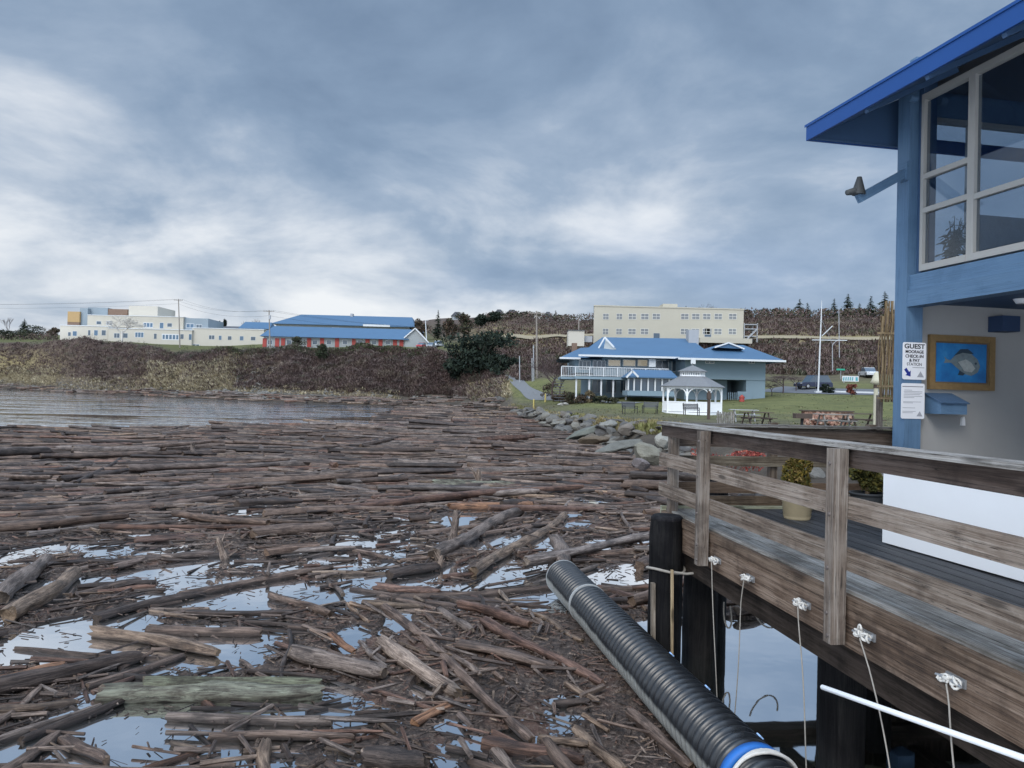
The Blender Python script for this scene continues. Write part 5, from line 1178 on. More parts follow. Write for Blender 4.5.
for x0, y0, x1, y1, Yw, g in ((66, 332, 69, 336, 299, 'farglass'), (70.5, 331, 75, 336, 299, 'farblueglass'), (86, 330, 88.5, 335.5, 299, 'farglass'), (92, 330, 96, 335.5, 299, 'farblueglass'), (99.5, 330, 104, 335.5, 299, 'farglass'), (94, 321, 99, 324.5, 302, 'farglass'), (104, 321, 110, 325, 302, 'farglass'),
        (141, 322.5, 151, 327.5, 301, 'farblueglass'), (157.5, 322.5, 161.5, 328.5, 301, 'farblueglass'), (165, 323, 170, 327, 301, 'farglass'), (184, 323.5, 192, 328, 302, 'farblueglass'), (194, 324.5, 200, 328.5, 302, 'farglass'), (112, 333, 118, 338, 298, 'farglass'), (121, 333, 126, 338, 298, 'farglass'), (133, 332, 142, 337.5, 298, 'farblueglass'),
        (152, 333.5, 155, 339, 298, 'farglass'), (160, 334, 177.5, 340, 298, 'farblueglass'), (178.5, 334, 182, 339, 298, 'farglass'), (187, 334, 190, 340, 298, 'farblueglass'), (207, 335, 213, 339.5, 299, 'farglass'), (217, 335.5, 220, 340, 299, 'farblueglass'), (226, 336, 230, 340, 299, 'farglass'), (238, 336, 242, 340.5, 299, 'farblueglass'), (249, 336.5, 254, 340.5, 299, 'farglass'), (191, 344, 198, 347, 299, 'farglass')):
    pwin(b_, x0, y0, x1, y1, Yw, max(1, int((x1 - x0) / 3)), 'trim', g)
def gable_roof(mb, x0, x1, ye, yr, Y, dep, over=0, hip=(0, 0), mi=0, th=.12):
    """roof whose eave runs across the picture at row ye and whose ridge lies at row yr, dep/2 further back"""
    cx = (x0 + x1) / 2; ze = ZZ(cx, ye, Y); zr = ZZ(cx, yr, Y + dep / 2); X0, X1 = XX(x0, Y), XX(x1, Y)
    P = [(X0, Y, ze), (X1, Y, ze), (X1, Y + dep, ze), (X0, Y + dep, ze), (X0 + hip[0], Y + dep / 2, zr), (X1 - hip[1], Y + dep / 2, zr)]
    Q = [(a, b2, c2 - th) for a, b2, c2 in P[:4]]
    mb.poly(P + Q, [(0, 1, 5, 4), (2, 3, 4, 5), (1, 2, 5), (3, 0, 4), (6, 7, 1, 0), (7, 8, 2, 1), (8, 9, 3, 2), (9, 6, 0, 3), (9, 8, 7, 6)], mi)
    return X0, X1, ze, zr
# blue roofed hall, rear and front
Y = 262
b_ = empty('school_hall', at(340, 345, Y), 'long grey hall with a wide blue hip roof behind the red panelled building', 'building')
part('wall', 'greywall', b_, (274, 325, 408, 346, Y, 26)); mb = MB(); gable_roof(mb, 269, 413, 325, 315.5, Y - 1.5, 30, 0, (6, 3)); mb.build('roof', MAT['farroof'], b_)
part('roof_vent', 'steel', b_, (348, 313.5, 350.5, 317, Y + 12, 2)); part('fascia', 'trim', b_, (361, 324.5, 388, 326.5, Y - 1.7, .15))
for x in (283, 300, 330): pwin(b_, x, 327.2, x + 7, 330, Y, 2)
Y = 222
b_ = empty('classroom_block', at(340, 347, Y), 'low long grey building with bright blue roof and red wall panels on the bluff edge', 'building')
part('wall', 'greywall', b_, (262, 337.5, 404, 350, Y, 13)); mb = MB(); gable_roof(mb, 258, 407, 337.5, 327.5, Y - 1.2, 16, 0, (1.5, .2)); mb.build('roof', MAT['farroof'], b_)
for x in (259.5, 272, 278, 304, 317, 332, 349, 362.5, 375.5, 390, 396.5): part('red_panel', 'redpanel', b_, (x + 1.5, 338.2, x + 5.5, 347, Y - .15, .14))
for x in (266, 285, 294, 311, 325, 341, 356, 370, 384): pwin(b_, x, 340, x + 5, 344.5, Y, 1)
mb = MB(); Xa, Xb = XX(404, Y), XX(426, Y); zb, zt_, zp = ZZ(412, 350, Y), ZZ(412, 338, Y), ZZ(412, 329, Y); mb.prism([(Xa, zb), (Xb, zb), (Xb, zt_ - 1.2), ((Xa * .55 + Xb * .45), zp), (Xa, zt_)], ((1, 0, 0), (0, 0, 1), (0, 1, 0)), (0, Y - .6, 0), 12); mb.build('gable_end', MAT['greywall'], b_)
mb = MB(); xm = Xa * .55 + Xb * .45; mb.beam((Xa - .3, Y - .9, zt_ - .1), (xm, Y - .9, zp + .15), .5, .3); mb.beam((xm, Y - .9, zp + .15), (Xb + .5, Y - .9, zt_ - 1.3), .5, .3); mb.build('barge_board', MAT['trim'], b_)
for i, (x0, x1, ye, yr, Y, lab) in enumerate(((236, 268, 328.5, 322, 330, 'small distant house with a blue roof between the campus and the hall'), (208, 236, 329.5, 326, 340, 'low distant house with dark roof behind the long cream wing'))):
    b_ = empty('distant_house', at((x0 + x1) / 2, 335, Y), lab, 'house'); part('wall', 'cream', b_, (x0 + 2, ye, x1 - 2, 340, Y, 10)); mb = MB(); gable_roof(mb, x0, x1, ye, yr, Y - 1, 12, 0, (1, 1)); mb.build('roof', MAT['farroof' if i == 0 else 'greyroof'], b_)
for i, (px, py, Y, w_, lab) in enumerate(((455, 319, 470, 11, 'pale far house between the trees left of the dark round evergreen'), (497, 318, 440, 9, 'grey roofed far house right of the dark round evergreen'), (510, 321, 430, 12, 'low far house among the skyline trees near the tall pole'), (546, 322, 420, 8, 'small pale far house right of the tall utility pole'))):
    b_ = empty('distant_house', onland(px, Y), lab, 'house'); p = onland(px, Y); W = w_ / FPX * Y / 2; mb = MB(); mb.box(p.x - W, p.x + W, Y, Y + 8, p.z - 2, p.z + 2.2); mb.build('wall', MAT['greywall'], b_)
    mb = MB(); mb.prism([(-W - .5, 0), (W + .5, 0), (W * .4, 2.6), (-W * .4, 2.6)], ((1, 0, 0), (0, 0, 1), (0, 1, 0)), (p.x, Y - .5, p.z + 2.2), 9); mb.build('roof', MAT['greyroof'], b_)
    mb = MB(); mb.box(p.x - W * .5, p.x + W * .1, Y - .05, Y - .002, p.z + .6, p.z + 1.7); mb.build('window', MAT['farglass'], b_)

# ------------------------------------------------------------------ three storey block on the hill
Y = 168
b_ = empty('apartment_block', at(667, 345, Y), 'plain beige flat roofed three storey block on the hill behind the blue roofed restaurant', 'building')
X0, X1 = XX(592, Y), XX(742, Y); zt_, zb = ZZ(667, 308, Y), ZZ(667, 356, Y)
xl = X0 * (Y + 16.5) / Y
mb = MB(); mb.prism([(X0, Y), (X1, Y), (X1, Y + 16), (xl, Y + 16)], ((1, 0, 0), (0, 1, 0), (0, 0, 1)), (0, 0, zb), zt_ - zb); mb.build('wall', MAT['beige'], b_)
mb = MB(); mb.prism([(X0 - .1, Y - .12), (X1 + .12, Y - .12), (X1 + .12, Y + 16.1), (xl - .1, Y + 16.1)], ((1, 0, 0), (0, 1, 0), (0, 0, 1)), (0, 0, zt_), .25); mb.build('parapet', MAT['beige'], b_)
part('stair_head', 'beige', b_, (661, 303.8, 675.5, 307.9, Y + 2, 5))
for y0, y1 in ((313.5, 319.5), (328.5, 334.5)):
    for x in (601, 614.5, 626.5, 639, 650.5 if y0 < 320 else None, 679, 690, 701, 712.5, 727):
        if x is not None: pwin(b_, x, y0, x + (8 if x > 625 else 6), y1, Y, 2, 'softframe', 'softglass', 'window', True)
for x0, y0, x1, y1 in ((652, 333, 658.5, 340), (703, 328.5, 710, 337)):
    pwin(b_, x0, y0, x1, y1, Y, 1, 'steel', 'farglass', 'door')
part('terrace_wall', 'beige', b_, (699, 338, 751, 343, Y - 5, 4.8))
st = empty('fire_stair', at(750, 340, Y), 'grey steel fire stair frame at the right end of the beige block', 'stair'); mb = MB()
for x in (743.5, 756.5):
    for dY in (.5, 4): mb = MB(); mb.box(XX(x, Y) - .1, XX(x, Y) + .1, Y + dY - .1, Y + dY + .1, ZZ(x, 342, Y), ZZ(x, 323, Y)); mb.build('post', MAT['steel'], st)
mb = MB()
for y_ in (324, 328.5, 336): pb(mb, 743.5, y_, 756.5, y_ + .8, Y + .4, 3.8)
mb.beam((XX(744, Y), Y + .4, ZZ(744, 341, Y)), (XX(756, Y), Y + .4, ZZ(756, 329, Y)), .8, .25); mb.build('landing', MAT['steel'], st)
b_ = empty('utility_shed', at(575, 342, 160), 'small cream box shed with a thin mast left of the beige block', 'shed'); part('wall', 'creamlit', b_, (567, 330.5, 583, 346, 160, 4)); part('flat_roof', 'greyroof', b_, (566.7, 329.9, 583.3, 330.5, 159.8, 4.4)); part('mast', 'polewood', b_, (576.6, 318, 577.6, 330, 163, .2)); part('step', 'steel', b_, (583.2, 336, 591, 342, 161, 2))

# ------------------------------------------------------------------ blue roofed restaurant
Y = 91
b_ = empty('restaurant', at(670, 398, Y), 'two storey blue grey restaurant with broad blue hip roofs, balcony and glazed porch', 'building')
X = lambda px, Y_=91: XX(px, Y_)
Z = lambda py, px=670, Y_=91: ZZ(px, py, Y_)
part('wall', 'bluewall', b_, (574, 357, 684, 374, Y + 2, 12), (588, 374, 684, 402, Y + 3, 10)); part('wing_wall', 'bluewall', b_, (684.2, 357, 765, 379.5, 88, 14), (684.2, 379.5, 727, 400, 90.5, 11), (746, 379.5, 765, 400, 88.1, 13.8), (727, 379.5, 746, 400, 94, 6))
def roof2(name, pts, Fs, th=.18):
    mb = MB(); n = len(pts); mb.poly(pts + [(a, b2, c2 - th) for a, b2, c2 in pts], Fs + [tuple(n + i for i in f[::-1]) for f in Fs]); mb.build(name, MAT['farroof'], b_)
ze = Z(357.5)
# main roof: eave, ridge, gable to the left
R0 = [(X(578, 90), 89.6, ze), (X(712), 89.6, ze), (X(712), 107, ze), (X(578, 90), 107, ze), (X(601, 98), 98, Z(337.2, 600, 98)), (X(689, 98), 98, Z(338.6, 690, 98))]
roof2('main_roof', R0, [(0, 1, 5, 4), (2, 3, 4, 5), (1, 2, 5)])
mb = MB(); mb.poly([(X(583, 98), 90.2, ze + .1), (X(583, 98), 106, ze + .1), (X(602, 98), 98, Z(338.3, 600, 98))], [(0, 2, 1)]); mb.poly([(X(597, 97), 92, ze + .3), (X(613, 94), 92, ze + .9), (X(604, 94), 93.5, Z(338.5, 604, 94))], [(0, 1, 2)]); mb.build('gable', MAT['greywall'], b_)
mb = MB(); a_, c_ = Vector((X(597, 93), 92.6, Z(348.5, 600, 93))), Vector((X(603, 93), 92.6, Z(337.5, 603, 93))); d_ = Vector((X(612.5, 92), 91.6, Z(347.5, 612, 92))); mb.beam(a_, c_, .1, .17); mb.beam(c_, d_, .1, .17); mb.build('gable_trim', MAT['trim'], b_)
lo = Z(358, 575, 93); roof2('side_roof', [(X(559, 93), 92, lo), (X(600, 93), 92, lo), (X(600, 93), 103, lo), (X(559, 93), 103, lo), (X(580, 97), 97.5, Z(347.5, 580, 97)), (X(600, 97), 97.5, Z(346.5, 600, 97))], [(0, 1, 5, 4), (2, 3, 4, 5), (3, 0, 4)])
zr_ = Z(359.2, 735, 86); roof2('wing_roof', [(X(678, 86), 86, zr_), (X(784, 86), 86, zr_), (X(784, 86), 104, zr_), (X(678, 86), 104, zr_), (X(717, 95), 95, Z(345, 720, 95)), (X(742, 95), 95, Z(345, 744, 95))], [(0, 1, 5, 4), (2, 3, 4, 5), (1, 2, 5), (3, 0, 4)])
mb = MB(); g_ = [Vector((X(714, 90), 90.2, Z(347.3, 714, 90))), Vector((X(728, 90), 90.2, Z(342.6, 728, 90))), Vector((X(744, 90), 90.2, Z(348.8, 744, 90)))]; mb.beam(g_[0], g_[1], .12, .16); mb.beam(g_[1], g_[2], .12, .16); mb.poly([tuple(p + Vector((0, .1, 0))) for p in g_] + [tuple(p + Vector((0, 4, -.3))) for p in g_], [(0, 2, 1), (0, 1, 4, 3), (1, 2, 5, 4)], 1); mb.build('dormer', [MAT['trim'], MAT['farroof']], b_)
mb = MB(); mb.box(X(578, 90) - .1, X(684), 89.4, 89.55, ze - .2, ze + .02); mb.box(X(678, 86) - .1, X(784, 86) + .1, 85.8, 85.95, zr_ - .2, zr_ + .02); mb.box(X(559, 93) - .1, X(579, 93), 91.8, 91.95, lo - .2, lo + .02); mb.build('eave_fascia', MAT['trim'], b_)
pb2 = part('roof_exhaust', 'steel', b_, (687.5, 329.5, 697.5, 346, 96, 1.6)); part('roof_vent', 'trim', b_, (690.5, 358.5, 695, 364, 85.5, .25), (648.5, 359, 655, 367, 90, .5))
part('chimney', 'brownclad', b_, (571, 343, 576, 352, 97, 1.2))
for x0, x1 in ((578, 590), (592, 605)): pwin(b_, x0, 360.5, x1, 369.5, Y + 2, 3)
MAT['warmlit'], t, bb_ = newmat('warm_lit_window'); bb_.inputs['Base Color'].default_value = (.30, .27, .21, 1); bb_.inputs['Emission Color'].default_value = (1, .86, .62, 1); bb_.inputs['Emission Strength'].default_value = .13; bb_.inputs['Roughness'].default_value = .2
for x0, x1 in ((607, 620), (622, 635), (636.5, 647)): pwin(b_, x0, 359.5, x1, 366.5, Y + 2, 1, 'trim', 'warmlit')
pwin(b_, 655, 360, 668, 370, Y + 2, 2); pwin(b_, 671, 360, 682, 372, Y + 2, 2)
for x0, x1 in ((704.5, 713.5), (748, 754)): pwin(b_, x0, 361, x1, 363.5, 88, 2)
for x0, x1 in ((592, 602), (606, 616), (620, 627)): pwin(b_, x0, 380, x1, 393, Y + 3, 2, 'greywall')
# balcony with white balustrade
mb = MB(); zd = Z(377.2, 610, 89); mb.box(X(574, 89), X(668, 89), 88, 92.9, zd - .3, zd); mb.box(X(560, 92), X(575.5, 92), 91, 97, zd - .3, zd); mb.build('balcony_floor', MAT['bluewall'], b_)
def balustrade(x0, x1, Y_, y0, y1):
    mb = MB(); xa, xb, z0, z1 = X(x0, Y_), X(x1, Y_), Z(y1, (x0 + x1) / 2, Y_), Z(y0, (x0 + x1) / 2, Y_); mb.box(xa, xb, Y_ - .05, Y_ + .05, z1 - .08, z1); mb.box(xa, xb, Y_ - .04, Y_ + .04, z0 + .08, z0 + .14); k = int((xb - xa) / .20)
    for i in range(k + 1): xx = xa + (xb - xa) * i / k; q = .06 if i % 8 == 0 else .02; mb.box(xx - q, xx + q, Y_ - q * .9, Y_ + q * .9, z0, z1 - .08)
    mb.build('balustrade', MAT['trim'], b_)
balustrade(575, 668, 88.1, 367.5, 377); balustrade(561, 575, 91.1, 366, 376.5)
mb = MB(); mb.box(X(593, 88), X(627, 88), 88.16, 88.2, Z(375, 610, 88), Z(368.6, 610, 88)); mb.build('wind_screen', MAT['glassgrey'], b_)
for x in (576, 589, 601, 613, 626): mb = MB(); mb.box(X(x, 88.4) - .09, X(x, 88.4) + .09, 88.3, 88.5, 2.4, zd - .3); mb.build('balcony_post', MAT['trim'], b_)
mb = MB(); n_ = 9
for i in range(n_): mb.box(X(558, 92) - .6 - i * .0, X(558, 92) + .6, 91.5 - i * .32, 91.8 - i * .32, zd - .25 - i * .33, zd - .18 - i * .33)
mb.build('outside_stair', MAT['greyroof'], b_)
# glazed porch
Yp = 84.5; mb = MB(); pb(mb, 627.5, 391, 676, 396, Yp, 4); mb.build('porch_base', MAT['bluewall'], b_)
for i, x in enumerate((628.2, 634, 641, 648, 655, 662, 669, 675)): mb = MB(); pb(mb, x - .7, 378.5, x + .7, 391, Yp, .18); mb.build('porch_post', MAT['trim'], b_)
mb = MB(); pb(mb, 628.9, 379, 674.4, 391, Yp + .25, .06); mb.build('porch_glass', MAT['farglass'], b_)
mb = MB(); pb(mb, 627.5, 376.6, 676, 378.5, Yp - .05, .3); mb.build('porch_header', MAT['trim'], b_)
mb = MB(); gable_roof(mb, 626, 678, 377, 370, Yp - .4, 5.2, 0, (1.1, .3)); mb.build('porch_roof', MAT['farroof'], b_)
mb = MB(); a_ = Vector((X(626, 84), 84, Z(377.5, 627, 84))); c_ = Vector((X(632, 84), 84, Z(371, 632, 84))); mb.beam(a_, c_, .15, .2); mb.beam(c_, Vector((X(638, 84), 84, Z(377, 638, 84))), .15, .2); mb.build('porch_gable_trim', MAT['trim'], b_)
mb = MB(); mb.box(X(730), X(744), 87.95, 88.05, Z(399.5, 740, 88), Z(391.5, 740, 88)); 
for k in range(9): xx = X(729, 87.5) + k * .21; mb.box(xx - .03, xx + .03, 87.6, 87.66, Z(400, 735, 87.6), Z(392.5, 735, 87.6))
mb.build('lower_railing', MAT['bluewall'], b_)
mb = MB(); p = onland(742, 84.5); mb.tube([p, p + UPV * .5, p + UPV * .75], [.28, .26, .1], 10); mb.tube([p + UPV * .4, p + UPV * .55], [.3, .3], 10); tag(mb.build('hydrant', MAT['redpanel']), 'small red hydrant on the lawn before the restaurant wing', 'hydrant')

# ------------------------------------------------------------------ gazebo
Y = 65.0; gc = onland(692, Y); gb = empty('gazebo', gc, 'white octagonal gazebo with grey two tier roof on the lawn', 'gazebo'); rg = 2.42; z0 = gc.z + .15
ang = [math.pi / 8 + i * math.pi / 4 for i in range(8)]; pt_ = lambda a, r_, z_: Vector((gc.x + math.cos(a) * r_, gc.y + math.sin(a) * r_, z_))
def ring(mb, r_, za, zb_, th):
    for i in range(8):
        a, b2 = ang[i], ang[(i + 1) % 8]; mb.beam(pt_(a, r_, (za + zb_) / 2), pt_(b2, r_, (za + zb_) / 2), th, zb_ - za)
mb = MB(); mb.prism([(math.cos(a) * (rg + .1), math.sin(a) * (rg + .1)) for a in ang], ((1, 0, 0), (0, 1, 0), (0, 0, 1)), (gc.x, gc.y, gc.z - .2), .36); mb.build('floor', MAT['gazwhite'], gb)
ze_ = z0 + 2.1
for a in ang: mb = MB(); mb.box(*(lambda p: (p.x - .065, p.x + .065, p.y - .065, p.y + .065))(pt_(a, rg, 0)), z0, ze_); mb.build('post', MAT['gazwhite'], gb)
mb = MB(); ring(mb, rg, ze_ - .14, ze_ + .05, .12); mb.build('eave_beam', MAT['gazwhite'], gb)
for i in range(8):
    a, b2 = ang[i], ang[(i + 1) % 8]; p, q_ = pt_(a, rg, 0), pt_(b2, rg, 0)
    for s_, e_ in ((p, q_), (q_, p)):
        mb = MB(); d_ = (e_ - s_).normalized(); pts = [s_ + d_ * (.06 + .62 * (1 - math.cos(t_))) + UPV * (ze_ - .75 + .62 * math.sin(t_)) for t_ in np.linspace(0, 1.5, 6)]; mb.tube(pts, .05, 5); mb.build('arch_bracket', MAT['gazwhite'], gb)
for i in range(8):
    if i == 1: continue
    a, b2 = ang[i], ang[(i + 1) % 8]; p, q_ = pt_(a, rg, 0), pt_(b2, rg, 0); mb = MB(); mb.beam(p + UPV * (z0 + .86), q_ + UPV * (z0 + .86), .09, .07); mb.beam(p + UPV * (z0 + .1), q_ + UPV * (z0 + .1), .07, .07)
    for k in range(1, 16): c_ = p.lerp(q_, k / 16); mb.box(c_.x - .05, c_.x + .05, c_.y - .02, c_.y + .02, z0 + .1, z0 + .84)
    mb.build('balustrade', MAT['gazwhite'], gb)
def oct_roof(mb, r0, za, r1, zb_):
    V = [pt_(a, r0, za) for a in ang] + [pt_(a, r1, zb_) for a in ang] + [pt_(a, r0, za - .06) for a in ang]
    mb.poly(V, [(i, (i + 1) % 8, 8 + (i + 1) % 8, 8 + i) for i in range(8)] + [(16 + i, 16 + (i + 1) % 8, (i + 1) % 8, i) for i in range(8)] + [tuple(range(16, 24))[::-1], tuple(range(8, 16))])
mb = MB(); oct_roof(mb, rg + .3, ze_ + .06, 1.12, ze_ + .92); mb.build('lower_roof', MAT['gazroof'], gb)
mb = MB(); ring(mb, 1.02, ze_ + .92, ze_ + 1.02, .08); ring(mb, 1.02, ze_ + 1.24, ze_ + 1.34, .08)
for a in ang:
    for k in range(4): q_ = pt_(a, 1.02, 0).lerp(pt_(a + math.pi / 4, 1.02, 0), k / 4); mb.box(q_.x - .03, q_.x + .03, q_.y - .03, q_.y + .03, ze_ + 1.0, ze_ + 1.26)
mb.build('cupola', MAT['gazwhite'], gb)
mb = MB(); oct_roof(mb, 1.25, ze_ + 1.36, .05, ze_ + 1.86); mb.tube([pt_(0, 0, ze_ + 1.84), pt_(0, 0, ze_ + 2.05)], [.05, .03], 6); mb.build('upper_roof', MAT['gazroof'], gb)
tbl = empty('red_table', Vector((gc.x + .6, gc.y + .3, z0)), 'reddish table standing inside the white gazebo', 'table'); mb = MB(); mb.box(gc.x + .1, gc.x + 1.1, gc.y, gc.y + .7, z0 + .70, z0 + .76); mb.build('top', MAT['redpanel'], tbl)
for sx_ in (.2, 1.0): mb = MB(); mb.box(gc.x + sx_ - .05, gc.x + sx_ + .05, gc.y + .1, gc.y + .6, z0 + .01, z0 + .70); mb.build('leg', MAT['redpanel'], tbl)

# ------------------------------------------------------------------ lawn furniture
def bench(px, Y_, rz, lab):
    p = onland(px, Y_); root = empty('park_bench', p, lab, 'bench', 'benches on the lawn near the gazebo'); c, s = math.cos(rz), math.sin(rz); ax_ = Vector((c, s, 0)); fw_ = Vector((s, -c, 0))
    mb = MB()
    for k in range(4): mb.obox(p + fw_ * (.05 + .11 * k) + UPV * .44, (ax_, fw_, UPV), (.62, .045, .018))
    mb.build('seat', MAT['benchslat'], root); mb = MB()
    for k in range(4): mb.obox(p - fw_ * (.02 + .03 * k) + UPV * (.55 + .11 * k), (ax_, fw_, UPV), (.62, .016, .045))
    mb.build('backrest', MAT['benchslat'], root)
    for q in (-.56, .56):
        mb = MB(); o = p + ax_ * q; mb.beam(o - UPV * .05, o + UPV * .62 + fw_ * .0, .05, .05); mb.beam(o + fw_ * .42 - UPV * .05, o + fw_ * .42 + UPV * .64, .05, .05); mb.beam(o + UPV * .63 - fw_ * .05, o + fw_ * .46 + UPV * .63, .05, .04); mb.beam(o + UPV * .42, o + fw_ * .42 + UPV * .42, .04, .04); mb.beam(o + UPV * .42, o - fw_ * .14 + UPV * .98, .05, .04); mb.build('leg', MAT['black'], root)
bench(629, 62.5, .35, 'park bench standing by itself on the lawn left of the gazebo'); bench(651, 62, -.45, 'park bench right beside the left corner of the gazebo'); bench(691, 60.5, 2.6, 'park bench directly in front of the white gazebo balustrade')
mb = MB(); p = onland(709, 55); mb.box(p.x - .09, p.x + .09, 54.9, 55.1, p.z - .1, ZZ(709, 391, 55)); mb.box(p.x - .13, p.x + .13, 54.85, 55.15, ZZ(709, 399, 55), ZZ(709, 393, 55)); tag(mb.build('post', MAT['darkwood']), 'dark square wooden post standing in front of the right side of the gazebo', 'post')
def picnic(px, Y_, lab, mat, rz=0, L_=1.8):
    p = onland(px, Y_); root = empty('picnic_table', p, lab, 'picnic table'); c, s = math.cos(rz), math.sin(rz); ax_ = Vector((c, s, 0)); ay = Vector((-s, c, 0))
    mb = MB()
    for k in range(5): mb.obox(p + ay * (-.3 + .15 * k) + UPV * .74, (ax_, ay, UPV), (L_ / 2, .068, .022), 0, GT())
    mb.build('tabletop', MAT[mat], root)
    for q in (-.66, .66):
        mb = MB()
        for k in (-.07, .07): mb.obox(p + ay * (q + k) + UPV * .44, (ax_, ay, UPV), (L_ / 2, .062, .02), 0, GT())
        mb.build('bench_seat', MAT[mat], root)
    for q in (-.6, .6):
        mb = MB(); o = p + ax_ * q; mb.beam(o - ay * .68 - UPV * .05, o - ay * .2 + UPV * .72, .05, .1); mb.beam(o + ay * .68 - UPV * .05, o + ay * .2 + UPV * .72, .05, .1); mb.beam(o - ay * .74 + UPV * .40, o + ay * .74 + UPV * .40, .045, .09); mb.build('leg_frame', MAT[mat], root)
picnic(757, 44, 'dark brown picnic table on the lawn behind the pier end', 'darkwood', .1); picnic(744, 50, 'pale grey picnic table partly behind the dark brown one', 'steel', -.1)
picnic(862, 40, 'dark picnic table near the cream lamp post', 'darkwood', .05); picnic(834, 38.5, 'low grey topped picnic table before the brick fire pit', 'railgrey', 0)
p = onland(726, 47); root = empty('slat_fence', p, 'short grey slatted fence panel left of the picnic tables', 'fence'); mb = MB()
for k in range(8): mb.box(p.x - .5 + k * .135, p.x - .41 + k * .135, 47, 47.03, p.z - .05, p.z + RN.uniform(.72, .8), 0, GT(), 2)
mb.build('slat_panel', MAT['railgrey'], root); mb = MB(); mb.box(p.x - .55, p.x + .62, 47.032, 47.07, p.z + .25, p.z + .33); mb.box(p.x - .55, p.x + .62, 47.032, 47.07, p.z + .55, p.z + .63); mb.build('rail', MAT['railgrey'], root)
p = onland(803, 41); root = empty('grill_stand', p, 'dark box grill on a single leg beside the brick fire pit', 'grill'); mb = MB(); mb.box(p.x - .42, p.x + .45, 40.8, 41.3, ZZ(803, 418.5, 41), ZZ(803, 413.5, 41)); mb.build('box', MAT['darkwood'], root); mb = MB(); mb.box(p.x - .06, p.x + .06, 41, 41.12, p.z - .1, ZZ(803, 418.5, 41)); mb.build('leg', MAT['black'], root)
# brick fire pit
m, t, b2_ = newmat('reddish_rubble'); v = N(t, 'ShaderNodeTexCoord').outputs['Object']; vo = N(t, 'ShaderNodeTexVoronoi'); vo.inputs['Scale'].default_value = 5.5; L(t, v, vo.inputs['Vector'])
L(t, MIXC(t, .6, RAMP(t, NOISE(t, v, 4, 3), [(.35, (.16, .07, .05)), (.55, (.30, .17, .11)), (.7, (.38, .30, .22))]), RAMP(t, vo.outputs['Color'], [(.2, (.13, .07, .055)), (.6, (.28, .13, .09)), (.9, (.45, .36, .28))])), b2_.inputs['Base Color']); b2_.inputs['Roughness'].default_value = .9; bump(t, b2_, vo.outputs['Distance'], .8, .05)
Yf = 45; p = onland(826, Yf); root = empty('fire_pit', p, 'long low reddish stone and brick fire pit wall on the lawn', 'fire pit'); mb = MB(); xa, xb = XX(804, Yf), XX(853, Yf); zt_ = ZZ(826, 411.5, Yf)
for k in range(26):
    for r_ in range(4): xx = xa + (xb - xa) * (k + .5 * (r_ % 2)) / 26; mb.box(xx, xx + (xb - xa) / 26 * .95, Yf + RN.uniform(-.03, .03), Yf + .5, p.z - .1 + (zt_ - p.z + .1) * r_ / 4, p.z - .1 + (zt_ - p.z + .1) * (r_ + .94) / 4, 0)
mb.build('wall', m, root); mb = MB(); mb.box(xa - .08, xb + .1, Yf - .06, Yf + .56, zt_, zt_ + .06); mb.build('coping', MAT['darkwood'], root)
mb = MB(); I3 = ico(2)
for k in range(70): s_ = RN.uniform(.09, .2); f = RN.random(); mb.add(I3[0] * s_ * NR.uniform(.75, 1.2, (len(I3[0]), 1)) + np.array((XX(812, 43) + 1.4 * f, 43.3 + RN.uniform(-.4, .5), p.z + RN.uniform(.0, .62) * (1 - abs(f - .5)))), I3[1], 0, None, (1, 1, 1))
mb.build('rubble', m, root)

# lamp post, flag mast, poles
Yl = 36; p = onland(876, Yl); root = empty('lamp_post', p, 'cream lamp post with a hooded lantern near the blue pillar', 'lamp post'); MAT['creampole'] = matte('cream_pole', (.42, .40, .30), .7, .12, 5)
zt_ = ZZ(876, 372, Yl); mb = MB(); mb.tube([(p.x, Yl, p.z - .2), (p.x, Yl, p.z + .4), (p.x, Yl, zt_ - .75)], [.12, .11, .10], 12); mb.build('pole', MAT['creampole'], root)
mb = MB(); mb.tube([(p.x, Yl, zt_ - .62), (p.x, Yl, zt_ - .50), (p.x, Yl, zt_ - .36), (p.x, Yl, zt_ - .05), (p.x, Yl, zt_ + .02)], [.06, .27, .20, .10, .02], 14); mb.build('hood', MAT['creampole'], root); mb = MB(); mb.tube([(p.x, Yl, zt_ - .76), (p.x, Yl, zt_ - .6)], [.12, .11], 12); mb.build('lantern', MAT['darkwood'], root)
# tall screen of bundled canes beside the building
Yk = 13.5; root = empty('cane_screen', at(884, 424, Yk), 'tall screen of brown bundled canes tied with bands beside the blue pillar', 'screen'); MAT['cane'] = wood('dry_cane', (.09, .06, .03), (.21, .145, .075), (.34, .26, .15), gs=(1.5, 25, 25)); mb = MB()
for k in range(26):
    x = 879.0 + k * 1.45; pts = [at(x + .9 * math.sin(j * .9 + k * 1.7) + (1.5 if j > 7 else 0), 402 - j * (98 + (3 if k > 2 else -12)) / 10.0, Yk + .10 * math.sin(k * 2.1)) for j in range(11)]; mb.tube(pts, RN.uniform(.010, .017), 6, 0, GT(.7, 1.3))
mb.build('canes', MAT['cane'], root); mb = MB()
for y_ in (398, 333, 386): mb.beam(at(877.5, y_, Yk - .13), at(918, y_ + 1, Yk - .13), .03, .035)
mb.build('tie', MAT['cane'], root)
for x in (879.5, 912): mb = MB(); q = at(x, 398, Yk); mb.beam(Vector((q.x, Yk, -.6)), q + UPV * .05, .07, .09); mb.build('post', MAT['rail'], root)
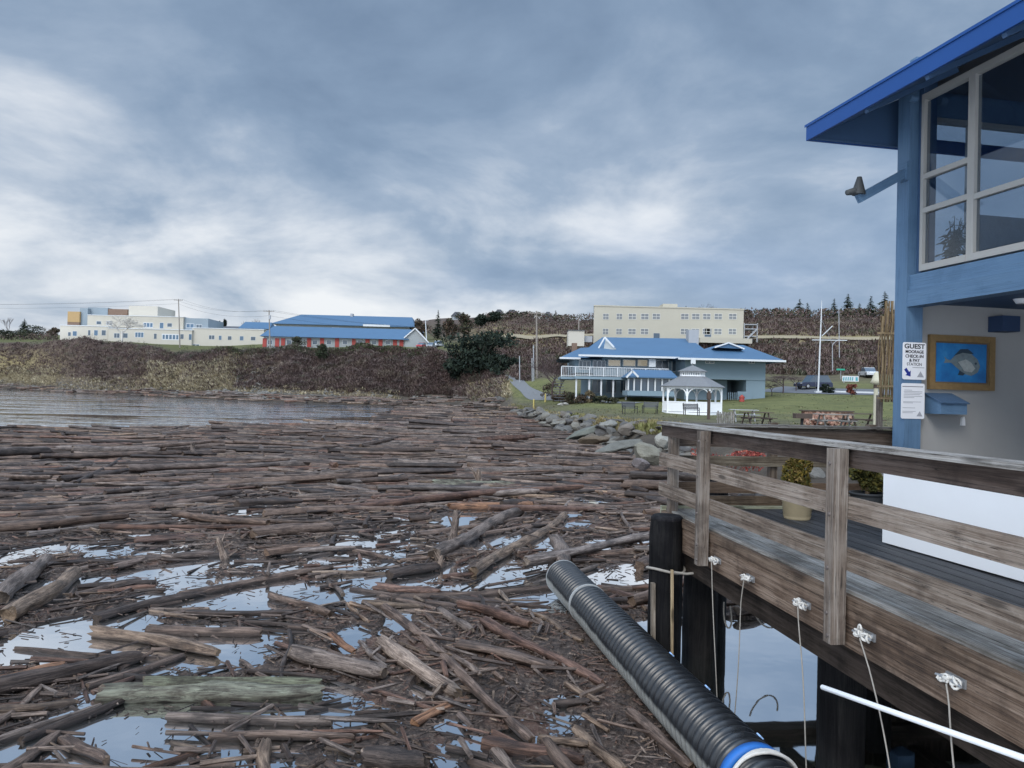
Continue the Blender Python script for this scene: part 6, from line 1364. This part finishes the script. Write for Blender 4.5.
Ym = 98; p = onland(818, Ym); root = empty('flag_mast', p, 'tall white mast with a yard arm and stays on the lawn', 'mast'); tp = at(821.5, 310, Ym); mb = MB(); mb.tube([p - UPV * .2, p.lerp(tp, .55), tp, tp + UPV * 1.2], [.11, .09, .055, .025], 10); mb.build('pole', MAT['trim'], root)
mb = MB(); mb.tube([at(812, 340, Ym), at(847, 340.5, Ym)], .055, 8); mb.tube([at(822, 336, Ym), at(832.5, 326, Ym - .5)], .06, 8); mb.build('yard', MAT['trim'], root)
mb = MB()
for x, y_ in ((815, 392), (814.5, 341), (832.5, 345)): mb.tube([at(x, y_, Ym), at(821, 318, Ym)] if x > 820 else [onland(815.5, Ym), at(816, 341, Ym)], .018, 4)
mb.build('stay', MAT['steel'], root); mb = MB(); mb.box(p.x - .35, p.x + .35, Ym - .3, Ym + .3, p.z - .1, p.z + .25); mb.build('base', MAT['trim'], root)
for (x, y0, Y_, xa, ya, lab) in ((832.3, 326, 128, 838.7, 341, 'thin pale lamp pole with a bent arm right of the white mast'), (838.8, 309.5, 150, None, None, 'straight pale pole on the hillside right of the white mast')):
    p = onland(x, Y_); mb = MB(); mb.tube([p - UPV * .2, at(x, y0 if xa is None else 345, Y_)], [.10, .07], 8)
    if xa: mb.tube([at(x, 345, Y_), at(834.5, 342.5, Y_), at(xa, 339.5, Y_)], [.06, .05, .04], 8)
    tag(mb.build('street_light', MAT['steel']), lab, 'pole')
def utility(px, py0, Y_, lab, arms=1, tr=True, r=.16, py1=None):
    p = onland(px, Y_); root = empty('utility_pole', p, lab, 'utility pole'); tp = at(px, py0, Y_); mb = MB(); mb.tube([p - UPV * .3, tp], [r, r * .7], 9); mb.build('pole', MAT['polewood'], root); mb = MB()
    for k in range(arms): z_ = tp.z - .5 - k * 1.1; mb.box(tp.x - 1.5, tp.x + 1.5, Y_ - .2, Y_ - .08, z_, z_ + .14); [mb.tube([(tp.x + q, Y_ - .14, z_ + .1), (tp.x + q, Y_ - .14, z_ + .36)], [.07, .05], 6) for q in (-1.35, -.7, .7, 1.35)]
    mb.build('cross_arm', MAT['polewood'], root)
    if tr: mb = MB(); mb.tube([(tp.x + .35, Y_ - .2, tp.z - 2.6), (tp.x + .35, Y_ - .2, tp.z - 1.5)], .28, 10); mb.build('transformer', MAT['steel'], root)
    return tp
t1 = utility(178.5, 299, 262, 'utility pole with a cross arm in front of the cream campus building', 1, False, .22); t2 = utility(269, 310, 215, 'utility pole with transformer at the left end of the red panelled building', 1, True, .2); t3 = utility(536.5, 311, 140, 'tall utility pole by the footpath left of the restaurant', 1, False, .2)
for x, y0, lab in ((533.5, 345, 'short white post left of the tall utility pole'), (532, 358, 'shorter grey post at the foot of the tall utility pole'), (519.5, 356, 'thin fence post beside the far footpath')):
    p = onland(x, 137); mb = MB(); mb.tube([p - UPV * .1, at(x, y0, 137)], .09, 7); tag(mb.build('post', MAT['steel']), lab, 'post')
for x, lab in ((534, 'yellow topped marker post by the footpath, left one'), (545.5, 'yellow marker post by the footpath, right one')): p = onland(x, 100); mb = MB(); mb.tube([p - UPV * .1, p + UPV * 1.0, p + UPV * 1.1], [.1, .1, .06], 8); tag(mb.build('marker_post', matte('yellow_post', (.45, .36, .12), .7, .1)), lab, 'post')
p = onland(425.5, 228); root = empty('street_light', p, 'white lamp pole at the right end of the red panelled building', 'street light'); tp = at(425.5, 320.5, 228); mb = MB(); mb.tube([p, tp], [.16, .12], 8); mb.build('pole', MAT['trim'], root); mb = MB(); mb.beam(tp, tp + Vector((.9, 0, .05)), .25, .14); mb.build('lamp', MAT['steel'], root)
mb = MB(); w0 = at(-160, 300, 330)
for q in (-1.3, 1.3, 0):
    for a, c_ in ((w0, t1), (t1, t2), (t2, t2 + Vector((60, 60, 2)))):
        a2, c2 = a + Vector((q, 0, -.1 if q else -1.6)), c_ + Vector((q, 0, -.1 if q else -1.6)); mb.tube([a2.lerp(c2, s_) - UPV * 1.8 * 4 * s_ * (1 - s_) for s_ in np.linspace(0, 1, 14)], .022, 4)
tag(mb.build('power_line', MAT['black']), 'sagging power lines strung between the poles on the left bluff', 'power lines')

# park sign, street name sign
Yg = 112; p = onland(850, Yg); root = empty('banner_sign', p, 'wide white and pale blue sign board low on the grass slope', 'sign'); mb = MB(); pb(mb, 842, 376, 858.5, 381.5, Yg, .08); mb.build('board', MAT['trim'], root); mb = MB()
for k in range(5): x = 843 + k * 2.2; mb.poly([tuple(at(x, 380.5, Yg - .03)), tuple(at(x + 1.2, 380.5, Yg - .03)), tuple(at(x + 1.6, 377, Yg - .03)), tuple(at(x + .5, 377, Yg - .03))], [(0, 1, 2, 3)])
mb.poly([tuple(at(855.6, 380.8, Yg - .03)), tuple(at(857.8, 380.8, Yg - .03)), tuple(at(857.8, 377.2, Yg - .03)), tuple(at(855.6, 377.2, Yg - .03))], [(0, 1, 2, 3)]); mb.build('picture', matte('teal_print', (.08, .30, .34), .6, .1), root)
for x in (844, 856): mb = MB(); q = at(x, 381, Yg + .1); mb.box(q.x - .07, q.x + .07, Yg + .09, Yg + .2, p.z - .4, q.z); mb.build('leg', MAT['steel'], root)
p = onland(841.5, 118); root = empty('street_name_sign', p, 'small green street name plate on a thin post above the white board', 'sign'); mb = MB(); pb(mb, 836, 368.7, 844.5, 370.3, 118, .06); mb.build('plate', matte('green_plate', (.03, .30, .20), .5, .1), root); mb = MB(); q = at(841, 369, 118.1); mb.tube([(q.x, 118.15, p.z - .3), (q.x, 118.15, q.z)], .05, 6); mb.build('post', MAT['steel'], root)

# ------------------------------------------------------------------ vehicles
def car(px, Y_, rz, col, lab, L_=4.4, H_=1.5, W_=1.8, suv=False):
    p = onland(px, Y_); root = empty('parked_car', p, lab, 'car', None, rz); root.location.z += .02
    body = matte('car_paint', col, .3, .05, 2, 0, 0, .2, .5)
    prof = [(-L_ / 2, .28), (-L_ / 2, .62), (-L_ * .46, .78), (-L_ * .26, .86), (L_ * (.47 if suv else .33), .90), (L_ * .49, .80), (L_ / 2, .6), (L_ / 2, .28)]
    ax3 = ((1, 0, 0), (0, 0, 1), (0, 1, 0)); mb = MB(); mb.prism(prof, ax3, (0, -W_ / 2, 0), W_); mb.build('body', body, root, False)
    mb = MB(); tr_ = L_ * (.44 if suv else .22); cab = [(-L_ * .25, .862), (-L_ * .10, H_ - .04), (tr_ * .8, H_), (tr_ + L_ * .04, .895)]; mb.prism([(x, z_) for x, z_ in cab][::-1], ax3, (0, -W_ / 2 + .12, 0), W_ - .24); mb.build('cabin', MAT['farglass'], root, False)
    mb = MB(); mb.prism([(-L_ * .10, H_ - .03), (tr_ * .8, H_ + .0), (tr_ * .8, H_ + .04), (-L_ * .09, H_ + .02)][::-1], ax3, (0, -W_ / 2 + .14, 0), W_ - .28); mb.build('roof', body, root, False)
    for sx_ in (-L_ * .31, L_ * .30):
        for sy_ in (-W_ / 2 + .08, W_ / 2 - .08):
            mb = MB(); mb.tube([(sx_, sy_ - .11, .32), (sx_, sy_ + .11, .32)], .32, 14); wh = mb.build('wheel', MAT['black'], root, False); mb = MB(); mb.tube([(sx_, sy_ - .125, .32), (sx_, sy_ + .125, .32)], .19, 10); mb.build('rim', MAT['steel'], wh, False)
    for sy_ in (-W_ / 2 + .25, W_ / 2 - .25): mb = MB(); mb.box(-L_ / 2 - .02, -L_ / 2 + .05, sy_ - .14, sy_ + .14, .62, .74); mb.build('headlight', MAT['trim'], root, False)
    return root
car(420.5, 218, 1.3, (.34, .03, .035), 'red parked car at the right end of the red panelled building'); car(430, 217, 1.4, (.30, .32, .35), 'silver grey parked car next to the red one'); car(436.5, 222, 1.2, (.65, .66, .66), 'white parked car right of the silver grey one', 4.6, 1.7)
car(813, 103, .25, (.012, .018, .045), 'dark navy SUV parked on the driveway left of the white mast', 4.7, 1.8, 1.9, True); car(868, 120, 1.45, (.5, .51, .52), 'white car seen end on at the grass slope beside the cane screen', 4.3, 1.45)
mb = MB(); a_, c_ = onland(835, 97.5), onland(880, 95); mb.beam(a_ + UPV * .12, c_ + UPV * .12, .3, .26); tag(mb.build('kerb_wall', MAT['trim']), 'low white kerb wall along the driveway right of the mast', 'kerb')
p = gz(47, 390.0, .2); p = at(47, 388.6, 276); mb = MB(); mb.tube([p + Vector((x, 0, 0)) for x in (-1.3, -.9, 0, .9, 1.25)], [.05, .42, .55, .5, .3], 10, 0, (1, 1, 1), True, True, None, .8); tag(mb.build('dinghy', MAT['white']), 'small white overturned dinghy on the far left beach', 'boat')

# ------------------------------------------------------------------ trees and shrubs
ED = [(.014, .022, .016), (.02, .03, .02), (.027, .036, .024), (.011, .017, .013)]; BRN = [(.085, .06, .045), (.11, .075, .05), (.065, .05, .04), (.055, .055, .035)]; OLV = [(.05, .055, .03), (.07, .07, .04), (.04, .045, .028)]
p = onland(120, 266); bare_tree(p - UPV * .5, (p.z and (ZZ(120, 316, 266) - p.z)) * 1.25, 19, 'wide bare pale twigged tree on the bluff edge before the campus building', (.55, .52, .47), depth=6, thick=.030)
p = onland(475, 174); bushy(p - UPV * 1, ZZ(475, 331, 174) - p.z + 1, 19, 'large dark spreading evergreen at the right end of the bluff', ED, n=3600, size=.5, trunk=.1, lobes=18)
bushy(onland(458, 180) - UPV * 1, 6.8, 11, 'dark evergreen lobe leaning over the bluff edge left of the largest evergreen', ED, n=1500, size=.45, trunk=.1, lobes=9)
bushy(onland(498, 160) - UPV * .6, 5.4, 9, 'low dark evergreen at the right foot of the largest evergreen', ED, n=1300, size=.4, trunk=.05, lobes=8)
bushy(onland(321, 206) - UPV * .5, 5.5, 6, 'dark green bush on the bluff face below the red panelled building', [(.03, .04, .022), (.045, .05, .03)], name='shrub', n=700, size=.35, trunk=.05, cat='shrub')
bushy(onland(296, 216) - UPV * .3, 3.6, 5, 'green shrub growing before the left part of the red panelled building', OLV, name='shrub', n=500, size=.3, trunk=.05, cat='shrub')
for (px, py0, Y_, wd, kind, lab) in ((417, 316, 262, 20, 'b', 'dense brown leafless tree right behind the red panelled building'), (436, 309, 268, 9, 'c', 'pointed dark conifer behind the white lamp pole'), (448, 316, 255, 19, 'b', 'reddish brown bare tree right of the pointed conifer'), (463.5, 312, 280, 24, 'o', 'olive brown round tree left of the dark round evergreen'), (491, 309.5, 300, 25, 'e', 'dark round evergreen standing highest left of the utility pole'), (480, 314, 290, 17, 'e', 'smaller dark evergreen touching the dark round one on its left'),
        (512, 312, 310, 18, 'e', 'wind cut dark evergreen left of the utility pole'), (523, 311, 312, 15, 'e', 'flat topped dark evergreen nearest the utility pole'), (553.5, 309.5, 330, 7, 'c', 'small pointed conifer right of the tall utility pole'), (545, 313, 330, 13, 'g', 'bare grey tree just right of the tall utility pole'), (562, 312, 330, 12, 'g', 'bare grey tree between pole and beige block'), (576, 312, 330, 14, 'g', 'bare grey tree close behind the left end of the beige block'), (588, 311, 330, 12, 'g', 'bare grey tree at the left corner of the beige block'),
        (699, 303, 262, 11, 'g', 'bare grey tree showing above the beige block roof, left one'), (712, 302.5, 262, 16, 'g', 'bare grey tree showing above the beige block roof, right one'), (684, 305, 262, 4, 'c', 'tiny conifer tip above the beige block roof'), (748, 311, 256, 11, 'b', 'brown round tree at the right end of the beige block'), (762, 309, 256, 14, 'g', 'bare grey tree on the ridge right of the beige block'), (776, 306, 258, 13, 'o', 'rounded dark tree on the ridge left of the twin conifers'),
        (790, 310, 256, 9, 'o', 'low olive tree touching the twin conifers on their left'), (798, 298, 258, 12, 'c', 'left and taller of the twin conifers on the right ridge'), (806, 302, 256, 11, 'c', 'right and lower of the twin conifers on the right ridge'), (832.5, 297.5, 250, 9, 'c', 'thin spired conifer just right of the white mast'), (846, 293, 250, 12, 'c', 'broad layered conifer midway between mast and pillar'), (869, 295, 246, 12, 'c', 'windswept conifer left of the tallest right conifer'), (883, 290, 246, 13, 'c', 'tallest conifer right next to the blue pillar'), (858, 302, 250, 9, 'c', 'short conifer between the layered and the windswept conifers'),
        (22, 318, 480, 12, 'c', 'small dark conifer among the far left trees'), (6, 317, 470, 9, 'g', 'thin bare tree at the far left edge'), (42, 324, 470, 15, 'g', 'wide bare tree left of the campus building'), (30, 324, 430, 34, 'e2', 'dark low tree mass left of the campus building'), (6, 325, 430, 32, 'e2', 'dark low tree mass at the far left edge'), (52, 327, 410, 13, 'b', 'brown tree at the left wall of the campus building'),
        (218.5, 316.5, 345, 6, 'e', 'left of two dark columnar trees above the long cream wing'), (222.5, 316, 345, 5, 'e', 'right of two dark columnar trees above the long cream wing'), (209, 325, 345, 10, 'b', 'low brown tree left of the two columnar trees'), (245, 320.5, 360, 8, 'g', 'bare tree behind the small blue roofed house, left one'), (254, 319.5, 360, 8, 'g', 'bare tree behind the small blue roofed house, right one')):
    p = onland(px, Y_); p.z -= .6; h_ = max(2.5, ZZ(px, py0, Y_) - p.z)
    if kind == 'c': conifer(p, h_, wd / FPX * Y_ / 2 * 1.7, lab)
    elif kind == 'g': bare_tree(p, h_, wd / FPX * Y_ * 1.0, lab, (.12, .10, .095), group='trees along the skyline', depth=4, thick=.02)
    else: bushy(p, h_, wd / FPX * Y_, lab, {'b': BRN, 'o': OLV + BRN[:2], 'e': ED, 'e2': OLV + ED}[kind], n=1600, trunk=.08, group='trees along the skyline', size=.4)
# a low tangle along the ridge that reads as one mass
mb = MB()
for k in range(230):
    px = RN.choice((RN.uniform(420, 600), RN.uniform(478, 600), RN.uniform(735, 905), RN.uniform(735, 905), RN.uniform(425, 500))); Y_ = RN.uniform(232, 262) if px > 700 else RN.uniform(300, 330); p = onland(px, Y_); leaf_clump(mb, p + UPV * 1.4, 2.6, 2.0, 1.9, 45, .42, PUR + OLV, .3)
for k in range(60): px = RN.uniform(-120, 62); Y_ = RN.uniform(370, 430); p = onland(px, Y_); leaf_clump(mb, p + UPV * 1.6, 3.4, 2.4, 2.4, 45, .5, PUR + OLV, .3)
tag(mb.build('ridge_thicket', MAT['leaf']), kind='stuff')
for (px, Y_, h_, w_, cols, lab) in ((590, 86, 1.9, 2.0, [(.16, .12, .07), (.12, .10, .06)], 'tan rounded shrub before the restaurant balcony'), (566, 93, 1.7, 3.4, BRN, 'dark brown shrub beside the footpath left of the restaurant'), (577, 90, 1.3, 3, BRN, 'low brown shrub under the balcony'), (604, 84, 1.1, 2.2, OLV, 'green low shrub at the balcony foot'), (613, 84, .9, 2, OLV, 'small green shrub left of the glazed porch'), (548, 108, 2.2, 3.4, BRN, 'brown shrub by the yellow marker posts'), (571, 89, 1.6, 2.6, OLV + BRN, 'mixed olive and brown shrub at the left balcony post'), (584, 87, 1.1, 2.4, BRN, 'low purple brown shrub under the middle of the balcony'), (598, 85.5, 1.0, 2.0, ED, 'low dark evergreen shrub in the bed under the balcony'), (556, 96, 1.5, 2.4, BRN, 'twiggy brown shrub beside the outside stair'), (852, 90, 1.7, 2.0, [(.16, .045, .03), (.12, .04, .03)], 'rusty red round shrub on the lawn right of the mast'), (831, 97, 1.0, 1.8, ED, 'small dark green shrub right of the mast foot'), (824, 98, 1.4, 1.6, ED, 'dark green shrub touching the mast foot')):
    p = onland(px, Y_); bushy(p - UPV * .2, h_, w_, lab, cols, name='shrub', n=420, size=.14, trunk=.03, cat='shrub', lobes=6)
for (px, py0, Y_, w_, lab) in ((553, 352, 104, 6, 'brown bare tree left of the restaurant side roof'), (560, 362, 97, 4.5, 'small bare tree before the restaurant side stair'), (783, 358, 98, 9, 'spreading bare purple brown tree right of the restaurant'), (796, 366, 101, 7, 'low bare tree between restaurant and navy SUV'), (771, 374, 92, 4, 'small bare shrub like tree at the restaurant corner')):
    p = onland(px, Y_); bare_tree(p, ZZ(px, py0, Y_) - p.z, w_, lab, (.095, .07, .068), depth=5, thick=.022)
p = gz(728, 470, .4); p = at(728, 474, 22); root = empty('red_twig_shrub', p, 'red leaved shrub on the rocks seen through the railing', 'shrub'); mb = MB()
for k in range(9): leaf_clump(mb, p + Vector((RN.uniform(-1.0, 1.0), RN.uniform(-.5, .5), RN.uniform(.15, .6))), .35, .35, .2, 90, .05, [(.26, .05, .04), (.18, .04, .035), (.33, .09, .06)], .2)
mb.build('leaves', MAT['leaf'], root); mb = MB()
for k in range(16): a = RN.uniform(0, 6.28); mb.tube([p - UPV * .4, p + Vector((math.cos(a) * .8, math.sin(a) * .4, .6))], [.015, .006], 4, 0, (.12, .05, .04))
mb.build('stems', MAT['leaf'], root)
# path side bits: white boulder pair and bench by the path
for px, lab in ((560.5, 'pale flat stone beside the footpath, left one'), (566, 'pale flat stone beside the footpath, right one')): p = onland(px, 88); rock(p + UPV * .1, .4, .3, .2, .3, (0, 0), (2.2, 2.2, 2.2), lab)
